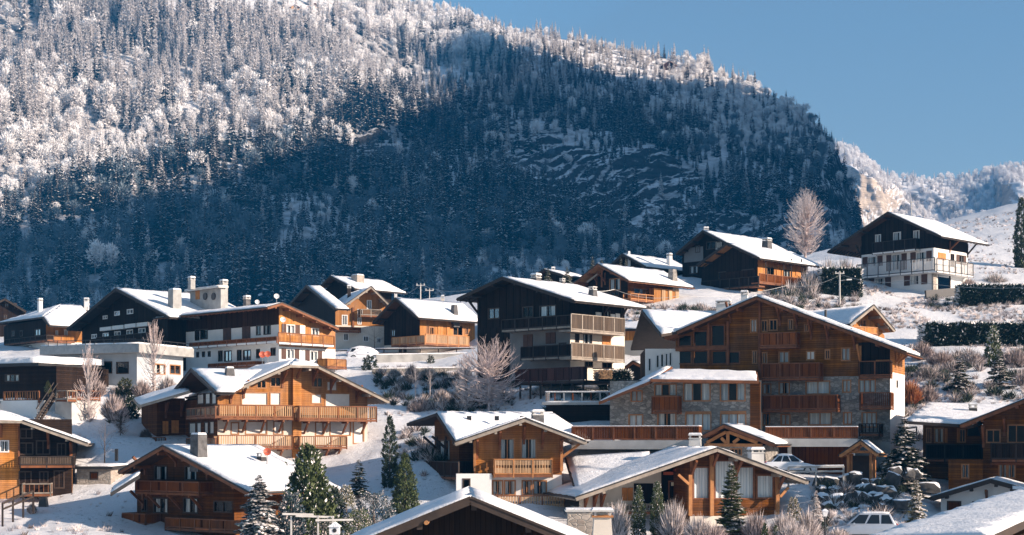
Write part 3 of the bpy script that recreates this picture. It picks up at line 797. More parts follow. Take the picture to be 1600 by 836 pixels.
        pl, pr = trim(pl, fl), trim(pr, fr)
        rm = MB(); slab(rm, pl, fl, mp, -deck, 0); slab(rm, pr, fr, mp, -deck, -.004)
        if hip: slab(rm, ph, fh, mp, -deck, -.002)
        ro = b.ch.part('roof', rm, M[soffit])
        sub = lambda nm, mb, mt, kind=None, sm=False: b.ch.sub(nm, mb, mt, ro, kind, sm)
        if snow:
            e = .13; snow *= .85
            if hip:
                pls = [(sL+e, df-e), (cl, df-e), (sA, df-hl), (sA, db+e), (sL+e, db+e)]; prs = [(sR-e, df-e), (sR-e, db+e), (sA, db+e), (sA, df-hl), (cr, df-e)]
                m3 = MB(); slab(m3, [(cl, df-e), (cr, df-e), (sA, df-hl)], fh, mp, .004, snow, step=.7, wob=.03, rnd=.35, seed=seed+5); sub('snow_layer', m3, M[snowmat], None, True)
            else:
                pls = [(sL+e, df-e), (sA, df-e), (sA, db+e), (sL+e, db+e)]; prs = [(sA, df-e), (sR-e, df-e), (sR-e, db+e), (sA, db+e)]
            pls, prs = trim(pls, fl), trim(prs, fr)
            m1, m2 = MB(), MB()
            slab(m1, pls, fl, mp, .004, snow, step=.6, wob=.055, rnd=.35, seed=seed); slab(m2, prs, fr, mp, .006, snow, step=.6, wob=.055, rnd=.35, seed=seed+9)
            sub('snow_layer', m1, M[snowmat], None, True); sub('snow_layer', m2, M[snowmat], None, True)
        # bargeboards, eave boards
        bh = .27
        for (s0, z0_, s1, z1_) in ((sL, zL, cl if hip else sA, zc if hip else zA), (cr if hip else sA, zc if hip else zA, sR, zR)):
            mb = MB(); mb.beam(b.pt(f, s0, df+.035, z0_-.10), b.pt(f, s1, df+.035, z1_-.10), .07, bh); sub('bargeboard', mb, M[barge])
            mb = MB(); mb.beam(b.pt(f, s0, df+.05, z0_+.055), b.pt(f, s1, df+.05, z1_+.055), .12, .09); sub('roof_edge', mb, M[edge])
        if hip:
            mb = MB(); mb.beam(b.pt(f, cl, df+.04, zc-.08), b.pt(f, cr, df+.04, zc-.08), .08, .22); sub('bargeboard', mb, M[barge])
        for s0, z0_ in ((sL, zL), (sR, zR)):
            sg = -1 if s0 == sL else 1; db_ = db
            if cut is not None:
                g = lambda d: cut[0]*mp(s0, d)[0] + cut[1]*mp(s0, d)[1] + cut[2] - z0_
                if g(df)*g(db) < 0: db_ = df + (db-df)*g(df)/(g(df)-g(db))
                elif g(df) > 0: continue
            mb = MB(); mb.beam(b.pt(f, s0+.035*sg, df, z0_-.09), b.pt(f, s0+.035*sg, db_, z0_-.09), .06, .2); sub('eave_board', mb, M[barge])
            mb = MB(); mb.tube(b.pt(f, s0+.13*sg, df, z0_-.04), b.pt(f, s0+.13*sg, db_, z0_-.04), .07, .07, 6); sub('gutter', mb, M[edge])
        if purlins:
            w = sR - sL
            for t in (.12, .31, .5, .69, .88):
                s_ = sL + w*t; zz = (fl if s_ < sA else fr)(s_, 0) - deck - .13
                if hip: zz = min(zz, zc - deck - .14)
                if s_ < .1 or s_ > L - .1:
                    if t not in (.12, .88): continue
                mb = MB(); mb.beam(b.pt(f, s_, -.3, zz), b.pt(f, s_, df-.06, zz), .2, .24); sub('purlin', mb, M[barge])
        if tails:
            mb = MB(); n = max(2, int((df-db)/.8))
            for i in range(n):
                d = df - .3 + (db - df + .6) * i/(n-1)
                for s0, fn, sg in ((sL, fl, 1), (sR, fr, -1)):
                    mb.beam(b.pt(f, s0+.1*sg, d, fn(s0+.1*sg, d)-deck-.07), b.pt(f, s0+1.1*sg, d, fn(s0+1.1*sg, d)-deck-.07), .1, .13)
            sub('rafter_tails', mb, M[barge], 'stuff')
        if clip:
            dk = deck + .01; op = {'front': 'back', 'back': 'front', 'left': 'right', 'right': 'left'}[f]
            b.clips[f] += [(-kL, 1, zA - dk - kL*sA), (kR, 1, zA - dk + kR*sA)]
            b.clips[op] += [(kL, 1, zA - dk - kL*(sA-L)), (-kR, 1, zA - dk + kR*(sA-L))]
            if hip: b.clips[f].append((0, 1, zc - dk + .02))
            b.top[f] = [zA]; b.top[op] = [zA]
            eL, eR = zA - dk - kL*sA, zA - dk - kR*(L-sA)
            lf, rf = {'front': ('left', 'right'), 'left': ('back', 'front'), 'right': ('front', 'back'), 'back': ('right', 'left')}[f]
            for g, ez in ((lf, eL), (rf, eR)):
                if f in ('front',) or g not in b.top: b.top.setdefault(g, []).append(ez); b.clips[g].append((0, 1, ez))
            b.eave = min(eL, eR)
        b.roof_o = ro; b.rf = (f, sA, zA, sL, zL, sR, zR, kL, kR, df, db)
        return ro
    def clip_to(b, f, pl, dk=.2):
        O, u, n, L = b.F[f]; a, c, e = pl; k = a*u.x + c*u.y; b.clips[f].append((-k, 1, a*O.x + c*O.y + e - dk))
    # ---- windows: rectangle in photo columns/rows
    def win(b, f, x0, y0, x1, y1, style='dark', frame='frame_dark', d=0.0, hole=True, mull=1, arch=False, name='window'):
        yc, xc = (y0+y1)/2, (x0+x1)/2
        s0, s1 = b.sz(f, x0, yc, d)[0], b.sz(f, x1, yc, d)[0]; z_1, z_0 = b.sz(f, xc, y0, d)[1], b.sz(f, xc, y1, d)[1]
        return b.win_sz(f, s0, z_0, s1, z_1, style, frame, d, hole, mull, name)
    def win_sz(b, f, s0, z_0, s1, z_1, style='dark', frame='frame_dark', d=0.0, hole=True, mull=1, name='window'):
        if s1 < s0: s0, s1 = s1, s0
        w, h = s1-s0, z_1-z_0; sh = 'shut' in style; sw = 0
        if sh: sw = w*.26; s0, s1 = s0+sw, s1-sw
        if hole: b.holes[f].append((s0, z_0, s1, z_1))
        fw = .075; mb = MB(); o0, o1 = d-.12, d+.03
        for q in ((s0-.03, s0+fw, z_0-.03, z_1+.03), (s1-fw, s1+.03, z_0-.03, z_1+.03), (s0+fw, s1-fw, z_1-fw, z_1+.03), (s0+fw, s1-fw, z_0-.03, z_0+fw)): b.box(mb, f, q[0], q[1], o0, o1, q[2], q[3])
        for i in range(mull):
            c = s0 + (s1-s0)*(i+1)/(mull+1); b.box(mb, f, c-.035, c+.035, o0+.02, o1-.03, z_0+fw, z_1-fw)
        wo = b.ch.part(name, mb, M[frame])
        sub = lambda nm, m_, mt: b.ch.sub(nm, m_, mt, wo)
        if 'blind' in style:
            mb = MB(); b.box(mb, f, s0+fw, s1-fw, d-.09, d-.05, z_0+fw, z_1-fw); sub('roller_blind', mb, M['blind'])
        elif 'panel' in style:
            mb = MB(); b.box(mb, f, s0+fw, s1-fw, d-.09, d-.05, z_0+fw, z_1-fw); sub('door_leaf', mb, M['wood_brown_v'])
        else:
            mb = MB(); mb.face([b.pt(f, s0+fw, d-.075, z_0+fw), b.pt(f, s1-fw, d-.075, z_0+fw), b.pt(f, s1-fw, d-.075, z_1-fw), b.pt(f, s0+fw, d-.075, z_1-fw)]); sub('pane', mb, M['window_glass'])
            if 'curt' in style or 'half' in style:
                spans = [(s0+.05, s1-.05)] if 'curt' in style else [(s0+.05, s0+(s1-s0)*.34), (s1-(s1-s0)*.34, s1-.05)]
                for a, c in spans:
                    mb = MB(); n = max(4, int((c-a)/.12)); pts = []
                    for i in range(n+1):
                        ss = a+(c-a)*i/n; pts.append((ss, d-.20+.045*math.sin(i*1.9)))
                    for (sa, da), (sb, db_) in zip(pts, pts[1:]): mb.face([b.pt(f, sa, da, z_0+.04), b.pt(f, sb, db_, z_0+.04), b.pt(f, sb, db_, z_1-.05), b.pt(f, sa, da, z_1-.05)])
                    sub('curtain', mb, M['curtain'])
            mb = MB(); mb.face([b.pt(f, s0, d-.5, z_0), b.pt(f, s1, d-.5, z_0), b.pt(f, s1, d-.5, z_1), b.pt(f, s0, d-.5, z_1)]); sub('room_back', mb, M['interior'])
        if sh:
            mt = M['shutter_orange'] if 'orange' in style else M['shutter_brown']
            for a, c in ((s0-sw-.03, s0-.04), (s1+.04, s1+sw+.03)):
                mb = MB(); b.box(mb, f, a, c, d+.02, d+.07, z_0-.04, z_1+.04); sub('shutter', mb, mt)
        return wo
    def shutter(b, f, x0, y0, x1, y1, mat='shutter_orange', d=.0, name='closed_shutter'):
        yc, xc = (y0+y1)/2, (x0+x1)/2; s0, s1 = b.sz(f, x0, yc, d)[0], b.sz(f, x1, yc, d)[0]; z_1, z_0 = b.sz(f, xc, y0, d)[1], b.sz(f, xc, y1, d)[1]
        mb = MB(); m_ = (s0+s1)/2; b.box(mb, f, s0, m_-.015, d+.02, d+.075, z_0, z_1); b.box(mb, f, m_+.015, s1, d+.02, d+.075, z_0, z_1)
        return b.ch.part(name, mb, M[mat])
    def panel(b, f, x0, y0, x1, y1, mat, d0=.0, d1=.06, name='wall_panel'):
        yc, xc = (y0+y1)/2, (x0+x1)/2; s0, s1 = b.sz(f, x0, yc, d1)[0], b.sz(f, x1, yc, d1)[0]; z_1, z_0 = b.sz(f, xc, y0, d1)[1], b.sz(f, xc, y1, d1)[1]
        mb = MB(); b.box(mb, f, min(s0, s1), max(s0, s1), d0, d1, z_0, z_1); return b.ch.part(name, mb, M[mat])
    # ---- balcony: rail rectangle seen in the photo, projecting by dep
    def balc(b, f, x0, yt, x1, yb, dep=1.3, mat='wood_pale', post='beam_brown', style='slat', ends=(True, True), floor='beam_brown', braces=0, d0=0.0, snow=False, gap=.13, bw=.085):
        xc = (x0+x1)/2; s0, s1 = b.sz(f, x0, yt, dep)[0], b.sz(f, x1, yt, dep)[0]; z_1, z_0 = b.sz(f, xc, yt, dep)[1], b.sz(f, xc, yb, dep)[1]
        if s1 < s0: s0, s1 = s1, s0
        return b.balc_sz(f, s0, s1, z_0, z_1, dep, mat, post, style, ends, floor, braces, d0, snow, gap, bw)
    def balc_sz(b, f, s0, s1, z_0, z_1, dep=1.3, mat='wood_pale', post='beam_brown', style='slat', ends=(True, True), floor='beam_brown', braces=0, d0=0.0, snow=False, gap=.13, bw=.085):
        mb = MB(); b.box(mb, f, s0-.04, s1+.04, d0, dep+.05, z_0-.20, z_0-.02); bo = b.ch.part('balcony', mb, M[floor])
        sub = lambda nm, m_, mt, kind=None: b.ch.sub(nm, m_, mt, bo, kind)
        runs = [(Vector((s0, dep)), Vector((s1, dep)))]
        if ends[0]: runs.append((Vector((s0, d0)), Vector((s0, dep))))
        if ends[1]: runs.append((Vector((s1, dep)), Vector((s1, d0))))
        bal, pst = MB(), MB(); P = lambda v, z: b.pt(f, v.x, v.y, z)
        for a, c in runs:
            rail = MB(); rail.beam(P(a, z_1-.04), P(c, z_1-.04), .12, .08); sub('handrail', rail, M[post])
            if snow: sn = MB(); sn.beam(P(a, z_1+.03), P(c, z_1+.03), .11, .06); sub('snow_strip', sn, M['snow_roof'])
            low = MB(); low.beam(P(a, z_0+.07), P(c, z_0+.07), .07, .1); sub('bottom_rail', low, M[post])
            ln = (c-a).length; n = max(2, int(ln/(gap)))
            if style == 'solid': gap_, w_ = ln/n, ln/n*.93
            else: gap_, w_ = ln/n, bw
            for i in range(n):
                m_ = a + (c-a)*((i+.5)/n); e = (c-a).normalized()*(w_/2)
                if style == 'carved':
                    k = ((i*7919) % 5) * .004
                    bal.beam(P(m_, z_0+.1), P(m_, z_0+(z_1-z_0)*.42), .03, w_*1.15+k, up=Vector((b.F[f][1].x, b.F[f][1].y, 0)) if a.y == c.y else Vector((b.F[f][2].x, b.F[f][2].y, 0)))
                    bal.beam(P(m_, z_0+(z_1-z_0)*.42), P(m_, z_0+(z_1-z_0)*.6), .03, w_*.5, up=Vector((b.F[f][1].x, b.F[f][1].y, 0)) if a.y == c.y else Vector((b.F[f][2].x, b.F[f][2].y, 0)))
                    bal.beam(P(m_, z_0+(z_1-z_0)*.6), P(m_, z_1-.06), .03, w_*1.15, up=Vector((b.F[f][1].x, b.F[f][1].y, 0)) if a.y == c.y else Vector((b.F[f][2].x, b.F[f][2].y, 0)))
                else:
                    p_, q_ = P(m_-e, z_0+.03), P(m_+e, z_0+.03); zz = Vector((0, 0, z_1-.07-z_0-.03)); nv = (q_-p_).normalized().cross(Vector((0, 0, 1))) * .015
                    bal.hexa([p_-nv, q_-nv, q_+nv, p_+nv, p_-nv+zz, q_-nv+zz, q_+nv+zz, p_+nv+zz])
            k = max(1, int(round(ln/1.7)))
            for i in range(k+1):
                m_ = a + (c-a)*(i/k); pst.beam(P(m_, z_0-.25), P(m_, z_1-.09), .11, .11, up=Vector((b.F[f][1].x, b.F[f][1].y, 0)))
        sub('balusters', bal, M[mat], 'stuff'); sub('railing_posts', pst, M[post], 'stuff')
        for i in range(braces):
            s_ = s0 + (s1-s0)*(i+.5)/braces; m_ = MB(); m_.beam(b.pt(f, s_, .02, z_0-1.25), b.pt(f, s_, dep-.1, z_0-.2), .14, .16); b.box(m_, f, s_-.08, s_+.08, -.05, dep, z_0-.36, z_0-.205); sub('brace', m_, M[post])
        return bo
    def strut(b, f, px, py, reach=1.0, drop=1.2, mat='beam_brown', name='brace'):
        """raking strut under the eaves: foot on the wall at photo point, head out and up"""
        s, z = b.sz(f, px, py); mb = MB(); mb.beam(b.pt(f, s, 0.0, z), b.pt(f, s, reach, z+drop), .16, .18); b.box(mb, f, s-.09, s+.09, 0, .1, z-.4, z+drop); return b.ch.part(name, mb, M[mat])

def chimney(ch, px, py_top, py_bot, D, w_px, mat='plaster_grey', cap=True, taper=.8, down=1.6, snow=True, deg=0.0, parent=None, legs='concrete_pale'):
    p = at(px, py_top, D); pb = at(px, py_bot, D); w = w_px/FPX*D/2; c, s_ = math.cos(math.radians(deg)), math.sin(math.radians(deg))
    def ring(z, r): return [(p.x + (a*c - b_*s_)*r, D + w + (a*s_ + b_*c)*r, z) for a, b_ in ((-1, -1), (1, -1), (1, 1), (-1, 1))]
    H = p.z - pb.z; zt = p.z - (.34*min(1, H/1.2)+.10 if cap else .06)
    mb = MB(); mb.hexa(ring(pb.z-down, w*1.05) + ring(zt, w*taper)); co = ch.part('chimney', mb, M[mat])
    if cap:
        mb = MB(); mb.hexa(ring(zt-.004, w*taper*1.12) + ring(zt+.07, w*taper*1.12)); ch.sub('chimney_collar', mb, M[legs], co)
        for i, q in enumerate(ring(zt+.07, w*taper*.82)):
            m2 = MB(); x, y, z = q; m2.box(x-.06, x+.06, y-.06, y+.06, z, z+.17); ch.sub('cap_leg', m2, M[legs], co)
        mb = MB(); mb.hexa(ring(zt+.24, w*taper*1.15) + ring(zt+.32, w*taper*1.15)); ch.sub('chimney_cap', mb, M[legs], co); zt += .32
    if snow:
        mb = MB(); r = w*taper*(1.12 if cap else .98); mb.hexa(ring(zt+.004, r) + ring(zt+.14, r*.86)); ch.sub('snow_cap', mb, M['snow_roof'], co)
    return co

def plane_of(pts):
    A = np.array([(p.x, p.y, 1) for p in pts]); return tuple(np.linalg.lstsq(A, np.array([p.z for p in pts]), rcond=None)[0])
def plane_roof(ch, pts, deck=.16, snow=.22, mat='soffit', edge='roof_edge', name='roof', seed=0, cut=None):
    """roof plane through world points (3 or 4, about coplanar)"""
    A = np.array([(p.x, p.y, 1) for p in pts]); co = np.linalg.lstsq(A, np.array([p.z for p in pts]), rcond=None)[0]
    zf = lambda x, y: co[0]*x + co[1]*y + co[2]; mp = lambda x, y: (x, y); poly = [(p.x, p.y) for p in pts]
    if cut is not None: poly = clip_poly(poly, cut[0]-co[0], cut[1]-co[1], .03-cut[2]+co[2])
    mb = MB(); slab(mb, poly, zf, mp, -deck, 0); ro = ch.part(name, mb, M[mat])
    cx, cy = sum(p[0] for p in poly)/len(poly), sum(p[1] for p in poly)/len(poly)
    ins = []
    for x, y in poly:
        l = math.hypot(x-cx, y-cy); k = 1 - .11/l; ins.append((cx+(x-cx)*k, cy+(y-cy)*k))
    mb = MB(); slab(mb, ins, zf, mp, .004, snow, step=.75, wob=.03, rnd=.3, seed=seed); ch.sub('snow_layer', mb, M['snow_roof'], ro, None, True)
    for (x0, y0), (x1, y1) in zip(poly, poly[1:] + poly[:1]):
        mb = MB(); mb.beam((x0, y0, zf(x0, y0)-.06), (x1, y1, zf(x1, y1)-.06), .08, .24); ch.sub('eave_board', mb, M[edge], ro)
    return ro
def dish(ch, px, py, D, r=.42, mat='dish_red', face=(.25, -1, .3)):
    """satellite dish on a short arm"""
    c = at(px, py, D); n = Vector(face).normalized(); a = n.orthogonal().normalized(); b_ = n.cross(a); mb = MB(); k = 14; ring = []
    for i in range(k):
        t = 6.2832*i/k; ring.append(c + (a*math.cos(t) + b_*math.sin(t))*r + n*.10)
    for i in range(k): mb.face([c - n*.04, ring[i], ring[(i+1) % k]])
    o = ch.part('satellite_dish', mb, M[mat], smooth=True)
    m2 = MB(); m2.tube(c - n*.03, c - n*.15 + Vector((0, 0, -1.2)), .04, .04, 5); m2.tube(c + n*.02, c + n*.5 - Vector((0, 0, .15)), .02, .02, 4); ch.sub('dish_arm', m2, M['metal_grey'], o)
    return o
# ------------------------------------------------------------------ the houses
def rects(zf, lst):
    for r in lst:
        a, b = zf(r[0], r[1]), zf(r[2], r[3]); yield (a[0], a[1], b[0], b[1]), r[4:]

# === golden chalet with two rows of balconies (left of centre)
h = Chalet('chalet', 'honey-wood sunlit chalet with two tiers of long balconies and white blinds', 'house', at(340, 728, 133))
b = Block(h, 133, 25, 340, 574, 288, base=728)
b.roof('front', ZC(622, 292), ZC(1095, 82), ZC(1622, 345), ohf=2.0, hip=(.80, 2.6), barge='barge_grey', soffit='soffit_gold', snow=.26, seed=1)
zt1 = b.sz('front', 340, 656)[1]; zt2 = b.sz('front', 340, 702)[1]
b.band('front', zt1, None, M['wood_gold']); b.band('front', zt2, zt1, M['plaster_cream']); b.band('front', None, zt2, M['plaster_cream'])
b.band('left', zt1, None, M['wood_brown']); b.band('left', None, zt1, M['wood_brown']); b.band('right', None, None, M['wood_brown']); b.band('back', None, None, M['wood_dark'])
for r, _ in rects(ZC, [(705, 290, 870, 372), (882, 290, 950, 372), (1020, 300, 1075, 376), (1140, 300, 1205, 362), (1225, 296, 1382, 382)]): b.win('front', *r, style='blind', frame='frame_gold', mull=0)
for r, _ in rects(ZC, [(800, 215, 860, 266), (885, 195, 952, 256), (1147, 198, 1210, 260)]): b.win('front', *r, style='dark', frame='frame_gold')
for r, _ in rects(ZC, [(1235, 222, 1300, 282), (640, 478, 690, 552), (730, 470, 865, 552), (905, 470, 965, 552), (1165, 475, 1215, 560), (1255, 470, 1385, 560), (1400, 470, 1468, 610)]): b.win('front', *r, style='blind', frame='frame_gold', mull=0)
for r, _ in rects(ZC, [(430, 300, 470, 365), (480, 295, 510, 365), (520, 290, 548, 365), (380, 480, 420, 550), (428, 478, 455, 550), (475, 475, 498, 550), (508, 470, 535, 550)]): b.win('left', *r, style='blind', frame='frame_dark', mull=0)
b.panel('front', 458, 575, 471, 728, 'wood_gold', 0, .35, name='pilaster')
for k, (x, y) in enumerate([(470, 700), (575, 655)]): pass
for x0, yt, x1, yb in ((565, 368, 1025, 447), (1065, 376, 1545, 458)): b.balc('front', *ZC(x0, yt), *ZC(x1, yb), dep=1.5, mat='wood_pale', braces=4, gap=.19, bw=.10)
for x0, yt, x1, yb in ((560, 556, 1020, 632), (1065, 562, 1360, 628)): b.balc('front', *ZC(x0, yt), *ZC(x1, yb), dep=1.5, mat='wood_pale', braces=4, gap=.19, bw=.10)
for yt, yb in ((384, 440), (575, 630)): b.balc('left', *ZC(365, yt), *ZC(545, yb), dep=1.4, mat='wood_grey', ends=(True, False))
for x, y in ((640, 330), (720, 300), (960, 235), (1045, 215), (1150, 225), (1260, 270), (1420, 330)): b.strut('front', *ZC(x, y), reach=1.6, drop=1.1, mat='beam_brown')
ro1 = b.roof('left', ZC(288, 280), ZC(395, 148), ZC(545, 290), ohf=1.3, back=7.5, barge='beam_dark', soffit='soffit', purlins=False, tails=False, clip=False, seed=2, cut=b.planes['L'])
b.finish()
chimney(h, *ZC(625, 135), ZC(0, 215)[1], 134.2, 19, 'chimney_slate', deg=25, taper=.6, cap=False)
# wing at its left, with its own low roof
C2 = b.pt('left', 0, 0, 0); w = Block(h, 143, 25, 245, 289, base=712, depth=7)
w.band('front', None, w.sz('front', 265, 622)[1], M['wood_brown']); w.band('left', None, w.sz('front', 250, 622)[1], M['wood_brown']); w.top = {'front': [w.sz('front', 265, 622)[1]], 'left': [w.sz('front', 250, 622)[1]]}
for r, _ in rects(ZC, [(215, 470, 250, 550), (270, 465, 315, 545)]): w.shutter('front', *r, mat='shutter_orange')
w.strut('front', *ZC(235, 425), reach=1.2, drop=1.1); w.strut('front', *ZC(330, 415), reach=1.2, drop=1.1)
w.balc('left', *ZC(140, 568), *ZC(172, 625), dep=.9, mat='wood_grey'); w.finish()
plane_roof(h, [at(*ZC(70, 366), 139.5), at(*ZC(385, 292), 137.5), at(*ZC(330, 238), 145.5), at(*ZC(35, 343), 147)], edge='barge_grey', seed=3)

# === brown chalet in front of it, snow roof sloping to the right
h = Chalet('chalet', 'brown timber chalet with gable balcony beside the flocked fir, lower left', 'house', at(300, 850, 112))
b = Block(h, 112, -38, 366, 214, 470, base=850)
b.roof('front', ZB(740, 442), ZB(1015, 284), ZB(1545, 572), ohf=1.6, back=8.0, barge='beam_brown', soffit='soffit', snow=.26, seed=4)
b.band('front', None, None, M['wood_brown']); b.band('right', None, None, M['wood_brown']); b.band('left', None, None, M['wood_brown']); b.band('back', None, None, M['wood_dark'])
for r, st in rects(ZB, [(960, 405, 1040, 495, 'half'), (1150, 408, 1225, 495, 'half'), (955, 605, 1045, 700, 'half'), (1140, 605, 1230, 700, 'half'), (1330, 625, 1445, 695, 'dark'), (880, 610, 915, 690, 'dark')]): b.win('front', *r, style=st[0], frame='frame_dark')
b.balc('front', *ZB(845, 500), *ZB(1240, 570), dep=1.3, mat='wood_brown_v', style='solid', gap=.16, braces=3)
b.balc('front', *ZB(1030, 735), *ZB(1500, 800), dep=1.3, mat='wood_brown_v', style='solid', gap=.16)
b.balc('front', *ZB(762, 700), *ZB(905, 765), dep=1.4, mat='wood_brown_v', style='solid', gap=.16)
for x, y in ((905, 430), (1095, 380), (1290, 460), (890, 640)): b.strut('front', *ZB(x, y), reach=1.2, drop=1.0)
b.finish()
chimney(h, *ZC(432, 548), ZC(0, 650)[1], 113.5, 19, 'chimney_slate', deg=-38, taper=.95, cap=False)
chimney(h, *ZC(825, 660), ZC(0, 745)[1], 117, 17, 'roof_edge', deg=-38, taper=.6, snow=False)
dish(h, *ZC(865, 662), 116.5, .3)
plane_roof(h, [at(*ZB(690, 578), 111), at(*ZB(866, 468), 111.6), at(*ZB(872, 440), 117), at(*ZB(700, 545), 117)], seed=6)
p0, p1, p2, p3 = at(463, 731, 119), at(396, 732.5, 121), at(396, 768, 114.5), at(421, 765, 112.5)
plane_roof(h, [p0, p1, p2, p3], seed=7)

# === chalet cut by the left edge
h = Chalet('chalet', 'golden timber chalet with dark recessed balconies cut by the picture edge', 'house', at(0, 800, 122))
b = Block(h, 122, 14, -92, 113, base=795, depth=13)
b.roof('front', (-150, 700), (-12, 641), ZB(548, 268), ohf=2.0, hip=(.72, 2.4), barge='barge_grey', soffit='soffit_gold', snow=.28, seed=11)
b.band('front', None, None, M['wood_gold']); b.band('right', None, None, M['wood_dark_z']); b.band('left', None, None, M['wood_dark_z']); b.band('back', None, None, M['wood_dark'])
b.panel('front', 31, 655, 112.5, 790, 'wood_dark_z', .0, .04, name='dark_recess_panel')  # flat dark boards stand for the shade of the recess
for r, st in rects(ZB, [(125, 175, 200, 235, 'dark'), (120, 262, 205, 335, 'half'), (225, 248, 310, 335, 'half'), (355, 265, 410, 345, 'half'), (118, 440, 195, 520, 'half'), (245, 440, 300, 510, 'dark'), (335, 435, 400, 545, 'curt')]): b.win('front', *r, style=st[0], d=.06, hole=True)
b.win('front', *ZB(0, 248), *ZB(55, 320), style='half', frame='frame_white')
b.balc('front', *ZB(125, 345), *ZB(455, 402), dep=1.4, mat='wood_grey', post='beam_dark')
b.balc('front', *ZB(140, 515), *ZB(315, 580), dep=2.2, mat='beam_brown', post='barge_grey', gap=.35, bw=.05)
b.panel('front', *ZB(112, 160), *ZB(122, 400), 'beam_brown', 0, .2, name='pilaster')
b.strut('front', *ZB(8, 200), reach=1.5, drop=1.0); b.strut('front', *ZB(300, 270), reach=1.5, drop=1.0); b.strut('front', *ZB(440, 330), reach=1.2, drop=.9)
b.finish()

# === small hut dug into the slope
h = Chalet('hut', 'low stone hut with flat snow-covered roof dug into the white slope', 'hut', at(146, 752, 126))
b = Block(h, 126, -6, 173, 120, base=752, depth=3.2)
zt = b.sz('front', 150, 732)[1]; b.top = {k: [zt] for k in b.F}
for f in b.F: b.band(f, None, zt, M['stone_warm'])
b.win('front', *ZB(560, 445), *ZB(610, 490), style='panel', mull=0); b.finish()
q = [b.pt('front', -.3, .5, zt+.12), b.pt('front', b.W+.3, .5, zt+.12), b.pt('front', b.W+.3, -3.5, zt+.2), b.pt('front', -.3, -3.5, zt+.2)]
plane_roof(h, q, seed=12)

# === large hotel, upper left
h = Chalet('hotel', 'large hotel with dark shuttered gable, white lower floors and rooftop plant', 'hotel', at(285, 595, 168))
b = Block(h, 176, -46, 262, 128, 395, base=590)
b.roof('front', ZA(418, 375), ZA(722, 124), ZA(1050, 300), ohf=1.6, ohb=.2, barge='beam_dark', soffit='beam_dark', snow=.26, seed=13)
b.band('front', None, None, M['wood_dark']); b.band('right', None, None, M['wood_dark']); b.band('left', None, None, M['wood_dark']); b.band('back', None, None, M['wood_dark'])
for r, st in rects(ZA, [(640, 292, 668, 312, 'half'), (712, 265, 745, 290, 'half'), (790, 252, 828, 280, 'half'), (570, 408, 602, 432, 'half'), (640, 400, 676, 425, 'half'), (712, 390, 750, 416, 'half'), (788, 380, 826, 408, 'half'), (862, 370, 905, 398, 'half')]): b.win('front', *r, style=st[0], frame='frame_white')
for x0, yt, x1, yb in ((620, 362, 690, 384), (697, 352, 766, 376), (775, 342, 842, 366), (850, 334, 916, 358)): b.panel('front', *ZA(x0, yt), *ZA(x1, yb), 'blind', 0, .55, name='awning')
b.balc('front', *ZA(600, 410), *ZA(930, 452), dep=.9, mat='wood_dark', post='beam_dark', floor='beam_dark', style='solid')
b.finish()
w = Block(h, 166, 47, 436, 524, 285, base=600)
zc = w.sz('front', 437, 507)[1]; zl = w.sz('front', 437, 541)[1]; ztop = w.sz('front', 437, 478)[1]
for f in ('left', 'front'):
    w.band(f, zc if f == 'left' else zl, None, M['wood_rust'] if f == 'left' else M['wood_gold_v']); w.band(f, None, zl if f == 'front' else zc, M['plaster_white'])
w.band('right', None, None, M['plaster_white']); w.band('back', None, None, M['plaster_white'])
w.roof('front', (418, 480), (440, 473.5), (529, 513), ohf=1.2, ohb=2.0, barge='beam_brown', soffit='soffit_gold', snow=.12, seed=14)
for r, st in rects(ZA, [(1213, 378, 1240, 445, 'dark'), (1246, 376, 1292, 438, 'dark'), (1358, 510, 1384, 575, 'dark'), (1395, 510, 1440, 575, 'half'), (1475, 505, 1502, 570, 'dark'), (1512, 505, 1560, 568, 'half')]): w.win('left', *r, style=st[0])
for r in ((1222, 518, 1238, 550), (1258, 516, 1274, 548), (1294, 514, 1310, 546)): w.win('left', *ZA(r[0], r[1]), *ZA(r[2], r[3]), mull=0)
for r in ((1390, 368, 1438, 460), (1508, 358, 1558, 450)): w.shutter('left', *ZA(r[0], r[1]), *ZA(r[2], r[3]), 'shutter_brown')
for r, st in rects(ZD, [(2, 352, 30, 412, 'dark'), (48, 350, 92, 408, 'half'), (2, 500, 24, 556, 'dark'), (92, 492, 122, 540, 'dark')]): w.win('left', *r, style=st[0])
for r, st in rects(ZD, [(160, 348, 270, 412, 'shut half'), (345, 370, 390, 420, 'half'), (160, 500, 266, 560, 'shut half'), (308, 510, 408, 572, 'shut half')]): w.win('front', *r, style=st[0], frame='frame_white')
w.panel('front', *ZD(268, 352), *ZD(306, 420), 'plaster_white', 0, .05)
w.balc('left', *ZA(1180, 440), *ZD(130, 466), dep=1.1, mat='wood_brown_v', post='beam_brown', style='solid', floor='plaster_white', ends=(True, False))
w.balc('front', *ZD(140, 405), *ZD(485, 465), dep=1.1, mat='wood_gold_v', post='beam_brown', style='slat', floor='plaster_white', gap=.15, bw=.1, ends=(False, True))
w.balc('left', *ZA(1296, 582), *ZD(5, 605), dep=1.0, mat='wood_brown_v', post='beam_brown', style='solid')
w.balc('front', *ZD(440, 560), *ZD(560, 612), dep=1.6, mat='wood_gold_v', style='solid')
dish(h, *ZD(40, 535), 160, .36); dish(h, *ZD(72, 532), 159, .34)
dish(h, *ZD(128, 172), 172, .3, 'dish_white'); dish(h, *ZD(8, 208), 172, .26, 'dish_white')
dish(h, *ZD(168, 318), 164, .3, 'dish_white')
w.finish()
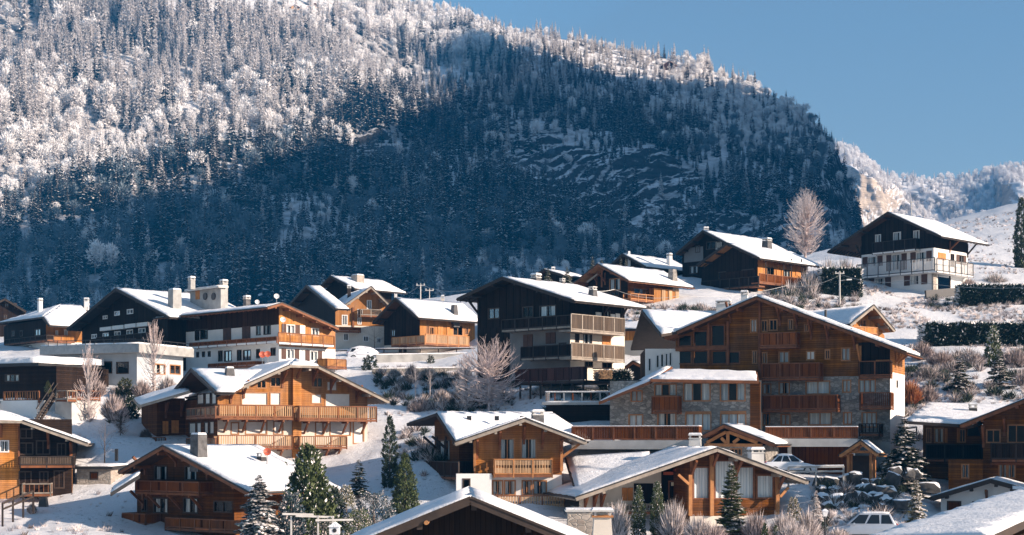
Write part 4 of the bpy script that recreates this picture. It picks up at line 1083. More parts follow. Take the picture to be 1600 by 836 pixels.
# rooftop plant of the hotel
c1 = Block(h, 178, -46, 345, 297, 352, base=474, below=1.5); zt = c1.sz('front', 345, 449)[1]; c1.top = {k: [zt] for k in c1.F}
for f in c1.F: c1.band(f, None, zt, M['concrete'])
c1.panel('front', *ZA(1215, 135), *ZA(1240, 190), 'shutter_orange', 0, .05, name='plant_door')
for x in (1278, 1330):
    s_, z_ = c1.sz('front', *ZA(x, 172)); mb = MB(); mb.cyl(c1.pt('front', s_, 0.0, z_), c1.pt('front', s_, .12, z_), .42, 16); h.part('fan', mb, M['metal_dark'])
c1.finish(); plane_roof(h, [c1.pt('front', -.4, .5, zt+.1), c1.pt('front', c1.W+.3, .5, zt+.1), c1.pt('right', c1.L+.2, .3, zt+.15), c1.pt('left', -.2, .4, zt+.15)], snow=.15, edge='concrete_pale', seed=15)
chimney(h, *ZA(1080, 125), ZA(0, 195)[1], 177, 15, 'concrete', deg=-46, taper=1.0, cap=False)
chimney(h, *ZA(1188, 52), ZA(0, 95)[1], 180, 8, 'concrete', deg=-46, taper=1.0, down=.6)
chimney(h, *ZA(1388, 66), ZA(0, 220)[1], 182, 9, 'concrete', deg=-46, taper=1.0)
chimney(h, *ZA(1532, 170), ZA(0, 215)[1], 185, 8, 'chimney_slate', deg=-46, taper=1.0)

# === white annex with flat roof in front of the hotel
h = Chalet('annex', 'low white flat-roofed annex with big square windows below the dark hotel gable', 'annex', at(230, 605, 160))
b = Block(h, 160, -22, 214, 84, 286, base=607)
zt = b.sz('front', 214, 552)[1]; b.top = {k: [zt] for k in b.F}
for f in b.F: b.band(f, None, zt, M['plaster_shade'])
for r, st in rects(ZA, [(398, 590, 414, 662, 'dark'), (475, 585, 510, 655, 'dark'), (620, 578, 697, 650, 'dark'), (724, 580, 800, 652, 'dark')]): b.win('front', *r, style=st[0], mull=0)
for r, st in rects(ZA, [(962, 592, 1028, 656, 'half'), (1056, 598, 1122, 656, 'half')]): b.win('right', *r, style=st[0], frame='frame_gold')
b.finish()
mb = MB(); b.box(mb, 'front', -1.0, b.W+1.0, -(b.L+.6), 1.0, zt+.01, zt+.95); fa = h.part('roof', mb, M['concrete'])
mb = MB(); slab(mb, [(-.9, .9), (b.W+.9, .9), (b.W+.9, -b.L-.5), (-.9, -b.L-.5)], lambda s, d: zt+.95, lambda s, d: b.xy('front', s, d), .004, .2, step=1.0, wob=.04, rnd=.3); h.sub('snow_layer', mb, M['snow_roof'], fa, None, True)
mb = MB(); b.box(mb, 'front', -1.0, b.W+.99, 1.004, 1.05, zt+.05, zt+.9); h.sub('fascia', mb, M['metal_grey'], fa)
mb = MB()
for f_, L_ in (('front', b.W), ('right', b.L)):
    for i in range(int(L_/1.2)+1): mb.beam(b.pt(f_, i*1.2, .9, zt+.95), b.pt(f_, i*1.2, .9, zt+1.45), .05, .05)
    mb.beam(b.pt(f_, -.5, .9, zt+1.45), b.pt(f_, L_+.5, .9, zt+1.45), .06, .06)
h.sub('roof_railing', mb, M['metal_dark'], fa, 'stuff')
plane_roof(h, [b.pt('front', -1.5, 2.3, b.sz('front', 120, 596)[1]), b.pt('front', 4.8, 2.3, b.sz('front', 120, 596)[1]), b.pt('front', 4.8, .05, b.sz('front', 120, 589)[1]), b.pt('front', -1.5, .05, b.sz('front', 120, 589)[1])], snow=.15, name='canopy', seed=16)

# === little hipped house at the far left
h = Chalet('house', 'small hip-roofed house with dark upper floor and golden lit balcony, far left', 'house', at(72, 549, 214))
b = Block(h, 214, -47, 72, 6, 131, base=551)
zr = b.sz('front', 72, 508)[1]
zm = b.sz('front', 72, 533)[1]
b.roof('front', ZA(-10, 338), ZA(190, 212), ZA(308, 352), ohf=1.3, hip=(.02, 4.6), barge='beam_dark', soffit='soffit', snow=.24, purlins=False, seed=17)
b.band('front', zm, None, M['wood_dark']); b.band('front', None, zm, M['plaster_white']); b.band('right', zm, None, M['wood_gold_v']); b.band('right', None, zm, M['plaster_white']); b.band('left', None, None, M['plaster_white']); b.band('back', None, None, M['wood_dark'])
for r, st in rects(ZA, [(70, 385, 90, 420, 'half'), (125, 385, 142, 420, 'half'), (215, 375, 252, 415, 'half'), (92, 482, 124, 512, 'dark'), (150, 478, 195, 510, 'dark')]): b.win('front', *r, style=st[0])
for r, st in rects(ZA, [(345, 385, 360, 425, 'half'), (400, 380, 420, 420, 'half'), (318, 478, 360, 508, 'half'), (395, 480, 418, 508, 'half')]): b.win('right', *r, style=st[0], frame='frame_white')
b.balc('right', *ZA(300, 412), *ZA(462, 450), dep=1.1, mat='wood_gold_v', style='solid')
b.balc('front', *ZA(30, 425), *ZA(290, 455), dep=1.0, mat='wood_dark', post='beam_dark', style='solid')
b.finish()
chimney(h, *ZA(245, 188), ZA(0, 222)[1], 217, 6, 'plaster_white', deg=-47, taper=1); chimney(h, *ZA(535, 180), ZA(0, 240)[1], 222, 6, 'plaster_white', taper=1)
d_ = Block(h, 219, 42, 108, 134, base=500, depth=5, below=.5); d_.roof('front', ZA(330, 250), ZA(420, 232), ZA(560, 268), ohf=.8, barge='beam_brown', soffit='soffit_gold', snow=.2, purlins=False, tails=False)
d_.band('front', None, None, M['wood_gold']); d_.band('left', None, None, M['wood_gold']); d_.finish()
dish(h, *ZA(545, 222), 220, .32, 'dish_white')

h = Chalet('house', 'dark gabled roof peeping in behind the hip-roofed house, left edge', 'house', at(10, 505, 238))
b = Block(h, 238, 20, -40, 34, base=520, depth=9)
b.roof('front', (-60, 497), (8, 467), (40, 486), ohf=.8, barge='beam_dark', soffit='soffit', snow=.12, seed=18)
b.band('front', None, None, M['wood_dark']); b.band('right', None, None, M['wood_dark']); b.band('left', None, None, M['wood_dark']); b.band('back', None, None, M['wood_dark'])
b.win('front', 8, 474, 13, 480, style='half'); b.win('front', 22, 474, 26, 482, style='half'); b.win('front', 6, 492, 11, 498, style='half'); b.finish()

# === low building with a thick flat snow roof and a terrace, left
h = Chalet('terrace_house', 'low dark house with thick flat snow roof above a slatted terrace rail', 'house', at(40, 640, 152))
b = Block(h, 152, -24, 88, -40, base=642, depth=8)
zt = b.sz('front', 40, 573)[1]; b.top = {k: [zt] for k in b.F}
for f in b.F: b.band(f, None, zt, M['wood_dark_z'])
b.win('front', 8, 585, 30, 596, style='half', mull=2); b.finish()
mb = MB(); b.box(mb, 'front', -1, b.W-1.2, -9, 1.2, zt+.01, zt+.3); ro = h.part('roof', mb, M['roof_edge'])
mb = MB(); slab(mb, [(-.9, 1.1), (b.W-1.3, 1.1), (b.W-1.3, -8.9), (-.9, -8.9)], lambda s, d: zt+.3 - .02*d, lambda s, d: b.xy('front', s, d), .0, .75, step=.8, wob=.06, rnd=.25); h.sub('snow_layer', mb, M['snow_roof'], ro, None, True)
zf_ = b.sz('front', 30, 626, 4)[1]
mb = MB(); b.box(mb, 'front', -1, b.W+1.5, .02, 4.5, zf_-3.4, zf_); h.part('terrace', mb, M['plaster_white'])
b.balc('front', 6, 611, 61, 626, dep=4.3, mat='wood_gold_v', post='beam_brown', ends=(False, False), gap=.3, bw=.09, d0=4.0)
b.balc('front', 88, 610, 105, 624, dep=4.3, mat='beam_brown', post='barge_grey', ends=(False, True), gap=.5, bw=.06, d0=3.0)
plane_roof(h, [b.pt('front', 1, 6.6, b.sz('front', 30, 635, 6)[1]), b.pt('front', 7.5, 6.6, b.sz('front', 50, 635, 6)[1]), b.pt('front', 7.5, 4.55, b.sz('front', 50, 627, 4)[1]), b.pt('front', 1, 4.55, b.sz('front', 30, 627, 4)[1])], snow=.1, name='canopy', seed=19)
# outside stair running down to the right of the terrace
s_ = Chalet('outside_stair', 'dark timber outside stair descending beside the white retaining wall', 'stairs', at(75, 655, 147))
for i in range(11):
    t = i/10; p = at(86 - 26*t, 612 + 40*t, 147 - 1.5*t); mb = MB(); mb.box(p.x-.2, p.x+.25, p.y-.6, p.y+.6, p.z-.06, p.z); s_.part('step', mb, M['wood_dark_z'])
for dy in (-.65, .65):
    mb = MB(); a, c = at(87, 613, 147), at(60, 654, 145.5); mb.beam(a + Vector((0, dy, -.1)), c + Vector((0, dy, -.1)), .1, .3); s_.part('stringer', mb, M['beam_dark'])
    mb = MB(); mb.beam(a + Vector((0, dy, .9)), c + Vector((0, dy, .9)), .08, .08); s_.part('handrail', mb, M['beam_dark'])
w_ = Chalet('retaining_wall', 'stained pale retaining wall below the frosted birch, left', 'wall', at(135, 672, 148))
b = Block(w_, 147, -12, 112, 82, base=672, side_to=157) if False else Block(w_, 147, -38, 112, 86, 157, base=672, below=1.5)
zt = b.sz('front', 112, 622)[1]; b.top = {k: [zt] for k in b.F}
for f in b.F: b.band(f, None, zt, M['concrete_pale'])
b.finish(); b.balc('right', 113, 610, 156, 622, dep=.1, mat='wood_maroon', post='beam_brown', ends=(False, False), gap=.2, bw=.1)

# === barn house with lit plank gable
h = Chalet('farmhouse', 'old farmhouse with lit plank gable over rough pale masonry, tile pattern in roof snow', 'house', at(525, 548, 200))
b = Block(h, 200, 22, 524, 602, 458, base=549)
zs = b.sz('front', 560, 509)[1]
b.roof('left', ZD(205, 226), ZD(315, 105), ZD(492, 248), ohf=1.2, ohb=-6, barge='beam_dark', soffit='soffit', snow=.18, seed=21)
fL = b.sz('front', *ZD(555, 222))
b.clips = {k: [] for k in b.F}; b.top = {}
b.roof('front', ZD(552, 226), ZD(716, 110), ZD(826, 218), ohf=1.5, back=10, barge='barge_grey', soffit='soffit_gold', snow=.16, seed=22)
b.clips['left'] = []; b.clips['right'] = []
sA, zA = b.sz('left', *ZD(315, 105), d=1.2); s0, z0_ = b.sz('left', *ZD(205, 226), d=1.2); s1, z1_ = b.sz('left', *ZD(492, 248), d=1.2); kL, kR = (zA-z0_)/(sA-s0), (zA-z1_)/(s1-sA)
b.clips['left'] = [(-kL, 1, zA-.2-kL*sA), (kR, 1, zA-.2+kR*sA)]; b.top['left'] = [zA]; b.clips['right'] = [(0, 1, z0_)]
b.band('front', zs, None, M['wood_gold_v']); b.band('front', None, zs, M['plaster_cream']); b.band('left', None, None, M['wood_dark']); b.band('right', None, None, M['wood_dark'])
for r, st in rects(ZD, [(690, 196, 718, 248, 'half'), (535, 288, 568, 350, 'half'), (632, 252, 662, 300, 'dark'), (545, 402, 575, 446, 'dark'), (668, 418, 700, 452, 'dark'), (752, 430, 778, 462, 'dark'), (632, 305, 655, 345, 'half')]): b.win('front', *r, style=st[0], frame='frame_white')
b.balc('front', *ZD(650, 252), *ZD(780, 290), dep=1.0, mat='wood_grey', post='barge_grey')
b.balc('front', *ZD(510, 362), *ZD(650, 385), dep=.9, mat='wood_brown_v', post='beam_brown', style='solid')
b.panel('front', *ZD(600, 240), *ZD(612, 360), 'beam_brown', 0, .15, name='pilaster')
b.finish(); chimney(h, *ZD(578, 100), ZD(0, 160)[1], 204, 5, 'beam_dark', taper=1)
h = Chalet('house', 'snow-roofed house with broad stone chimney rising behind the old farmhouse', 'house', at(560, 500, 224))
b = Block(h, 224, -45, 552, 505, 612, base=520)
b.roof('front', ZD(402, 108), ZD(464, 45), ZD(612, 122), ohf=1.2, ohb=1.5, barge='beam_dark', soffit='soffit', snow=.24, seed=23)
for f in b.F: b.band(f, None, None, M['wood_dark'])
b.finish(); chimney(h, *ZD(630, 35), ZD(0, 95)[1], 226, 15, 'stone_warm', deg=-45, taper=.95, cap=False)
chimney(h, *ZD(868, 135), ZD(0, 170)[1], 236, 4, 'plaster_white', taper=1, cap=False)

# === small chalet with snowy roof windows, lit veranda
h = Chalet('chalet', 'small chalet with lit timber veranda and two roof windows above the concrete wall', 'house', at(656, 547, 194))
b = Block(h, 194, -46, 656, 600, 742, base=548)
b.roof('front', ZD(726, 336), ZD(868, 182), ZD(1008, 305), ohf=1.5, ohb=.5, barge='beam_dark', soffit='soffit', snow=.26, seed=24)
zs = b.sz('front', 656, 536)[1]
b.band('front', zs, None, M['wood_dark']); b.band('front', None, zs, M['plaster_cream']); b.band('right', zs, None, M['wood_gold_v']); b.band('right', None, zs, M['plaster_cream']); b.band('left', None, None, M['wood_dark']); b.band('back', None, None, M['wood_dark'])
for r, st in rects(ZD, [(1080, 362, 1106, 410, 'dark'), (1225, 352, 1285, 415, 'dark'), (1300, 368, 1322, 410, 'half'), (1060, 352, 1076, 412, 'dark')]): b.win('right', *r, style=st[0], frame='frame_gold')
for r in ((1130, 350, 1160, 415), (1185, 348, 1222, 415)): b.shutter('right', *ZD(r[0], r[1]), *ZD(r[2], r[3]), 'shutter_orange')
for r, st in rects(ZD, [(840, 380, 865, 420, 'dark'), (890, 490, 910, 520, 'dark'), (918, 488, 936, 518, 'dark')]): b.win('front', *r, style=st[0], frame='frame_dark')
b.balc('right', *ZD(1055, 412), *ZD(1325, 472), dep=1.7, mat='wood_pale', post='beam_gold', style='solid', gap=.14, ends=(False, True))
b.balc('front', *ZD(845, 420), *ZD(1050, 468), dep=1.7, mat='wood_pale', post='beam_gold', style='solid', gap=.14, ends=(True, False))
f_, sA, zA, sL, zL, sR, zR, kL, kR, df, db = b.rf
for px_ in (1045, 1150):
    O = at(*ZD(px_, 248), 199); mb = MB(); mb.box(O.x-.45, O.x+.45, O.y-.5, O.y+.5, O.z-1.0, O.z+.12); h.part('roof_window', mb, M['metal_dark'])
b.finish(); chimney(h, *ZD(1232, 220), ZD(0, 285)[1], 197.5, 12, 'chimney_slate', deg=-46, taper=.55, cap=False, snow=False)
chimney(h, *ZD(1160, 168), ZD(0, 205)[1], 206, 5, 'plaster_cream', taper=1)

# === big dark chalet with weathered plank balconies
h = Chalet('chalet', 'tall dark chalet with grey weathered plank balconies, centre of the hill', 'house', at(891, 612, 150))
b = Block(h, 150, -43, 891, 746, 976, base=612)
b.roof('front', ZF(58, 268), ZF(340, 134), ZF(785, 278), ohf=1.8, ohb=1.3, barge='beam_dark', soffit='beam_dark', snow=.28, seed=25)
zs = b.sz('front', 888, 512)[1]
b.band('front', zs, None, M['wood_dark']); b.band('front', None, zs, M['plaster_grey']); b.band('right', zs, None, M['wood_dark_z']); b.band('right', None, zs, M['plaster_cream']); b.band('left', None, None, M['wood_dark']); b.band('back', None, None, M['wood_dark'])
b.panel('front', 746, 512, 796, 612, 'wood_dark', 0, .05)
for r, st in rects(ZF, [(250, 325, 320, 390, 'dark'), (465, 315, 530, 380, 'dark'), (570, 308, 670, 376, 'half'), (690, 540, 735, 610, 'dark')]): b.win('front', *r, style=st[0])
for r in ((470, 488, 528, 562), (610, 476, 670, 546)): b.shutter('front', *ZF(r[0], r[1]), *ZF(r[2], r[3]), 'shutter_brown')
for r in ((920, 350, 955, 392), (1012, 362, 1040, 398), (1045, 358, 1070, 400)): b.panel('right', *ZF(r[0], r[1]), *ZF(r[2], r[3]), 'plaster_white')
for r, st in rects(ZF, [(972, 340, 1008, 392, 'half'), (790, 480, 815, 550, 'dark'), (842, 482, 895, 552, 'half'), (850, 640, 900, 690, 'dark'), (960, 655, 1020, 700, 'dark')]): b.win('right', *r, style=st[0])
b.shutter('right', *ZF(958, 490), *ZF(1010, 552), 'shutter_orange')
b.balc('front', *ZF(335, 380), *ZF(765, 447), dep=1.5, mat='wood_dark', post='beam_dark', style='solid', floor='barge_grey', gap=.2, ends=(True, False))
b.balc('right', *ZF(765, 372), *ZF(1097, 470), dep=1.5, mat='wood_grey', post='barge_grey', style='solid', floor='barge_grey', gap=.2, ends=(False, True))
b.balc('front', *ZF(455, 555), *ZF(768, 630), dep=1.5, mat='wood_dark', post='beam_dark', style='solid', floor='barge_grey', gap=.2, ends=(True, False))
b.balc('right', *ZF(768, 548), *ZF(1095, 640), dep=1.5, mat='wood_grey', post='barge_grey', style='solid', floor='barge_grey', gap=.2, ends=(False, True))
b.strut('front', *ZF(190, 360), reach=1.5, drop=1.3, mat='beam_dark'); b.strut('right', *ZF(1075, 385), reach=1.0, drop=1.2, mat='beam_dark'); b.strut('right', *ZF(960, 375), reach=1.0, drop=1.2, mat='beam_dark')
# ground-floor terrace with maroon board fence
zf_ = b.sz('front', 850, 596, 5)[1]; s0, s1 = b.sz('front', 806, 596, 5)[0], b.sz('front', 912, 596, 5)[0]
mb = MB(); b.box(mb, 'front', s0, s1, .05, 5.0, zf_-.25, zf_); te = h.part('terrace', mb, M['beam_dark'])
for i in range(7):
    mb = MB(); s_ = s0+.3+(s1-s0-.6)*i/6; mb.beam(b.pt('front', s_, 4.7, zf_-3.4), b.pt('front', s_, 4.7, zf_-.25), .2, .2, up=Vector((1, 0, 0))); h.sub('terrace_post', mb, M['beam_dark'], te)
b.balc_sz('front', s0, s1, zf_+.02, zf_+1.25, 5.0, 'wood_maroon', 'wood_maroon', 'solid', (False, True), 'beam_dark', 0, 4.6, False, .2)
b.finish()
chimney(h, *ZF(548, 110), ZF(0, 170)[1], 156, 12, 'chimney_slate', deg=-43, taper=.95); chimney(h, *ZF(712, 130), ZF(0, 200)[1], 159, 10, 'chimney_slate', deg=-43, taper=.6, snow=False); chimney(h, *ZF(902, 180), ZF(0, 255)[1], 153, 16, 'chimney_slate', deg=-43, taper=.55, snow=False)

h = Chalet('house', 'pale house with yellow upper band squeezed behind the dark chalet', 'house', at(985, 580, 168))
b = Block(h, 168, -20, 1006, 955, base=590, depth=8)
zs = b.sz('front', 985, 532)[1]; zt = b.sz('front', 985, 517)[1]; b.top = {k: [zt] for k in b.F}
for f in b.F: b.band(f, None, zs, M['plaster_cream']); b.band(f, zs, zt, M['wood_gold_v'])
b.finish(); plane_roof(h, [b.pt('front', -.5, .9, zt+.1), b.pt('front', b.W+.5, .9, zt+.1), b.pt('front', b.W+.5, -7, zt+1.4), b.pt('front', -.5, -7, zt+1.4)], seed=26)
h = Chalet('hut', 'tiny dark gabled hut with snow roof beside the clipped hedge', 'hut', at(988, 585, 158))
b = Block(h, 157, -20, 1006, 974, base=588, depth=3); b.roof('front', ZF(1085, 705), ZF(1150, 655), ZF(1218, 690), ohf=.5, barge='beam_brown', soffit='soffit', purlins=False, tails=False, snow=.3, seed=27)
for f in b.F: b.band(f, None, None, M['wood_dark'])
b.finish()

# === chalet in the upper middle with stacked firewood and lit end
h = Chalet('chalet', 'mid-sized chalet with open dark gable truss and golden lit end wall', 'house', at(981, 480, 194))
b = Block(h, 194, -46, 981, 915, 1058, base=482)
b.roof('front', ZM(42, 446), ZM(206, 314), ZM(388, 412), ohf=2.0, ohb=1.2, barge='beam_brown', soffit='soffit_gold', snow=.28, seed=28)
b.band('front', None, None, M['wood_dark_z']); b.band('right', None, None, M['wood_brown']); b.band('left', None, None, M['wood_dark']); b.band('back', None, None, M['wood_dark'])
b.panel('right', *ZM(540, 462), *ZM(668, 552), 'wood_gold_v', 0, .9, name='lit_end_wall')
b.win('front', *ZM(275, 400), *ZM(340, 470), style='half', frame='frame_gold'); b.win('front', *ZM(230, 480), *ZM(330, 505), style='dark', mull=3)
b.win('right', *ZM(420, 462), *ZM(520, 500), style='dark', mull=2)
b.balc('right', *ZM(400, 492), *ZM(536, 528), dep=1.2, mat='wood_brown_v', post='beam_gold', gap=.5, bw=.06)
b.strut('front', *ZM(250, 420), reach=1.5, drop=1.2); b.strut('front', *ZM(200, 420), reach=1.5, drop=1.4)
s_, z_ = b.sz('front', *ZM(180, 425)); s2, z2 = b.sz('front', *ZM(242, 378)); mb = MB(); mb.beam(b.pt('front', s_, 1.2, z_), b.pt('front', s2, 1.2, z2), .18, .2); h.part('truss_beam', mb, M['barge_grey'])
s_, z_ = b.sz('front', *ZM(266, 455)); s2, z2 = b.sz('front', *ZM(266, 352)); mb = MB(); mb.beam(b.pt('front', s_, 1.2, z_), b.pt('front', s2, 1.2, z2), .18, .2, up=Vector((1, 0, 0))); h.part('truss_post', mb, M['beam_brown'])
for x, y in ((562, 480), (602, 485), (642, 482)):
    s_, z_ = b.sz('right', *ZM(x, y+20)); mb = MB(); b.box(mb, 'right', s_-.35, s_+.35, .92, 1.0, z_-.8, z_+.7); h.part('ornament_board', mb, M['wood_pale'])
b.finish(); chimney(h, *ZM(652, 340), ZM(0, 402)[1], 199, 14, 'stone_grey', deg=-46, taper=.6, cap=False, snow=False)
h = Chalet('house', 'house behind with plain snow roof and white chimney, upper middle', 'house', at(1010, 440, 222))
b = Block(h, 222, -46, 1009, 962, 1072, base=450)
b.roof('front', ZM(288, 314), ZM(352, 254), ZM(492, 330), ohf=1.2, ohb=1.0, barge='beam_dark', soffit='soffit', snow=.26, seed=29)
for f in b.F: b.band(f, None, None, M['wood_dark'])
b.finish(); chimney(h, *ZM(632, 252), ZM(0, 288)[1], 226, 7, 'plaster_white', deg=-46, taper=.9); chimney(h, *ZM(392, 240), ZM(0, 262)[1], 224, 4, 'plaster_white', taper=.9, cap=False)
h = Chalet('house', 'small snow roof half hidden by pines behind the dark chalet', 'house', at(870, 450, 226))
b = Block(h, 226, -40, 874, 842, 908, base=462, below=2); b.roof('front', ZF(560, 108), ZF(598, 84), ZF(720, 120), ohf=.8, ohb=.6, barge='beam_dark', soffit='soffit', snow=.24, purlins=False, tails=False, seed=30)
for f in b.F: b.band(f, None, None, M['wood_dark'])
b.finish(); chimney(h, *ZF(655, 74), ZF(0, 100)[1], 228, 6, 'chimney_slate', taper=.9)

# === double-gabled chalet, upper right of centre
h = Chalet('chalet', 'wide double-gabled chalet with lit veranda end below the bare frosted tree', 'house', at(1184, 462, 206))
b = Block(h, 206, -46, 1184, 1096, 1262, base=470)
b.roof('front', ZM(793, 320), ZM(975, 190), ZM(1168, 280), ohf=1.7, ohb=1.6, barge='beam_dark', soffit='soffit_gold', snow=.26, seed=31)
zs = b.sz('front', 1184, 454)[1]
b.band('front', zs, None, M['wood_dark']); b.band('right', zs, None, M['wood_gold_v']); b.band('left', None, None, M['wood_dark']); b.band('back', None, None, M['wood_dark']); b.band('front', None, zs, M['plaster_grey']); b.band('right', None, zs, M['plaster_grey'])
b.panel('front', *ZM(930, 355), *ZM(1150, 400), 'wood_rust', 0, .04)
for r, st in rects(ZM, [(920, 360, 965, 400, 'dark'), (1060, 345, 1130, 400, 'dark'), (1210, 335, 1250, 385, 'dark'), (1310, 350, 1345, 390, 'half')]): b.win('front' if r[0] < 1184 else 'right', *r, style=st[0])
for x in (1265, 1380): b.shutter('right', *ZM(x, 350), *ZM(x+22, 385), 'shutter_orange')
b.balc('front', *ZM(822, 400), *ZM(1160, 455), dep=1.3, mat='wood_dark', post='beam_dark', style='solid', gap=.2, ends=(True, False))
b.balc('right', *ZM(1165, 384), *ZM(1430, 436), dep=1.3, mat='wood_brown_v', post='beam_brown', ends=(False, True))
for x in (1203, 1310, 1355, 1415):
    s_, z_ = b.sz('right', *ZM(x, 410), d=1.25); mb = MB(); mb.beam(b.pt('right', s_, 1.25, z_), b.pt('right', s_, 1.25, z_+2.9), .14, .14, up=Vector((1, 0, 0))); h.part('veranda_post', mb, M['beam_dark'])
b.win('front', *ZM(925, 480), *ZM(985, 520), style='dark'); b.finish()
w = Block(h, 215, -46, 1136, 1066, base=462, depth=12)
w.roof('front', ZM(670, 252), ZM(830, 116), ZM(985, 196), ohf=1.3, ohb=1.0, barge='beam_dark', soffit='soffit', snow=.26, seed=32)
zs = w.sz('front', 1090, 409)[1]
w.band('front', None, None, M['wood_dark']); w.band('left', None, None, M['wood_dark']); w.band('right', None, None, M['wood_dark'])
w.panel('front', *ZM(718, 215), *ZM(830, 300), 'plaster_grey', 0, .05); w.panel('front', *ZM(905, 180), *ZM(940, 225), 'plaster_cream', 0, .05)
for r, st in rects(ZM, [(785, 205, 812, 245, 'half'), (850, 180, 905, 225, 'dark'), (912, 182, 932, 220, 'half'), (752, 325, 800, 370, 'half')]): w.win('front', *r, style=st[0], d=.06)
w.finish(); chimney(h, *ZM(1214, 156), ZM(0, 228)[1], 214, 14, 'chimney_slate', deg=-46, taper=.75); chimney(h, *ZM(850, 102), ZM(0, 118)[1], 220, 7, 'stone_warm', taper=1)

# === white and dark chalet at the upper right
h = Chalet('chalet', 'white chalet with dark wooden gable and wrought balcony, high on the hill at right', 'house', at(1459, 456, 208))
b = Block(h, 208, -46, 1459, 1346, 1512, base=458)
b.roof('front', ZK(372, 452), ZK(745, 206), ZK(1078, 356), ohf=1.7, ohb=2.0, barge='beam_dark', soffit='soffit', snow=.26, seed=33)
zs = b.sz('front', 1459, 387)[1]
b.band('front', zs, None, M['wood_dark']); b.band('front', None, zs, M['plaster_white']); b.band('right', zs, None, M['wood_dark']); b.band('right', None, zs, M['plaster_white']); b.band('left', None, None, M['plaster_white']); b.band('back', None, None, M['plaster_white'])
for r, st in rects(ZK, [(668, 345, 702, 398, 'half'), (780, 330, 826, 390, 'half'), (905, 320, 942, 376, 'half')]): b.win('front', *r, style=st[0], frame='frame_white')
for r, st in rects(ZK, [(590, 482, 712, 542, 'shut half'), (738, 468, 862, 566, 'shut half'), (888, 452, 1018, 512, 'shut half'), (628, 616, 764, 676, 'shut half'), (848, 598, 990, 656, 'shut half')]): b.win('front', *r, style=st[0], frame='frame_white')
b.balc('front', *ZK(650, 380), *ZK(918, 446), dep=1.1, mat='wood_dark', post='beam_dark', style='solid', floor='plaster_white')
b.balc('front', *ZK(550, 508), *ZK(1038, 588), dep=1.3, mat='frame_white', post='metal_dark', floor='plaster_white', gap=.22, bw=.05, ends=(True, False))
b.balc('right', *ZK(1050, 506), *ZK(1275, 585), dep=1.3, mat='frame_white', post='metal_dark', floor='plaster_white', gap=.22, bw=.05, ends=(False, True))
b.shutter('right', *ZK(1056, 458), *ZK(1104, 502), 'shutter_orange'); b.win('right', *ZK(1135, 465), *ZK(1158, 545), style='half'); b.win('right', *ZK(1172, 474), *ZK(1230, 530), style='shut half')
b.win('right', *ZK(1056, 592), *ZK(1135, 692), style='dark', mull=0, name='garage_door'); b.panel('right', *ZK(1028, 570), *ZK(1050, 692), 'stone_warm', 0, .25, name='pilaster')
b.strut('right', *ZK(1130, 440), reach=1.5, drop=1.2); b.strut('right', *ZK(1240, 470), reach=1.5, drop=1.5, mat='beam_dark'); b.strut('front', *ZK(578, 470), reach=1.3, drop=1.2, mat='beam_dark')
b.finish()
mb = MB(); p, q = at(*ZK(985, 720), 205), at(*ZK(1200, 700), 208); mb.beam(p + Vector((0, 0, -1.2)), q + Vector((0, 0, -1.2)), .3, 3.6)
wl = mb.solo('garden_wall', M['metal_dark'], p, 'dark panelled garden wall below the white chalet', 'wall')

# === the big timber-and-stone residence on the right
h = Chalet('residence', 'big timber and stone residence with tiers of balconies and wide snow gable', 'apartment house', at(1200, 720, 134))
b = Block(h, 129, -24, 1391, 1056, base=722, depth=7)
b.roof('front', ZI(205, 302), ZI(702, 84), ZI(1520, 385), ohf=1.7, ohb=-1.0, barge='beam_brown', soffit='soffit', snow=.46, seed=34)
zs = b.sz('front', 1260, 589)[1]; zg = b.sz('front', 1260, 690)[1]
b.band('front', zs, None, M['wood_honey']); b.band('front', zg, zs, M['stone_grey']); b.band('front', None, zg, M['concrete']); zq = b.sz('right', 1400, 583)[1]
b.band('right', zq, None, M['wood_gold']); b.band('right', None, zq, M['plaster_white']); b.band('left', None, None, M['wood_honey']); b.band('back', None, None, M['wood_dark'])
for r, st in rects(ZI, [(670, 205, 706, 276, 'curt'), (728, 210, 762, 272, 'dark'), (772, 206, 816, 266, 'dark'), (875, 205, 902, 262, 'half'), (963, 232, 986, 272, 'half'), (680, 376, 706, 446, 'half'), (735, 384, 762, 446, 'half'), (824, 380, 880, 442, 'curt'), (974, 378, 1020, 426, 'blind'), (1075, 370, 1102, 422, 'dark'), (1164, 360, 1212, 430, 'curt'),
     (690, 556, 712, 612, 'half'), (735, 555, 782, 612, 'half'), (824, 546, 882, 612, 'half'), (970, 540, 1102, 612, 'curt'), (1170, 534, 1216, 602, 'curt'), (682, 716, 712, 782, 'curt'), (735, 716, 775, 782, 'half'), (835, 720, 886, 780, 'curt'), (985, 710, 1110, 780, 'curt'), (1175, 710, 1220, 776, 'curt')]): b.win('front', *r, style=st[0], frame='frame_gold')
for x0, yt, x1, yb in ((720, 276, 920, 350), (725, 442, 1045, 524), (735, 616, 1140, 696)): b.balc('front', *ZI(x0, yt), *ZI(x1, yb), dep=1.2, mat='wood_brown_v', post='beam_brown', style='solid', gap=.15)
# glazed corner on the left of the gable
for r in ((278, 290, 350, 352), (360, 268, 436, 352), (456, 235, 530, 350), (270, 376, 350, 448), (358, 376, 440, 448), (460, 376, 540, 448), (546, 380, 612, 446)): b.win('front', *ZI(r[0], r[1]), *ZI(r[2], r[3]), style='dark', frame='beam_brown', mull=0)
b.panel('front', *ZI(262, 352), *ZI(545, 374), 'beam_brown', 0, .35, name='tie_beam')
for x in (440, 545): b.panel('front', *ZI(x-6, 215), *ZI(x+6, 450), 'beam_brown', 0, .3, name='pilaster')
b.panel('front', *ZI(712, 100), *ZI(724, 700), 'beam_brown', 0, .22, name='pilaster')
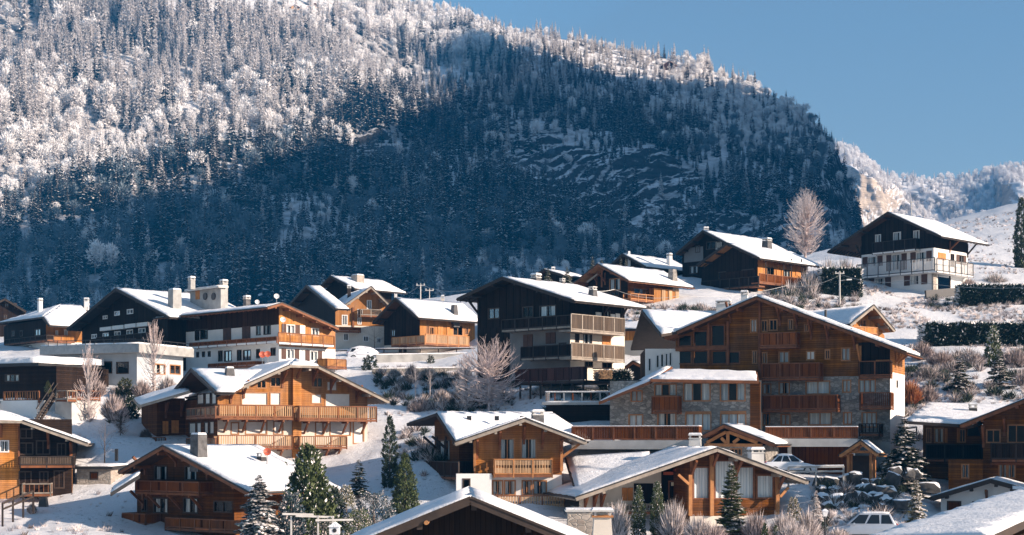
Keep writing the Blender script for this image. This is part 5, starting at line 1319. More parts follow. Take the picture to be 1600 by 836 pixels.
# right bay, flat dark panel in place of a recess
b.panel('front', *ZI(1256, 330), *ZI(1428, 508), 'wood_dark', 0, .05, name='dark_recess_panel')
for r, st in rects(ZI, [(1258, 532, 1350, 604, 'curt'), (1275, 710, 1356, 792, 'curt')]): b.win('front', *r, style=st[0], frame='frame_gold', mull=2)
b.shutter('front', *ZI(1352, 425), *ZI(1426, 506), 'shutter_orange', d=.06)
b.balc('front', *ZI(1265, 602), *ZI(1430, 682), dep=1.3, mat='wood_brown_v', post='beam_brown', gap=.16)
b.balc('front', *ZI(1262, 430), *ZI(1430, 512), dep=.7, mat='wood_dark', post='beam_brown', style='solid')
b.balc('front', *ZI(1262, 770), *ZI(1370, 826), dep=1.4, mat='wood_dark', post='beam_dark', gap=.3)
for x, y in ((1000, 290), (1090, 310), (830, 215), (1235, 345), (560, 200), (920, 235)): b.strut('front', *ZI(x, y), reach=1.4, drop=1.3, mat='beam_brown')
b.strut('front', *ZI(1268, 445), reach=1.5, drop=1.5, mat='beam_gold')
for x in (1455, 1475): b.strut('right', *ZI(x, 440), reach=1.3, drop=1.1, mat='beam_gold')
b.win('right', *ZI(1463, 538), *ZI(1470, 575), style='dark', mull=0)
b.finish()
# cross roof to the left with its own shaded gable
c = Block(h, 136.5, -2, 1062, 1008, base=722, depth=9)
P1 = [at(1037.5, 527, 132.5), at(1150, 527, 136), at(1135, 487, 143), at(1003, 487, 140)]; P2 = [at(1003, 487, 140), at(1135, 487, 143), at(1120, 543, 150), at(986, 543, 147.8)]
plane_roof(h, P1, seed=35, cut=b.planes['L'], edge='beam_dark'); plane_roof(h, P2, seed=36, edge='beam_dark', mat='beam_dark')  # darker deck on the back slope stands for the gable's shade
zt = c.sz('front', 1030, 545)[1]; c.top = {k: [zt] for k in c.F}; c.band('front', None, zt, M['plaster_white']); c.band('left', None, zt, M['wood_dark'])
for r in ((112, 415, 132, 488), (155, 398, 176, 470), (180, 392, 200, 466), (205, 388, 222, 462), (226, 384, 244, 458)): c.win('front', *ZI(r[0], r[1]), *ZI(r[2], r[3]), style='half', frame='frame_white', mull=0)
c.finish()
chimney(h, *ZI(528, 98), ZI(0, 160)[1], 141, 20, 'concrete_pale', deg=-15, taper=1.0); chimney(h, *ZI(640, 52), ZI(0, 105)[1], 145, 10, 'plaster_white', deg=-15, taper=1.0)
# small lit dormer house at the back of the roof
d_ = Block(h, 148, 32, 1334, 1382, base=535, depth=9, below=2)
d_.roof('front', ZL(512, 226), ZL(656, 108), ZL(786, 262), ohf=1.6, ohb=3.5, barge='barge_grey', soffit='soffit_gold', snow=.24, seed=36)
d_.band('front', None, None, M['wood_gold_v']); d_.band('left', None, None, M['wood_gold']); d_.band('right', None, None, M['wood_gold'])
d_.win('front', *ZL(570, 195), *ZL(610, 245), style='dark', frame='frame_gold'); d_.balc('front', *ZL(520, 240), *ZL(680, 284), dep=1.0, mat='wood_gold_v', post='beam_gold', style='solid'); d_.finish()
for px_, py_ in ((1302, 500), (1290, 484)):
    mb = MB(); p = at(px_, py_, 149); mb.cyl(p - Vector((0, 0, 1)), p, .12, 8); h.part('vent_pipe', mb, M['metal_dark'])
# lower stone block with hipped canopy roof
l = Block(h, 125.5, -20, 1180, 953, base=722, depth=6.5)
zt = l.sz('front', 1060, 594)[1]; l.top = {k: [zt+.5] for k in l.F}; 
for f in ('front', 'left'): l.band(f, None, zt, M['stone_grey'])
for r, st in rects(ZI, [(20, 592, 82, 652, 'curt'), (148, 556, 268, 622, 'half'), (305, 550, 452, 650, 'half'), (505, 550, 642, 650, 'half'), (8, 722, 86, 792, 'curt'), (165, 712, 266, 786, 'half'), (316, 716, 456, 812, 'curt'), (506, 716, 646, 802, 'curt')]): l.win('front', *r, style=st[0], frame='frame_gold', mull=1 if r[2]-r[0] < 30 else 2)
for r in ((316, 705, 456, 718), (506, 703, 646, 718)): l.panel('front', *ZI(r[0], r[1]), *ZI(r[2], r[3]), 'frame_gold', 0, .08, name='arch_head')
l.balc('front', *ZI(136, 622), *ZI(276, 704), dep=1.1, mat='wood_brown_v', post='beam_brown', style='solid', gap=.15)
l.panel('front', *ZI(668, 545), *ZI(722, 830), 'wood_brown', 0, .12); l.finish()
plane_roof(h, [at(*ZI(128, 545), 126.2), at(*ZI(712, 528), 124.4), at(*ZI(705, 512), 129.3), at(*ZI(245, 468), 131.6)], seed=37, edge='beam_brown')
plane_roof(h, [at(936, 629, 128.5), at(*ZI(122, 545), 126.3), at(*ZI(243, 467), 131.8), at(*ZI(215, 466), 134.5)], seed=38, edge='beam_brown')
# podium terrace: pale band, board fences, garage doors
pf = at(900, 700, 122.5); pg = at(1100, 701, 122.5)
def podium(x0, x1, D, ytop, ybot, yfence):
    bb = Block(h, D, -14, x1, x0, base=ybot, depth=6); z1, z0_ = bb.sz('front', (x0+x1)/2, ytop)[1], bb.sz('front', (x0+x1)/2, ybot)[1]
    mb = MB(); bb.box(mb, 'front', 0, bb.W, -8, 0, z0_, z1); h.part('terrace', mb, M['concrete_pale'])
    bb.balc('front', x0+1, yfence, x1-1, ytop-.5, dep=-.15, d0=-2.0, mat='wood_brown_v', post='beam_brown', style='solid', gap=.14, ends=(True, True), snow=True)
    return bb
p1 = podium(893, 1092, 122, 688, 702, 666); p2 = podium(1196, 1340, 122, 685.5, 698, 667)
mb = MB(); p1.box(mb, 'front', .3, p1.W-.3, -5.8, -5.5, p1.z0-3, p1.z0+.01); h.part('undercroft_wall', mb, M['wood_brown_v'])
mb = MB(); p2.box(mb, 'front', .1, p2.W-.3, -3.2, -3.0, p2.z0-3.2, p2.z0+.01); h.part('garage_door', mb, M['wood_brown_v'])
for t in (.04, .24, .93):
    mb = MB(); p2.box(mb, 'front', p2.W*t, p2.W*t+.3, -.6, -.3, p2.z0-3.2, p2.z0-.004); h.part('pillar', mb, M['concrete_pale'])

# entrance gable with open truss
h = Chalet('entrance_porch', 'small open-truss entrance gable with snow roof in front of the residence', 'porch', at(1150, 738, 121))
b = Block(h, 119.5, -22, 1196, 1106, base=738, depth=5.0)
b.roof('front', ZH(950, 216), ZH(1080, 150), ZH(1396, 272), ohf=.9, barge='beam_brown', soffit='soffit', snow=.24, purlins=False, seed=39)
zt = b.sz('front', 1150, 696)[1]
b.band('front', None, zt, M['stone_grey']); b.band('left', None, None, M['stone_grey']); b.band('right', None, None, M['stone_grey']); b.band('back', None, None, M['wood_dark'])
for (x0, y0, x1, y1) in ((960, 275, 1320, 278), (975, 262, 1095, 195), (1110, 195, 1290, 262), (1105, 270, 1105, 190), (1065, 232, 1095, 262), (1140, 262, 1175, 235)):
    s0, z0_ = b.sz('front', *ZH(x0, y0)); s1, z1_ = b.sz('front', *ZH(x1, y1)); mb = MB(); mb.beam(b.pt('front', s0, .1, z0_), b.pt('front', s1, .1, z1_), .2, .24, up=Vector((0, 0, 1)) if x0 != x1 else Vector((1, 0, 0))); h.part('truss_beam', mb, M['beam_gold'])
b.win('front', *ZH(1120, 298), *ZH(1190, 340), style='dark', frame='frame_gold', mull=2); b.finish()
chimney(h, *ZH(905, 205), ZH(0, 290)[1], 117, 21, 'concrete_pale', deg=-10, taper=.85)

# === honey chalet, bottom centre
h = Chalet('chalet', 'chalet with carved golden balcony under a broad snow gable, bottom centre', 'house', at(740, 806, 116))
b = Block(h, 117, 3, 741, 878, base=808, depth=8)
m = Block(h, 120.3, 22, 717, 880, 679, base=808)
P1 = [at(711.7, 691, 118.3), at(925, 690, 125.5), at(866, 647, 129.5), at(681.6, 647, 123.4)]; P2 = [at(681.6, 647, 123.4), at(866, 647, 129.5), at(850, 662, 135), at(636, 662.4, 127.6)]
zs = m.sz('left', 700, 744)[1]
for f in m.F:
    m.clip_to(f, plane_of(P1)); m.clip_to(f, plane_of(P2)); m.top[f] = [P1[3].z]
m.eave = m.sz('front', 730, 700)[1]
for f in ('front', 'left'): m.band(f, zs, None, M['wood_brown']); m.band(f, None, zs, M['plaster_white'])
m.band('right', None, None, M['wood_brown'])
m.win('left', *ZG(258, 245), *ZG(330, 370), style='half', frame='frame_dark'); m.win('left', *ZG(272, 484), *ZG(328, 582), style='dark'); m.win('left', *ZG(350, 484), *ZG(372, 570), style='dark', mull=0)
m.balc('left', *ZG(172, 376), *ZG(385, 470), dep=1.2, mat='wood_rust', post='beam_dark', style='solid', gap=.18, ends=(True, False))
m.balc('front', *ZG(370, 376), *ZG(590, 470), dep=1.2, mat='wood_rust', post='beam_dark', style='solid', gap=.18, ends=(False, False))
for t in (.25, .75): m.strut('left', *ZG(225 + 110*t, 300), reach=1.2, drop=1.0, mat='beam_dark')
m.finish()
plane_roof(h, P2, seed=41, edge='beam_dark', snow=.28)
b.roof('front', ZG(362, 262), ZG(797, 112), ZG(1178, 256), ohf=2.1, back=8.5, cut=plane_of(P1), barge='barge_grey', soffit='soffit_gold', snow=.26, seed=42)
zs = b.sz('front', 800, 742)[1]
plane_roof(h, P1, seed=40, edge='beam_dark', snow=.28, cut=b.planes['L']); plane_roof(h, P1, seed=43, edge='beam_dark', snow=.28, cut=b.planes['R'])
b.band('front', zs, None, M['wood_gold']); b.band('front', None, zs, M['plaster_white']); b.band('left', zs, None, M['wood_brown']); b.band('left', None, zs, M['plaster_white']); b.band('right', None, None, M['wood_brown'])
for r, st in rects(ZG, [(642, 236, 732, 366, 'half'), (772, 236, 868, 362, 'half'), (594, 496, 660, 588, 'half'), (668, 496, 738, 588, 'half'), (778, 496, 838, 584, 'half'), (846, 496, 932, 584, 'half')]): b.win('front', *r, style=st[0], frame='frame_gold')
b.balc('front', *ZG(606, 362), *ZG(966, 460), dep=1.5, mat='wood_pale', post='beam_gold', style='carved', gap=.2, bw=.15)
b.balc('front', *ZG(625, 588), *ZG(1045, 680), dep=1.6, mat='wood_pale', post='beam_brown', style='carved', gap=.2, bw=.15)
for x in (485, 1025): b.panel('front', *ZG(x-8, 250), *ZG(x+8, 440), 'beam_gold', 0, .25, name='pilaster')
for x, y in ((500, 330), (640, 275), (790, 240), (905, 270), (1020, 320)): b.strut('front', *ZG(x, y), reach=1.6, drop=1.0, mat='beam_brown')
s0, z0_ = b.sz('front', *ZG(1030, 350)); mb = MB(); mb.beam(b.pt('front', s0, .1, z0_), b.pt('front', s0+1.3, .3, z0_+1.0), .18, .2); h.part('brace', mb, M['beam_gold'])
bay = Block(h, 115.5, 3, 713, 768, base=808, depth=3); zt = bay.sz('front', 740, 740)[1]; bay.top = {k: [zt] for k in bay.F}
for f in ('front', 'left', 'right'): bay.band(f, None, zt, M['plaster_white'])
bay.win('front', *ZG(410, 486), *ZG(456, 546), style='dark', mull=0); bay.finish(); b.finish()
chimney(h, *ZG(876, 58), ZG(0, 145)[1], 122, 19, 'chimney_slate', deg=9, taper=.9)
for px_ in (450, 622, 780):
    p = at(*ZG(px_, 100), 123); mb = MB(); mb.box(p.x-.18, p.x+.18, p.y-.1, p.y+.1, p.z-.3, p.z+.06); h.part('snow_guard', mb, M['metal_dark'])

# === low restaurant with glazed gable
h = Chalet('restaurant', 'low restaurant with glazed timber gable and long bargeboard, bottom right of centre', 'restaurant', at(1080, 818, 107))
b = Block(h, 110, 10, 1078, 1213, base=822, depth=9)
b.roof('front', ZH(158, 604), ZH(1038, 296), ZH(1600, 502), ohf=1.7, ohb=.5, barge='barge_grey', soffit='soffit', snow=.24, seed=43)
zs = b.sz('front', 1150, 806)[1]; zw = b.sz('front', 1150, 781)[1]
b.band('front', zw, None, M['wood_brown']); b.band('front', zs, zw, M['wood_brown']); b.band('front', None, zs, M['plaster_cream']); b.band('left', None, None, M['wood_brown']); b.band('right', None, None, M['wood_brown'])
for r in ((886, 412, 992, 612), (1020, 372, 1150, 612), (1156, 410, 1268, 612), (1282, 462, 1390, 608)): b.win('front', *ZH(r[0], r[1]), *ZH(r[2], r[3]), style='curt', frame='beam_brown', mull=0)
for x in (872, 1006, 1415): b.panel('front', *ZH(x-11, 340 if x == 1006 else 460), *ZH(x+11, 716), 'beam_gold', 0, .28, name='post')
for x, y in ((875, 470), (1008, 420), (1155, 460), (1415, 560)): b.strut('front', *ZH(x, y), reach=1.4, drop=1.1, mat='beam_brown')
for (x0, y0, x1, y1) in ((795, 460, 862, 520), (1428, 598, 1480, 540)):
    s0, z0_ = b.sz('front', *ZH(x0, y0), d=1.0); s1, z1_ = b.sz('front', *ZH(x1, y1), d=1.0); mb = MB(); mb.beam(b.pt('front', s0, 1.0, z0_), b.pt('front', s1, 1.0, z1_), .16, .18); h.part('brace', mb, M['beam_gold'])
b.finish()
e = Block(h, 113, 10, 905, 1078, base=822, depth=7)
zt = e.sz('front', 990, 745)[1]
e.clips['front'] = [(0, 1, 99)]; f_, sA, zA, sL, zL, sR, zR, kL, kR, df, db = b.rf
O = b.F['front'][0]; off = (e.F['front'][0] - O).dot(b.ux)
e.clips['front'] = [(-kL, 1, zA - .2 - kL*(sA-off))]; e.top['front'] = [zA]
e.band('front', None, None, M['plaster_cream']); e.top['left'] = [e.z0+1.0]; e.band('left', None, e.z0+1.4, M['plaster_cream'])
e.panel('front', *ZH(690, 400), *ZH(868, 780), 'wood_dark', 0, .05, name='entrance_wall'); e.win('front', *ZH(735, 500), *ZH(835, 700), style='dark', d=.06, frame='beam_brown', name='door'); e.panel('front', *ZH(752, 508), *ZH(780, 530), 'sign_cream', .06, .12, name='notice')
for x0, y0, x1, y1 in ((718, 444, 765, 462), (778, 424, 815, 440)): e.panel('front', *ZH(x0, y0), *ZH(x1, y1), 'sign_red', .1, .8, name='heater_lamp')
e.shutter('front', *ZH(445, 542), *ZH(512, 622), 'shutter_orange'); e.panel('front', *ZH(520, 515), *ZH(640, 640), 'wood_dark', 0, .05)
for x in (215, 270, 315): e.strut('front', *ZH(x, 660), reach=1.2, drop=1.0, mat='beam_brown')
e.balc('front', *ZH(400, 645), *ZH(690, 690), dep=1.2, mat='wood_grey', post='barge_grey', gap=.22, bw=.09); e.finish()
# back roof with the ridge across
plane_roof(h, [at(*ZH(160, 592), 111.5), at(*ZH(640, 440), 115), at(*ZH(620, 346), 121.5), at(*ZH(92, 346), 121.5)], seed=44, snow=.26)
for px_ in (128, 245, 375, 488):
    p = at(*ZH(px_, 356), 121.2); mb = MB(); mb.box(p.x-.16, p.x+.16, p.y-.1, p.y+.1, p.z-.35, p.z+.1); h.part('snow_guard', mb, M['metal_dark'])
for px_ in (815, 862, 905, 945):
    p = at(*ZH(px_, 305), 116.5); mb = MB(); mb.box(p.x-.14, p.x+.14, p.y-.1, p.y+.1, p.z-.35, p.z+.1); h.part('snow_guard', mb, M['metal_dark'])
chimney(h, *ZH(1284, 292), ZH(0, 385)[1], 114, 21, 'concrete_pale', deg=10, taper=.95)

# === near roof at the bottom edge
h = Chalet('near_house', 'near house at the bottom edge showing only its dark snow-edged gable', 'house', at(735, 905, 60))
b = Block(h, 61, 2, 610, 862, base=940, depth=10)
b.roof('front', (515, 868), (735, 779), (965, 872), ohf=1.3, ohb=.6, barge='beam_dark', soffit='beam_dark', edge='beam_dark', snow=.22, seed=45)
for f in b.F: b.band(f, None, None, M['wood_dark'])
b.finish()
for px_, py_ in ((668, 815),):
    p = at(px_, py_, 60.5); mb = MB(); mb.cyl(p, p + Vector((0, -.9, 0)), .09, 8); h.part('purlin_end', mb, M['soffit_gold'])
# tapered chimney and stone pier in front of the restaurant
h = Chalet('chimney_stack', 'tapered plaster chimney with slab cap standing in front of the restaurant', 'chimney', at(941, 850, 84))
mb = MB(); p = at(941, 808, 84); q = at(941, 850, 84)
R_ = lambda z, r: [(p.x-r, p.y-r, z), (p.x+r, p.y-r, z), (p.x+r, p.y+r, z), (p.x-r, p.y+r, z)]
mb.hexa(R_(q.z-4, .85) + R_(p.z, .46)); h.part('stack', mb, M['plaster_cream'])
mb = MB(); mb.hexa(R_(p.z+.004, .58) + R_(p.z+.1, .58)); h.part('collar', mb, M['beam_gold'])
for x, y in ((-.4, -.4), (.4, -.4), (.4, .4), (-.4, .4)):
    mb = MB(); mb.box(p.x+x-.06, p.x+x+.06, p.y+y-.06, p.y+y+.06, p.z+.1, p.z+.32); h.part('cap_leg', mb, M['concrete_pale'])
mb = MB(); mb.hexa(R_(p.z+.32, .62) + R_(p.z+.41, .62)); cp = h.part('cap', mb, M['concrete_pale']); mb = MB(); mb.hexa(R_(p.z+.414, .6) + R_(p.z+.52, .5)); h.sub('snow_cap', mb, M['snow_roof'], cp)
h = Chalet('stone_pier', 'squat stone pier with a snow-topped slab left of the tapered chimney', 'pier', at(905, 850, 88))
p = at(906, 799, 88); mb = MB(); mb.box(p.x-.72, p.x+.72, p.y-.6, p.y+.6, p.z-5, p.z); h.part('pier_body', mb, M['stone_warm'])
mb = MB(); mb.box(p.x-.85, p.x+.72, p.y-.7, p.y+.7, p.z+.004, p.z+.12); cp = h.part('slab', mb, M['concrete_pale']); mb = MB(); mb.box(p.x-.8, p.x+.68, p.y-.66, p.y+.66, p.z+.124, p.z+.19); h.sub('snow_cap', mb, M['snow_roof'], cp)

# === near snow roof in the bottom right corner
h = Chalet('near_house', 'near house in the bottom right corner showing only a thick snow slope', 'house', at(1560, 900, 56))
plane_roof(h, [at(1330, 862, 50), at(1540, 838, 46), at(1700, 778, 58), at(1579, 769, 62)], snow=.3, edge='beam_dark', seed=47)
plane_roof(h, [at(1579, 769, 62), at(1700, 778, 58), at(1790, 820, 60), at(1690, 810, 66)], snow=.3, edge='beam_dark', seed=48)
mb = MB(); pts = [at(1420, 905, 50.5), at(1560, 905, 48.5), at(1690, 905, 58), at(1580, 905, 61)]; 
mb.hexa([Vector((q.x, q.y, -12)) for q in pts] + [Vector((q.x, q.y, at(0, zz, q.y).z)) for q, zz in zip(pts, (862, 848, 800, 790))]); h.part('wall', mb, M['wood_dark'])

# === chalet at the right edge
h = Chalet('chalet', 'brown chalet with deep shaded balcony, cut by the picture edge at right', 'house', at(1520, 800, 120))
m = Block(h, 124, -21, 1640, 1442, base=800, depth=9)
m.roof('left', (1398, 652), (1452, 632), (1430, 668), ohf=.8, back=14, barge='beam_dark', purlins=False, tails=False, clip=False, snow=0) if False else None
plane_roof(h, [at(1413, 657, 121), at(1520, 667, 120), at(1600, 634, 131), at(1452, 632, 131)], seed=51, edge='beam_dark')
plane_roof(h, [at(1600, 634, 131), at(1452, 632, 131.1), at(1440, 650, 139), at(1600, 652, 139)], seed=52, edge='beam_dark')
zt = m.sz('front', 1480, 664)[1]; m.top = {k: [zt] for k in m.F}
m.band('front', None, zt, M['wood_honey']); m.band('left', None, zt, M['wood_honey'])
for r, st in rects(ZJ, [(985, 170, 1015, 262, 'dark'), (1035, 170, 1092, 262, 'half'), (1190, 178, 1228, 260, 'dark')]): m.win('front', *r, style=st[0], frame='frame_gold')
for x in (1100, 1175): m.shutter('front', *ZJ(x, 172), *ZJ(x+16, 262), 'shutter_orange')
m.balc('front', *ZJ(985, 270), *ZJ(1330, 365), dep=1.3, mat='wood_dark', post='beam_dark', style='solid')
m.finish()
b = Block(h, 117, -21, 1760, 1536, base=800, depth=8)
b.roof('front', ZJ(1198, 152), (1648, 606), (1790, 660), ohf=1.8, back=7, barge='beam_brown', soffit='soffit', snow=.22, seed=53)
b.band('front', None, None, M['wood_honey']); b.band('left', None, None, M['wood_honey'])
for r, st in rects(ZJ, [(1358, 180, 1445, 262, 'dark'), (1490, 150, 1600, 262, 'dark'), (1205, 395, 1250, 482, 'half'), (1434, 395, 1486, 482, 'half'), (1490, 395, 1538, 482, 'half')]): b.win('front', *r, style=st[0], frame='frame_gold')
b.balc('front', *ZJ(1388, 262), *ZJ(1700, 365), dep=1.5, mat='wood_dark', post='beam_dark', style='solid')
b.balc('front', *ZJ(1388, 372), *ZJ(1700, 384), dep=.3, mat='wood_brown_v', style='solid'); b.strut('front', *ZJ(1340, 260), reach=1.4, drop=1.3); b.strut('front', *ZJ(1470, 190), reach=1.4, drop=1.0)
l = Block(h, 120, -21, 1536, 1482, base=800, depth=5); zt = l.sz('front', 1500, 718)[1]; l.top = {k: [zt] for k in l.F}; l.band('front', None, zt, M['wood_honey']); l.band('left', None, zt, M['wood_honey']); l.win('front', *ZJ(1204, 395), *ZJ(1250, 482), style='half', frame='frame_gold'); l.finish()
b.finish(); chimney(h, *ZJ(1285, 15), ZJ(0, 98)[1], 126, 18, 'roof_edge', deg=-8, taper=.6, snow=True)
h = Chalet('garage', 'small white garage with snow roof and brown door below the right-edge chalet', 'garage', at(1505, 806, 112))
b = Block(h, 110, -21, 1620, 1470, base=808, depth=6)
b.roof('front', ZJ(1012, 604), (1548, 750), (1660, 780), ohf=1.2, barge='beam_dark', soffit='soffit', snow=.2, seed=54)
for f in ('front', 'left', 'right'): b.band(f, None, None, M['plaster_white'])
b.win('front', *ZJ(1115, 626), *ZJ(1200, 698), style='panel', mull=0, name='door'); b.win('front', *ZJ(1272, 628), *ZJ(1325, 640), style='dark', mull=0)
b.strut('front', *ZJ(1360, 600), reach=1.0, drop=.5); b.finish()

# === little lych-gate shelter
h = Chalet('gate_shelter', 'small timber gate shelter with snow roof and dark arched opening by the boulders', 'shelter', at(1343, 752, 116))
b = Block(h, 116, -24, 1362, 1323, base=752, depth=1.6, below=.6)
b.roof('front', ZJ(448, 336), ZJ(577, 250), ZJ(684, 334), ohf=.9, ohb=.7, barge='beam_gold', soffit='soffit_gold', snow=.16, deck=.1, purlins=False, tails=False, seed=55)
for s_ in (0.0, b.W-.18):
    for d in (-1.5, -.1):
        mb = MB(); b.box(mb, 'front', s_, s_+.2, d-.1, d+.1, b.z0-.5, b.sz('front', 1343, 709)[1]); h.part('post', mb, M['beam_gold'])
mb = MB(); b.box(mb, 'front', .19, b.W-.19, -1.45, -1.3, b.z0-.4, b.sz('front', 1343, 712)[1]); h.part('gate_leaf', mb, M['beam_dark'])
s0, z0_ = b.sz('front', 1323, 706); s1, _ = b.sz('front', 1362, 706); mb = MB(); mb.beam(b.pt('front', s0, .15, z0_), b.pt('front', s1, .15, z0_), .16, .2); h.part('tie_beam', mb, M['beam_gold'])
mb = MB(); mb.beam(b.pt('front', (s0+s1)/2, .15, z0_), b.pt('front', (s0+s1)/2, .15, z0_+.7), .14, .14, up=Vector((1, 0, 0))); h.part('king_post', mb, M['beam_gold'])

# === dark timber shed with rail-topped flat roof
h = Chalet('shed', 'long dark timber shed with railed flat roof below the dark chalet', 'shed', at(930, 668, 131))
b = Block(h, 133, -6, 966, 853, base=672, depth=6)
zt = b.sz('front', 910, 634)[1]; b.top = {k: [zt] for k in b.F}
for f in ('front', 'left', 'right'): b.band(f, None, zt, M['wood_dark_z'])
b.finish(); plane_roof(h, [b.pt('front', -.3, .5, zt+.25), b.pt('front', b.W+.3, .5, zt+.25), b.pt('front', b.W+.3, -6, zt+.3), b.pt('front', -.3, -6, zt+.3)], snow=.14, edge='metal_grey', seed=56)
b.balc('front', 853, 612, 966, 628, dep=.3, d0=-3, mat='wood_brown_v', post='metal_grey', gap=1.4, bw=.1, snow=True)

# === far chalets on the mountain
def far_chalet(label, px, py, D, W, H, deg, wood='wood_rust'):
    p = at(px, py, D); hh = Chalet('mountain_hut', label, 'hut', p); bb = Block(hh, D, deg, px - W*FPX/D/2, px + W*FPX/D/2, base=py+2, depth=W*1.1, below=6)
    k = FPX/D; bb.roof('front', (px - W*.68*k, py - H*.42*k), (px, py - H*k), (px + W*.68*k, py - H*.42*k), ohf=1.5, snow=.5, barge='beam_brown', soffit='soffit_gold', purlins=False, tails=False)
    for f in bb.F: bb.band(f, None, None, M[wood])
    bb.win('front', px - W*.2*k, py - H*.35*k, px - W*.05*k, py - H*.12*k, style='half'); bb.win('front', px + W*.08*k, py - H*.35*k, px + W*.25*k, py - H*.12*k, style='half'); bb.finish()
def on_mount(px, py):
    q = surf_point(px, py); return q.y
far_chalet('tiny dark hut standing on the sunlit upper mountain slope right of centre', 1046, 108, on_mount(1046, 106) - 8, 11, 8, 12)
far_chalet('sunlit chalet on the white clearing at the top of the mountain', 492, 16, on_mount(492, 14) - 8, 11, 6.5, 28, 'wood_pale')
far_chalet('snow-covered barn left of the sunlit chalet on the mountain-top clearing', 461, 15, on_mount(461, 14) - 8, 7, 4.5, 28, 'wood_pale')
# ------------------------------------------------------------------ trees and shrubs near the village
from mathutils import Quaternion
ORD_ = ['first', 'second', 'third', 'fourth']
def grow(mb, p, d, L, r, lvl, rnd, upw, split, fine, mi=0):
    """recursive branch"""
    n = 3 if lvl > 1 else 2; q = p.copy(); dd = d.copy()
    for i in range(n):
        dd = (dd + Vector((rnd.gauss(0, .10), rnd.gauss(0, .10), rnd.gauss(0, .07) + upw*.12))).normalized()
        q2 = q + dd * (L/n); r2 = r * (1 - .35*(i+1)/n)
        mb.tube(q, q2, r*(1 - .35*i/n), r2, 5 if lvl > 3 else 3, mi if lvl > fine else 1)
        if lvl > 0 and (i > 0 or lvl < 3):
            k = split if i == n-1 else split-1
            for j in range(k):
                a = rnd.uniform(.35, .95) if i < n-1 or j else rnd.uniform(.1, .4)
                ax = dd.orthogonal().normalized(); ax.rotate(Quaternion(dd, rnd.random()*6.283)); nd_ = dd.copy(); nd_.rotate(Quaternion(ax, a))
                grow(mb, q2, nd_, L*rnd.uniform(.52, .78), r2*.62, lvl-1, rnd, upw, split, fine, mi)
        q = q2
def bare_tree(px, D, top_py, label, seed, lvl=4, spread=1.0, upw=.35, split=3, trunk=.32, name='bare_tree', mats=('bark_frost', 'twig_frost'), stems=1, fine=1, base_py=None, crown_from=.3, rad=None):
    p = ground_at(px, D)
    if base_py: p.z = at(px, base_py, D).z
    H = at(px, top_py, D).z - p.z; rnd = random.Random(seed); root = empty(name, p, label, 'tree'); _ORIGIN[root.name] = p
    tr, cr = MB(), MB(); r0 = rad or H*.016
    if stems == 1:
        tip = p + Vector((rnd.uniform(-.02, .02)*H, 0, H*.93)); tr.tube(p - Vector((0, 0, .6)), p + (tip-p)*.5, r0, r0*.62, 7); tr.tube(p + (tip-p)*.5, tip, r0*.62, r0*.12, 5)
        n = int(9 + H*.9)
        for i in range(n):
            f = crown_from + (1-crown_from)*(i+.5)/n; a = i*2.4 + rnd.uniform(-.4, .4); lean = .95 - .55*f
            d = Vector((math.cos(a)*lean*spread, math.sin(a)*lean*spread, upw + .25*f)).normalized()
            grow(cr, p + (tip-p)*f, d, H*trunk*(1.15 - .85*f)*(.7 + .6*min(1, (f-crown_from)*4)), r0*.42*(1.1-f), lvl-1, rnd, upw, split, fine)
    else:
        tr.tube(p - Vector((0, 0, .6)), p + Vector((0, 0, H*.2)), r0, r0*.85, 7)
        for i in range(stems):
            a = 6.283*i/stems + rnd.uniform(-.4, .4); d = Vector((math.cos(a)*spread*rnd.uniform(.5, 1), math.sin(a)*spread*rnd.uniform(.5, 1), 1.0)).normalized()
            grow(cr, p + Vector((0, 0, H*rnd.uniform(.10, .2))), d, H*trunk*rnd.uniform(.9, 1.2), r0*.5, lvl, rnd, upw, split, fine)
    tr.build('trunk', M[mats[0]], root); cr.build('crown', [M[mats[0]], M[mats[1]]], root, fix=False)
    return root
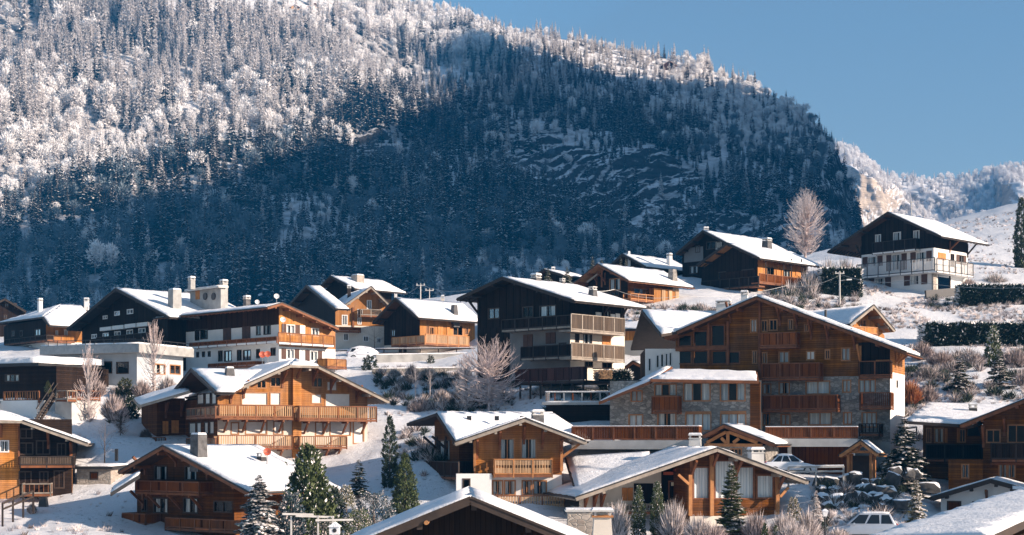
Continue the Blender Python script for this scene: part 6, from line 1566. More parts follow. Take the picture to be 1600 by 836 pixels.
def crown_tree(px, D, top_py, base_py, rx, label, seed, n=420, mats=('bark_frost', 'twig_frost'), low=.18, w=1.0, stems=5, round_=1.0, name='bare_tree'):
    """leafless tree whose twig ends fill an egg-shaped crown"""
    p = at(px, base_py, D); H = at(px, top_py, D).z - p.z; R = rx/FPX*D; r = random.Random(seed); root = empty(name, p, label, 'tree'); _ORIGIN[root.name] = p; tr, cr = MB(), MB(); r0 = H*.018
    tr.tube(p - Vector((0, 0, .8)), p + Vector((0, 0, H*.3)), r0, r0*.75, 7); ends = []
    for i in range(stems):
        a = 6.283*i/stems + r.uniform(-.3, .3); k = r.uniform(.1, .4) if i else .02; e = p + Vector((math.cos(a)*R*k, math.sin(a)*R*k, H*r.uniform(.72, .92))); m_ = p + Vector((math.cos(a)*R*k*.45, math.sin(a)*R*k*.45, H*.5)); b0 = p + Vector((0, 0, H*r.uniform(.12, .3)))
        tr.tube(b0, m_, r0*.55, r0*.38, 5); tr.tube(m_, e, r0*.38, r0*.08, 4); ends.append((b0, m_, e))
    for i in range(n):
        f = r.random(); z = low + (1-low)*f; prof = max(.06, (math.sin(math.pi*min(1, .10+.84*f)))**.6); a = r.random()*6.283; q = r.random()**.5; T = p + Vector((math.cos(a)*R*prof*q, math.sin(a)*R*prof*q, H*z*(1 - .10*q)))
        b0, m_, e = ends[r.randrange(stems)]; t = max(0, min(1, (z-.30)*1.0)); S = (b0 + (m_-b0)*min(1, t*2.2)) if t < .45 else (m_ + (e-m_)*min(1, (t-.45)*1.4))
        mid = S*.45 + T*.55 + Vector((r.gauss(0, .05)*R, r.gauss(0, .05)*R, -.04*H*q)); ra = .020*w*(1+H*.02)
        cr.tube(S, mid, ra*1.7, ra*1.15, 3, 0); cr.tube(mid, T, ra*1.15, ra*.5, 3, 1)
        for k in range(5):
            c = mid + (T-mid)*r.uniform(.1, 1.0); d = ((T-mid).normalized() + Vector((r.gauss(0, .55), r.gauss(0, .55), r.gauss(.3, .45)))).normalized(); cr.tube(c, c + d*R*r.uniform(.10, .26), ra*.62, ra*.25, 3, 1)
    tr.build('trunk', M[mats[0]], root); cr.build('crown', [M[mats[0]], M[mats[1]]], root, fix=False); return root
def conifer(px, D, top_py, label, seed, wide=.2, snow=.5, whorls=24, per=11, mats=('bark', 'needle_green', 'needle_snow'), name='fir_tree', droop=.35, base_py=None, low=.06):
    p = ground_at(px, D)
    if base_py: p.z = at(px, base_py, D).z
    h = at(px, top_py, D).z - p.z; r = random.Random(seed); root = empty(name, p, label, 'conifer'); _ORIGIN[root.name] = p
    tr, cr = MB(), MB(); tr.tube(p - Vector((0, 0, .5)), p + Vector((0, 0, h*.97)), h*.02, h*.003, 6); tr.build('trunk', M[mats[0]], root)
    for i in range(whorls):
        f = (i + r.random()*.6)/whorls; z = h*(low + (.985-low)*f); R = h*wide*(1-f)**.8*r.uniform(.82, 1.15) + h*.012; n = max(5, int(per*1.35*(1-.4*f)))
        for k in range(n):
            a = r.random()*6.283; z = h*(low + (.985-low)*min(1, f+r.uniform(-.5, .5)/whorls)); L = R*r.uniform(.55, 1.12); dr = droop*r.uniform(.3, 1.3) - .25*f; B = p + Vector((0, 0, z)); T = Vector((math.cos(a), math.sin(a), -dr)); S = Vector((-math.sin(a), math.cos(a), 0))
            # a limb with side sprigs
            m_ = 4 if L > h*.05 else 2
            for j in range(m_+1):
                t0 = .25 + .75*j/m_; c = B + T*(L*t0*.9); sl = L*(.5*(1-t0*.65))+.022*h; 
                for sg in ((-1, 1) if j < m_ else (0,)):
                    dirv = (T*.75 + S*sg*.9 + Vector((0, 0, r.uniform(-.15, .12)))).normalized(); wv = dirv.cross(Vector((0, 0, 1))).normalized()*sl*.36; e = c + dirv*sl; mid = c + dirv*sl*.5
                    ms = 1 if r.random() < snow*.6 else 0; cr.face([c, mid + wv, e], ms); cr.face([c, e, mid - wv], ms); cr.face([c, e, mid - Vector((0, 0, sl*.3))], 0)
                    if r.random() < snow:
                        u = Vector((0, 0, .03+.05*sl)); k2 = .85; cr.face([c+u, mid + wv*k2 + u, c + dirv*sl*k2 + u], 1); cr.face([c+u, c + dirv*sl*k2 + u, mid - wv*k2 + u], 1)
    cr.build('crown', [M[mats[1]], M[mats[2]]], root, fix=False); return root
def leafy(name, px, D, top_py, rx, label, seed, mats, cat, n=2600, snow=.0, prof='cone', base_py=None, leaf=.05, bottom=0.0):
    """thuja, cypress or clipped evergreen: many upright sprays through a body of revolution"""
    p = ground_at(px, D)
    if base_py: p.z = at(px, base_py, D).z
    h = at(px, top_py, D).z - p.z; R = rx/FPX*D; r = random.Random(seed); root = empty(name, p, label, cat); _ORIGIN[root.name] = p
    tr = MB(); tr.tube(p - Vector((0, 0, .4)), p + Vector((0, 0, h*.8)), R*.12, R*.03, 6); tr.build('trunk', M['bark'], root); cr = MB()
    PR = {'cone': lambda f: (1-f)**.75*min(1, .6+f*3), 'column': lambda f: min(1, .72+f*1.4)*(1-max(0, (f-.5)/.5)**2.0)**.8, 'dome': lambda f: math.sqrt(max(0, 1-(f*.98)**2.2)), 'ball': lambda f: math.sqrt(max(0.02, 1-(2*f-1)**2))}[prof]
    L = h*leaf*.72; nc = 130 if prof == 'column' else 84 if prof == 'cone' else 52; per_c = max(8, int(n*1.7)//nc)
    for ic in range(nc):
        f = ((ic+r.random())/nc)**1.1 if prof != 'ball' else (ic+r.random())/nc; a = ic*2.399 + r.uniform(-.5, .5); rr = R*PR(f)*r.uniform(.62, 1.08); cz = p.z + bottom*h + h*(1-bottom)*f*.97
        cc = Vector((p.x + math.cos(a)*rr*.72, p.y + math.sin(a)*rr*.72, cz)); od = Vector((math.cos(a)*.6, math.sin(a)*.6, 1.0 if prof in ('cone', 'column') else .75)).normalized(); cl = (R*.42 + L*.6)*(1.1-.5*f)*r.uniform(.8, 1.25)
        for k in range(per_c):
            t = r.random(); c = cc + od*cl*(t-.25) + Vector((r.gauss(0, 1), r.gauss(0, 1), r.gauss(0, .7)))*cl*.30*(1.05-.75*t)
            d = (od + Vector((r.gauss(0, .45), r.gauss(0, .45), r.gauss(.1, .4)))).normalized(); ll = L*r.uniform(.55, 1.2)*(1.15-.5*f); w = d.orthogonal().normalized(); w.rotate(Quaternion(d, r.random()*6.283)); w *= ll*.26
            mi = 1 if r.random() < snow*(.35+1.1*t) else 0
            cr.face([c, c + d*ll*.5 + w, c + d*ll], mi); cr.face([c, c + d*ll, c + d*ll*.5 - w], mi)
    cr.build('crown', [M[mats[0]], M[mats[1]]], root, fix=False); return root
def shrub(px, D, top_py, rx, label, seed, mats=('twig_brown', 'twig_frost'), n=900, name='frosted_shrub', base_py=None, cat='shrub', w=.018, flat=1.0, mix=.75, group=None):
    p = ground_at(px, D)
    if base_py: p.z = at(px, base_py, D).z
    h = max(.4, at(px, top_py, D).z - p.z); R = rx/FPX*D; r = random.Random(seed); mb = MB()
    for i in range(n):
        a = r.random()*6.283; q = r.random()**.5; lean = q*R; top = Vector((math.cos(a)*lean, math.sin(a)*lean, h*(1-.55*q*q)*r.uniform(.45, 1.05))); s0 = Vector((math.cos(a)*lean*.25, math.sin(a)*lean*.25, -.1)); t0 = r.uniform(0, .65)
        c = p + s0 + (top-s0)*t0; e = p + top + Vector((r.gauss(0, .06), r.gauss(0, .06), r.gauss(0, .05)))*h; d = e-c; ww = d.orthogonal().normalized(); ww.rotate(Quaternion(d.normalized(), r.random()*6.283)); ww *= w*r.uniform(.6, 1.5)*(1+.4*h)*flat
        mb.face([c-ww, c+ww, e], 1 if r.random() < mix else 0)
    return mb.solo(name, [M[mats[0]], M[mats[1]]], p, label, cat, group, fix=False)

# bare frosted trees
crown_tree(1258, 226, 291, 414, 37, 'tall oval frosted bare tree standing against the shaded mountain', 5, n=330, low=.2, w=1.5, stems=7, mats=('twig_pink', 'twig_frost'))
crown_tree(764, 146, 522, 648, 60, 'wide frosted bare tree in front of the dark chalet', 8, n=190, low=.12, w=1.35, stems=11, mats=('twig_pink', 'twig_pink'))
crown_tree(729, 147, 548, 648, 26, 'slim frosted bare tree left of the wide one', 9, n=150, low=.15, w=1.0, stems=3)
bare_tree(649, 150, 568, 'thin white-stemmed birch left of the frosted garden trees', 10, lvl=3, spread=.5, upw=.5, trunk=.2, split=2, crown_from=.4)
bare_tree(672, 152, 572, 'second thin birch beside the white-stemmed one', 12, lvl=3, spread=.5, upw=.5, trunk=.2, split=2, crown_from=.4)
crown_tree(139, 148, 527, 682, 24, 'pale frosted birch in front of the white annex windows', 13, n=120, low=.2, w=.9, stems=2, mats=('bark_frost', 'twig_pink'))
crown_tree(241, 156, 490, 640, 25, 'tall frosted birch at the corner of the white annex', 14, n=120, low=.2, w=.9, stems=2, mats=('bark_frost', 'twig_pink'))
bare_tree(163, 132, 656, 'thin dark sapling above the stone hut', 15, lvl=3, spread=.6, upw=.3, trunk=.22, split=2, mats=('bark', 'twig_brown'), name='sapling')
crown_tree(188, 143, 624, 686, 20, 'small pink frosted tree on the snow below the annex', 16, n=150, low=.15, w=.9, stems=4, mats=('bark', 'twig_pink'))
bare_tree(585, 197, 508, 'gnarled dark fruit tree against the farmhouse masonry', 17, lvl=4, spread=.8, upw=.15, trunk=.34, split=2, mats=('bark', 'twig_brown'), name='fruit_tree', base_py=548)
bare_tree(1335, 110, 745, 'dark bare sapling among the boulders', 18, lvl=3, spread=.6, upw=.3, trunk=.25, split=2, mats=('bark', 'twig_brown'), name='sapling') if False else None
# evergreens in the foreground gardens
conifer(405, 99, 740, 'snow-flocked silver fir in front of the brown chalet', 21, wide=.40, snow=.75, whorls=22, per=13, mats=('bark', 'leaf_blue', 'needle_snow'), base_py=850)
leafy('pine_tree', 482, 107, 700, 52, 'bushy green pine catching the sun beside the snow slope', 22, ('leaf_green', 'needle_snow'), 'conifer', n=6500, snow=.06, prof='cone', leaf=.075, base_py=842)
leafy('pine_tree', 523, 109, 762, 26, 'lower bushy pine right beside the big green pine', 23, ('leaf_dark', 'needle_snow'), 'conifer', n=2600, snow=.08, prof='cone', leaf=.08, base_py=835)
leafy('cypress', 609, 121, 648, 13, 'tall narrow dark cypress in front of the snow slope', 24, ('leaf_dark', 'leaf_green'), 'conifer', n=5200, snow=.16, prof='column', leaf=.035, base_py=778)
leafy('thuja', 633, 113, 711, 27, 'sunlit green thuja right of the tall cypress', 25, ('leaf_green', 'leaf_dark'), 'conifer', n=5200, snow=.2, prof='cone', leaf=.055, base_py=812)
conifer(561, 119, 716, 'small dark blue fir on the snow slope', 26, wide=.33, snow=.12, whorls=15, per=9, mats=('bark', 'leaf_dark', 'needle_snow'), base_py=775)
leafy('shrub', 541, 113, 760, 14, 'yellow-green shrub below the small dark fir', 27, ('leaf_olive', 'needle_snow'), 'shrub', n=1500, snow=.3, prof='dome', leaf=.12, base_py=792)
leafy('shrub', 583, 108, 772, 38, 'large blue-shaded shrub with frosted leaves in the garden', 28, ('leaf_blue', 'twig_frost'), 'shrub', n=3600, snow=.2, prof='dome', leaf=.09, base_py=826)
leafy('shrub', 560, 99, 798, 26, 'frosted grey-green shrub beside the bird house', 29, ('leaf_green', 'twig_frost'), 'shrub', n=2200, snow=.2, prof='dome', leaf=.1, base_py=846)
leafy('shrub', 455, 100, 770, 24, 'snow-dusted shrub between the flocked fir and the pine', 30, ('leaf_blue', 'twig_frost'), 'shrub', n=2000, snow=.2, prof='dome', leaf=.1, base_py=842)
leafy('shrub', 505, 98, 812, 24, 'low frosted shrub under the green pine', 31, ('leaf_dark', 'twig_frost'), 'shrub', n=1800, snow=.2, prof='dome', leaf=.12, base_py=850)
leafy('cypress', 998, 97, 758, 12, 'slim cypress in front of the restaurant, nearer the chimney', 32, ('leaf_green', 'needle_snow'), 'conifer', n=3800, snow=.1, prof='column', leaf=.045, base_py=850)
leafy('cypress', 1027, 97, 752, 12, 'slim cypress in front of the restaurant entrance', 33, ('leaf_green', 'needle_snow'), 'conifer', n=3800, snow=.1, prof='column', leaf=.045, base_py=850)
conifer(1143, 93, 722, 'narrow snow-dusted conifer in front of the glazed gable', 34, wide=.21, snow=.55, whorls=30, per=13, mats=('bark', 'leaf_green', 'needle_snow'), base_py=856, droop=.1)
for i, (px_, t_) in enumerate(((1195, 818), (1212, 822))): leafy('thuja', px_, 91, t_, 6, ('left' if i == 0 else 'right') + ' one of two tiny cone thujas at the restaurant hedge', 35+i, ('leaf_green', 'needle_snow'), 'conifer', n=500, snow=.1, prof='cone', leaf=.16, base_py=850)
leafy('shrub', 1240, 96, 778, 12, 'yellow-green frosted shrub at the restaurant corner', 37, ('leaf_olive', 'twig_frost'), 'shrub', n=1100, snow=.4, prof='dome', leaf=.12, base_py=815)
conifer(1275, 100, 765, 'small frosted fir right of the restaurant corner', 38, wide=.26, snow=.9, whorls=14, per=9, mats=('bark', 'twig_frost', 'needle_snow'), base_py=812)
for i, (px_, D_, t_, rx_, mt, lb) in enumerate([
  (965, 96, 778, 22, ('leaf_dark', 'twig_frost'), 'frosted dark shrub right of the tapered chimney'), (1052, 96, 776, 26, ('twig_brown', 'twig_frost'), 'frosted twiggy shrub right of the two slim cypresses'),
  (1092, 92, 800, 26, ('twig_brown', 'twig_frost'), 'frosted shrub under the left glazing of the restaurant'), (1180, 92, 795, 26, ('twig_brown', 'twig_pink'), 'pinkish frosted shrub right of the narrow conifer'),
  (1225, 93, 795, 28, ('twig_brown', 'twig_frost'), 'wide frosted shrub below the restaurant corner'), (1262, 94, 790, 24, ('twig_brown', 'twig_frost'), 'frosted shrub next to the lamp post'), (1115, 90, 815, 26, ('twig_brown', 'twig_pink'), 'low pinkish shrub left of the narrow conifer'), (1310, 92, 822, 24, ('twig_brown', 'twig_frost'), 'frosted twigs in front of the silver car'), (1240, 90, 812, 30, ('twig_brown', 'twig_frost'), 'low frosted hedge piece at the bottom edge')]):
    shrub(px_, D_, t_, rx_, lb, 60+i, mt, n=1500, base_py=848, w=.014)
for i, (px_, D_, t_, rx_, b_, mt, lb) in enumerate([
  (643, 160, 566, 13, 598, ('twig_brown', 'twig_pink'), 'pink frosted shrub below the stone terrace wall'), (616, 168, 574, 12, 590, ('leaf_dark', 'twig_frost'), 'dark frosted shrub on the bank beside the round yew'), (668, 164, 572, 18, 592, ('leaf_dark', 'twig_frost'), 'snowy shrub on the bank above the swing frame'),
  (690, 152, 606, 18, 632, ('twig_brown', 'twig_frost'), 'frosted shrub between birches and bare tree'), (655, 148, 618, 22, 648, ('twig_brown', 'twig_pink'), 'low frosted shrub under the birches'), (722, 150, 598, 14, 622, ('leaf_dark', 'twig_frost'), 'dark frosted bush under the slim bare tree'), (712, 149, 615, 12, 635, ('leaf_dark', 'twig_brown'), 'dark bush in the snow by the slim bare tree'),
  (176, 144, 612, 20, 655, ('twig_brown', 'twig_pink'), 'reddish frosted shrub beside the retaining wall'), (222, 153, 590, 16, 622, ('twig_brown', 'twig_pink'), 'brown frosted shrub below the annex corner'), (262, 154, 585, 16, 618, ('twig_brown', 'twig_frost'), 'frosted shrub left of the golden chalet'), (150, 150, 590, 20, 620, ('twig_brown', 'twig_pink'), 'reddish shrub under the frosted birch'),
  (228, 142, 668, 10, 688, ('twig_brown', 'twig_brown'), 'tiny brown shrub on the snow left of the golden chalet'), (50, 119, 785, 8, 802, ('twig_brown', 'twig_pink'), 'small dry shrub on the snow at lower left'),
  (1423, 148, 590, 20, 632, ('twig_rust', 'twig_rust'), 'rust-orange shrub beside the residence wall'), (1450, 149, 598, 20, 634, ('twig_brown', 'twig_pink'), 'pinkish frosted shrub right of the rust-orange one'), (1405, 143, 625, 14, 655, ('leaf_olive', 'twig_frost'), 'yellowish shrub at the foot of the residence wall'),
  (1440, 164, 530, 22, 560, ('twig_brown', 'twig_pink'), 'pinkish frosted bush at the hedge end'), (1470, 160, 545, 26, 572, ('twig_brown', 'twig_pink'), 'frosted purple-grey bush below the hedge'), (1520, 160, 545, 26, 572, ('twig_brown', 'twig_frost'), 'frosted bush in the middle below the hedge'), (1585, 160, 540, 28, 575, ('twig_brown', 'twig_pink'), 'frosted bush below the hedge at the right edge'),
  (1450, 155, 566, 22, 592, ('leaf_dark', 'twig_frost'), 'dark frosted bush on the bank above the rust shrub'), (1600, 152, 575, 22, 612, ('twig_brown', 'twig_pink'), 'frosted bush on the bank at the right edge'), (1490, 158, 560, 24, 585, ('twig_brown', 'twig_frost'), 'low frosted bush above the snowy firs'),
  (1235, 204, 436, 22, 478, ('leaf_dark', 'twig_frost'), 'snow-covered bush on the slope left of the lamp pole'), (1265, 205, 418, 24, 470, ('leaf_dark', 'twig_frost'), 'large snow-laden bush below the tall oval tree'), (1295, 207, 400, 24, 468, ('leaf_dark', 'twig_frost'), 'snow-laden bush left of the white chalet'), (1322, 208, 398, 20, 466, ('leaf_dark', 'twig_frost'), 'tall snowy bush touching the white chalet'), (1218, 200, 456, 16, 484, ('leaf_dark', 'twig_frost'), 'small snowy bush under the lit veranda'), (1510, 214, 432, 18, 452, ('twig_brown', 'twig_pink'), 'pinkish shrub beside the garage of the white chalet'), (1555, 220, 425, 22, 448, ('leaf_dark', 'twig_frost'), 'snowy shrub right of the white chalet')]):
    shrub(px_, D_, t_, rx_, lb, 80+i, mt, n=1500, base_py=b_, w=.022, mix=.62)
leafy('yew', 578, 176, 557, 14, 'round dark yew below the parked snow-covered car', 120, ('leaf_dark', 'needle_green'), 'shrub', n=2200, snow=.3, prof='ball', leaf=.1, base_py=602)
leafy('shrub', 673, 181, 556, 6, 'small dark evergreen at the concrete wall', 121, ('leaf_dark', 'needle_snow'), 'shrub', n=500, snow=.1, prof='dome', leaf=.2, base_py=570)
leafy('thuja', 75, 150, 596, 6, 'tiny olive thuja on the terrace of the dark house', 122, ('leaf_olive', 'leaf_green'), 'conifer', n=500, snow=.3, prof='cone', leaf=.14, base_py=614)
leafy('shrub', 196, 154, 592, 14, 'dark evergreen shrub with frosted top below the annex', 123, ('leaf_dark', 'leaf_olive'), 'shrub', n=1500, snow=.3, prof='dome', leaf=.14, base_py=620)
leafy('shrub', 205, 150, 620, 12, 'dark evergreen bush between the retaining wall and golden chalet', 124, ('leaf_dark', 'needle_snow'), 'shrub', n=1200, snow=.05, prof='dome', leaf=.16, base_py=655)
leafy('cypress', 1596, 236, 308, 12, 'dark cypress at the right edge on the snow field', 125, ('leaf_dark', 'leaf_green'), 'conifer', n=3400, snow=.2, prof='column', leaf=.045, base_py=425)
conifer(1413, 121, 650, 'broad dark fir with snowy boughs left of the right-edge chalet', 126, wide=.36, snow=.45, whorls=22, per=13, mats=('bark', 'leaf_dark', 'needle_snow'), base_py=775)
conifer(1432, 104, 746, 'small sunlit frosted fir beside the silver car', 127, wide=.26, snow=.85, whorls=18, per=9, mats=('bark', 'leaf_olive', 'needle_snow'), base_py=832)
conifer(1500, 150, 556, 'left of two snow-covered firs above the right-edge chalet', 128, wide=.36, snow=.75, whorls=18, per=12, mats=('bark', 'needle_green', 'needle_snow'), base_py=642)
conifer(1562, 151, 548, 'right of two snow-covered firs above the right-edge chalet', 129, wide=.36, snow=.75, whorls=18, per=12, mats=('bark', 'needle_green', 'needle_snow'), base_py=645)
leafy('pine_tree', 1552, 160, 512, 18, 'green pine with lit top in front of the long hedge', 130, ('leaf_green', 'needle_snow'), 'conifer', n=2400, snow=.25, prof='cone', leaf=.09, base_py=585)
for i, (px_, D_, t_, b_, lb) in enumerate([(856, 216, 418, 452, 'snowy conifer left of the small hidden roof'), (886, 214, 417, 455, 'snowy conifer in front of the small hidden roof'), (926, 208, 400, 440, 'slim snowy conifer above the truss gable'), (940, 209, 402, 440, 'second slim snowy conifer above the truss gable'), (970, 212, 402, 425, 'slim conifer at the ridge of the house behind'), (978, 212, 403, 425, 'twin conifer right beside it at the ridge')]):
    conifer(px_, D_, t_, lb, 140+i, wide=.2 if i > 1 else .3, snow=.6, whorls=14, per=9, mats=('bark', 'leaf_green', 'needle_snow'), base_py=b_)

# tall spruces added out of frame on the right to shade the bank
for i, (px_, D_, hh) in enumerate(((1672, 108, 17), (1705, 105, 20), (1738, 110, 18), (1690, 118, 16))):
    q = ground_at(px_, D_); o = bpy.data.objects.new('spruce_tree', PROTO['snowy'][i % 3]); o.location = q; o.scale = (hh/22*1.25, hh/22*1.25, hh/22); coll.objects.link(o)
    tag(o, 'shade-casting spruce added outside the frame at right, %s along the bank' % ORD_[i], 'spruce', 'spruces added beyond the right edge for shade')

# clipped hedges
def hedge(label, x0, x1, ytop, ybot, D, thick, seed, snow=True, n=5000):
    p, q = at(x0, ybot, D), at(x1, ybot, D); zt = at(x0, ytop, D).z; root = empty('hedge', (p+q)/2, label, 'hedge'); _ORIGIN[root.name] = (p+q)/2; r = random.Random(seed)
    co = MB(); co.box(p.x+.15, q.x-.15, D+.15, D+thick-.15, p.z-1.5, zt-.15); co.build('core', M['leaf_dark'], root); mb = MB()
    for i in range(n):
        k = r.random(); x = r.uniform(p.x, q.x)
        if k < .6: c = Vector((x, D+r.uniform(-.05, .1), r.uniform(p.z-.5, zt))); d = Vector((r.gauss(0, .5), -1, r.gauss(.3, .5)))
        elif k < .9: c = Vector((x, D+r.uniform(0, thick), zt-.15+.4*mnoise.noise(Vector((x*.7, seed, 0))))); d = Vector((r.gauss(0, .5), r.gauss(0, .5), 1))
        else: c = Vector((p.x if r.random() < .5 else q.x, D+r.uniform(0, thick), r.uniform(p.z, zt))); d = Vector((1 if c.x == q.x else -1, r.gauss(0, .5), .3))
        d.normalize(); w = d.orthogonal().normalized(); w.rotate(Quaternion(d, r.random()*6.28)); L = r.uniform(.2, .6); mi = 1 if snow and (k >= .6 and r.random() < .6 or k < .6 and r.random() < .04) else 0
        mb.face([c-w*L*.3, c+w*L*.3, c+d*L], mi)
    mb.build('foliage', [M['leaf_dark'], M['needle_snow']], root, kind='stuff', fix=False)
hedge('long dark clipped hedge with snow along its top, right hillside', 1446, 1660, 506, 541, 172, 2.2, 1, n=9000)
hedge('short clipped hedge right of the dark chalet terrace', 937, 984, 582, 602, 148, 1.5, 2, n=2500)
hedge('dark clipped hedge between the frosted slope and white chalet', 1285, 1346, 420, 462, 204, 2.0, 3, n=4000)
hedge('dark low hedge along the garden wall at the right edge', 1500, 1660, 446, 470, 199, 1.2, 4, n=5000)

# tufts of dry stems poking through the snow on the slopes
rs3 = np.random.RandomState(5); tuft = MB(); rt = random.Random(9)
for i in range(26):
    a = rt.random()*6.28; d = Vector((math.cos(a)*.6, math.sin(a)*.6, 1)).normalized(); w = d.orthogonal().normalized()*.02; c = Vector((rt.uniform(-.12, .12), rt.uniform(-.12, .12), -.05)); tuft.face([c-w, c+w, c+d*rt.uniform(.2, .5)])
tm = tuft.mesh('dry_tuft'); tm.materials.append(M['twig_brown'])
tm2 = bpy.data.meshes.new_from_object(bpy.data.objects.new('dry_tuft_pale', tm)); tm2.materials.clear(); tm2.materials.append(M['twig_frost'])
brush = MB(); rt = random.Random(19)
for i in range(90):
    a = rt.random()*6.28; q = rt.random()**.5; e = Vector((math.cos(a)*q*.75, math.sin(a)*q*.75, (1-.5*q*q)*rt.uniform(.4, 1.0))); c = Vector((e.x*.3, e.y*.3, e.z*rt.uniform(-.1, .5))); w = (e-c).orthogonal().normalized(); w.rotate(Quaternion((e-c).normalized(), rt.random()*6.28)); brush.face([c-w*.03, c+w*.03, e], 1 if rt.random() < .5 else 0)
bm1 = brush.mesh('frosted_brush'); bm1.materials.append(M['twig_brown']); bm1.materials.append(M['twig_frost'])
bm2 = bpy.data.meshes.new_from_object(bpy.data.objects.new('dark_brush', bm1)); bm2.materials.clear(); bm2.materials.append(M['leaf_dark']); bm2.materials.append(M['twig_shade'])
BP = []
for (x0, x1, d0, d1, n) in ((588, 720, 158, 172, 70), (600, 850, 146, 156, 70), (1410, 1640, 146, 168, 150), (1200, 1345, 186, 215, 120), (980, 1190, 180, 190, 50), (170, 290, 148, 158, 60), (1370, 1440, 118, 150, 60), (1260, 1400, 104, 117, 50), (1060, 1290, 95, 102, 60), (840, 960, 134, 146, 30), (620, 690, 118, 140, 40), (1450, 1640, 196, 206, 60)):
    px_ = rs3.uniform(x0, x1, n); D_ = rs3.uniform(d0, d1, n); BP.append(np.stack([(px_-800)/FPX*D_, D_], 1))
BP = np.concatenate(BP)
scatter_stuff('undergrowth', 'low frosted brush scattered over the banks between the houses', 'undergrowth', BP[:, 0], BP[:, 1], gz_arr(BP[:, 0], BP[:, 1]), rs3.uniform(.5, 1.5, len(BP)), rs3.rand(len(BP))*6.28, (rs3.rand(len(BP)) < .45).astype(int), [bm1, bm2])
TP = []
for (x0, x1, d0, d1, n) in ((1190, 1640, 183, 212, 3800), (1410, 1640, 145, 172, 1500), (590, 840, 145, 178, 900), (1380, 1640, 225, 330, 1600), (960, 1200, 178, 192, 700), (1270, 1420, 103, 118, 350), (-20, 200, 100, 150, 200)):
    px_ = rs3.uniform(x0, x1, n); D_ = rs3.uniform(d0, d1, n); TP.append(np.stack([(px_-800)/FPX*D_, D_], 1))
TP = np.concatenate(TP); nz = fbm(TP[:, 0]/6., TP[:, 1]/6., seed=91, octs=3); TP = TP[nz > -.25]; tz_ = gz_arr(TP[:, 0], TP[:, 1])
scatter_stuff('dry_grass', 'dry frosted grass tufts poking through the snow of the slopes', 'grass', TP[:, 0], TP[:, 1], tz_, rs3.uniform(.5, 1.4, len(TP)), rs3.rand(len(TP))*6.28, (rs3.rand(len(TP)) < .72).astype(int), [tm, tm2])

# ------------------------------------------------------------------ boulders below the gate shelter
def boulder_mesh(seed):
    bm = bmesh.new(); bmesh.ops.create_icosphere(bm, subdivisions=2, radius=1.0)
    for v in bm.verts:
        n = v.co.normalized(); k = 1 + .5*mnoise.noise(n*1.3 + Vector((seed*3.7, 0, 0))) + .12*mnoise.noise(n*3.1 + Vector((0, seed*2.1, 0)))
        v.co = Vector((max(-.78, min(.78, n.x*k)), max(-.7, min(.7, n.y*k)), max(-.62, min(.6, n.z*k))))
    me = bpy.data.meshes.new('boulder'); bm.to_mesh(me); bm.free(); me.materials.append(M['boulder_rock']); return me
BM_ = [boulder_mesh(i) for i in range(4)]; rb = random.Random(4)
rows = [(1272, 1400, 752, 115.5, 7), (1268, 1392, 768, 113.5, 6), (1276, 1398, 783, 111.5, 6), (1284, 1384, 798, 109.5, 5), (1392, 1440, 740, 118, 3)]
WORDS = ['top', 'second', 'third', 'lowest', 'upper right']; ORD = ['first', 'second', 'third', 'fourth', 'fifth', 'sixth', 'seventh']
for ri, (x0, x1, y_, D_, n) in enumerate(rows):
    for i in range(n):
        px_ = x0 + (x1-x0)*(i+.5)/n + rb.uniform(-6, 6); o = bpy.data.objects.new('boulder', BM_[rb.randrange(4)]); o.location = at(px_, y_+rb.uniform(-5, 5), D_+rb.uniform(-.4, .4)); sx = (x1-x0)/n/FPX*D_*.62
        o.scale = (sx*rb.uniform(.75, 1.4), sx*rb.uniform(.9, 1.2), rb.uniform(.5, .95)); o.rotation_euler = (rb.uniform(-.4, .4), rb.uniform(-.4, .4), rb.uniform(-.4, .4)+(3.14 if rb.random() < .5 else 0)); coll.objects.link(o)
        tag(o, 'snow-capped boulder, %s from the left in the %s row of the boulder wall' % (ORD[i], WORDS[ri]), 'boulder', 'boulders of the bank wall')
for i, (px_, py_, D_, s_, lb) in enumerate([(1383, 768, 112, .9, 'lone boulder at the right end of the boulder bank'), (1410, 788, 110, .8, 'boulder in the snow left of the small sunlit fir'), (1450, 762, 117, .9, 'boulder half buried in snow below the dark balcony')]):
    o = bpy.data.objects.new('boulder', BM_[i]); o.location = at(px_, py_, D_); o.scale = (s_*1.2, s_, s_*.8); coll.objects.link(o); tag(o, lb, 'boulder')

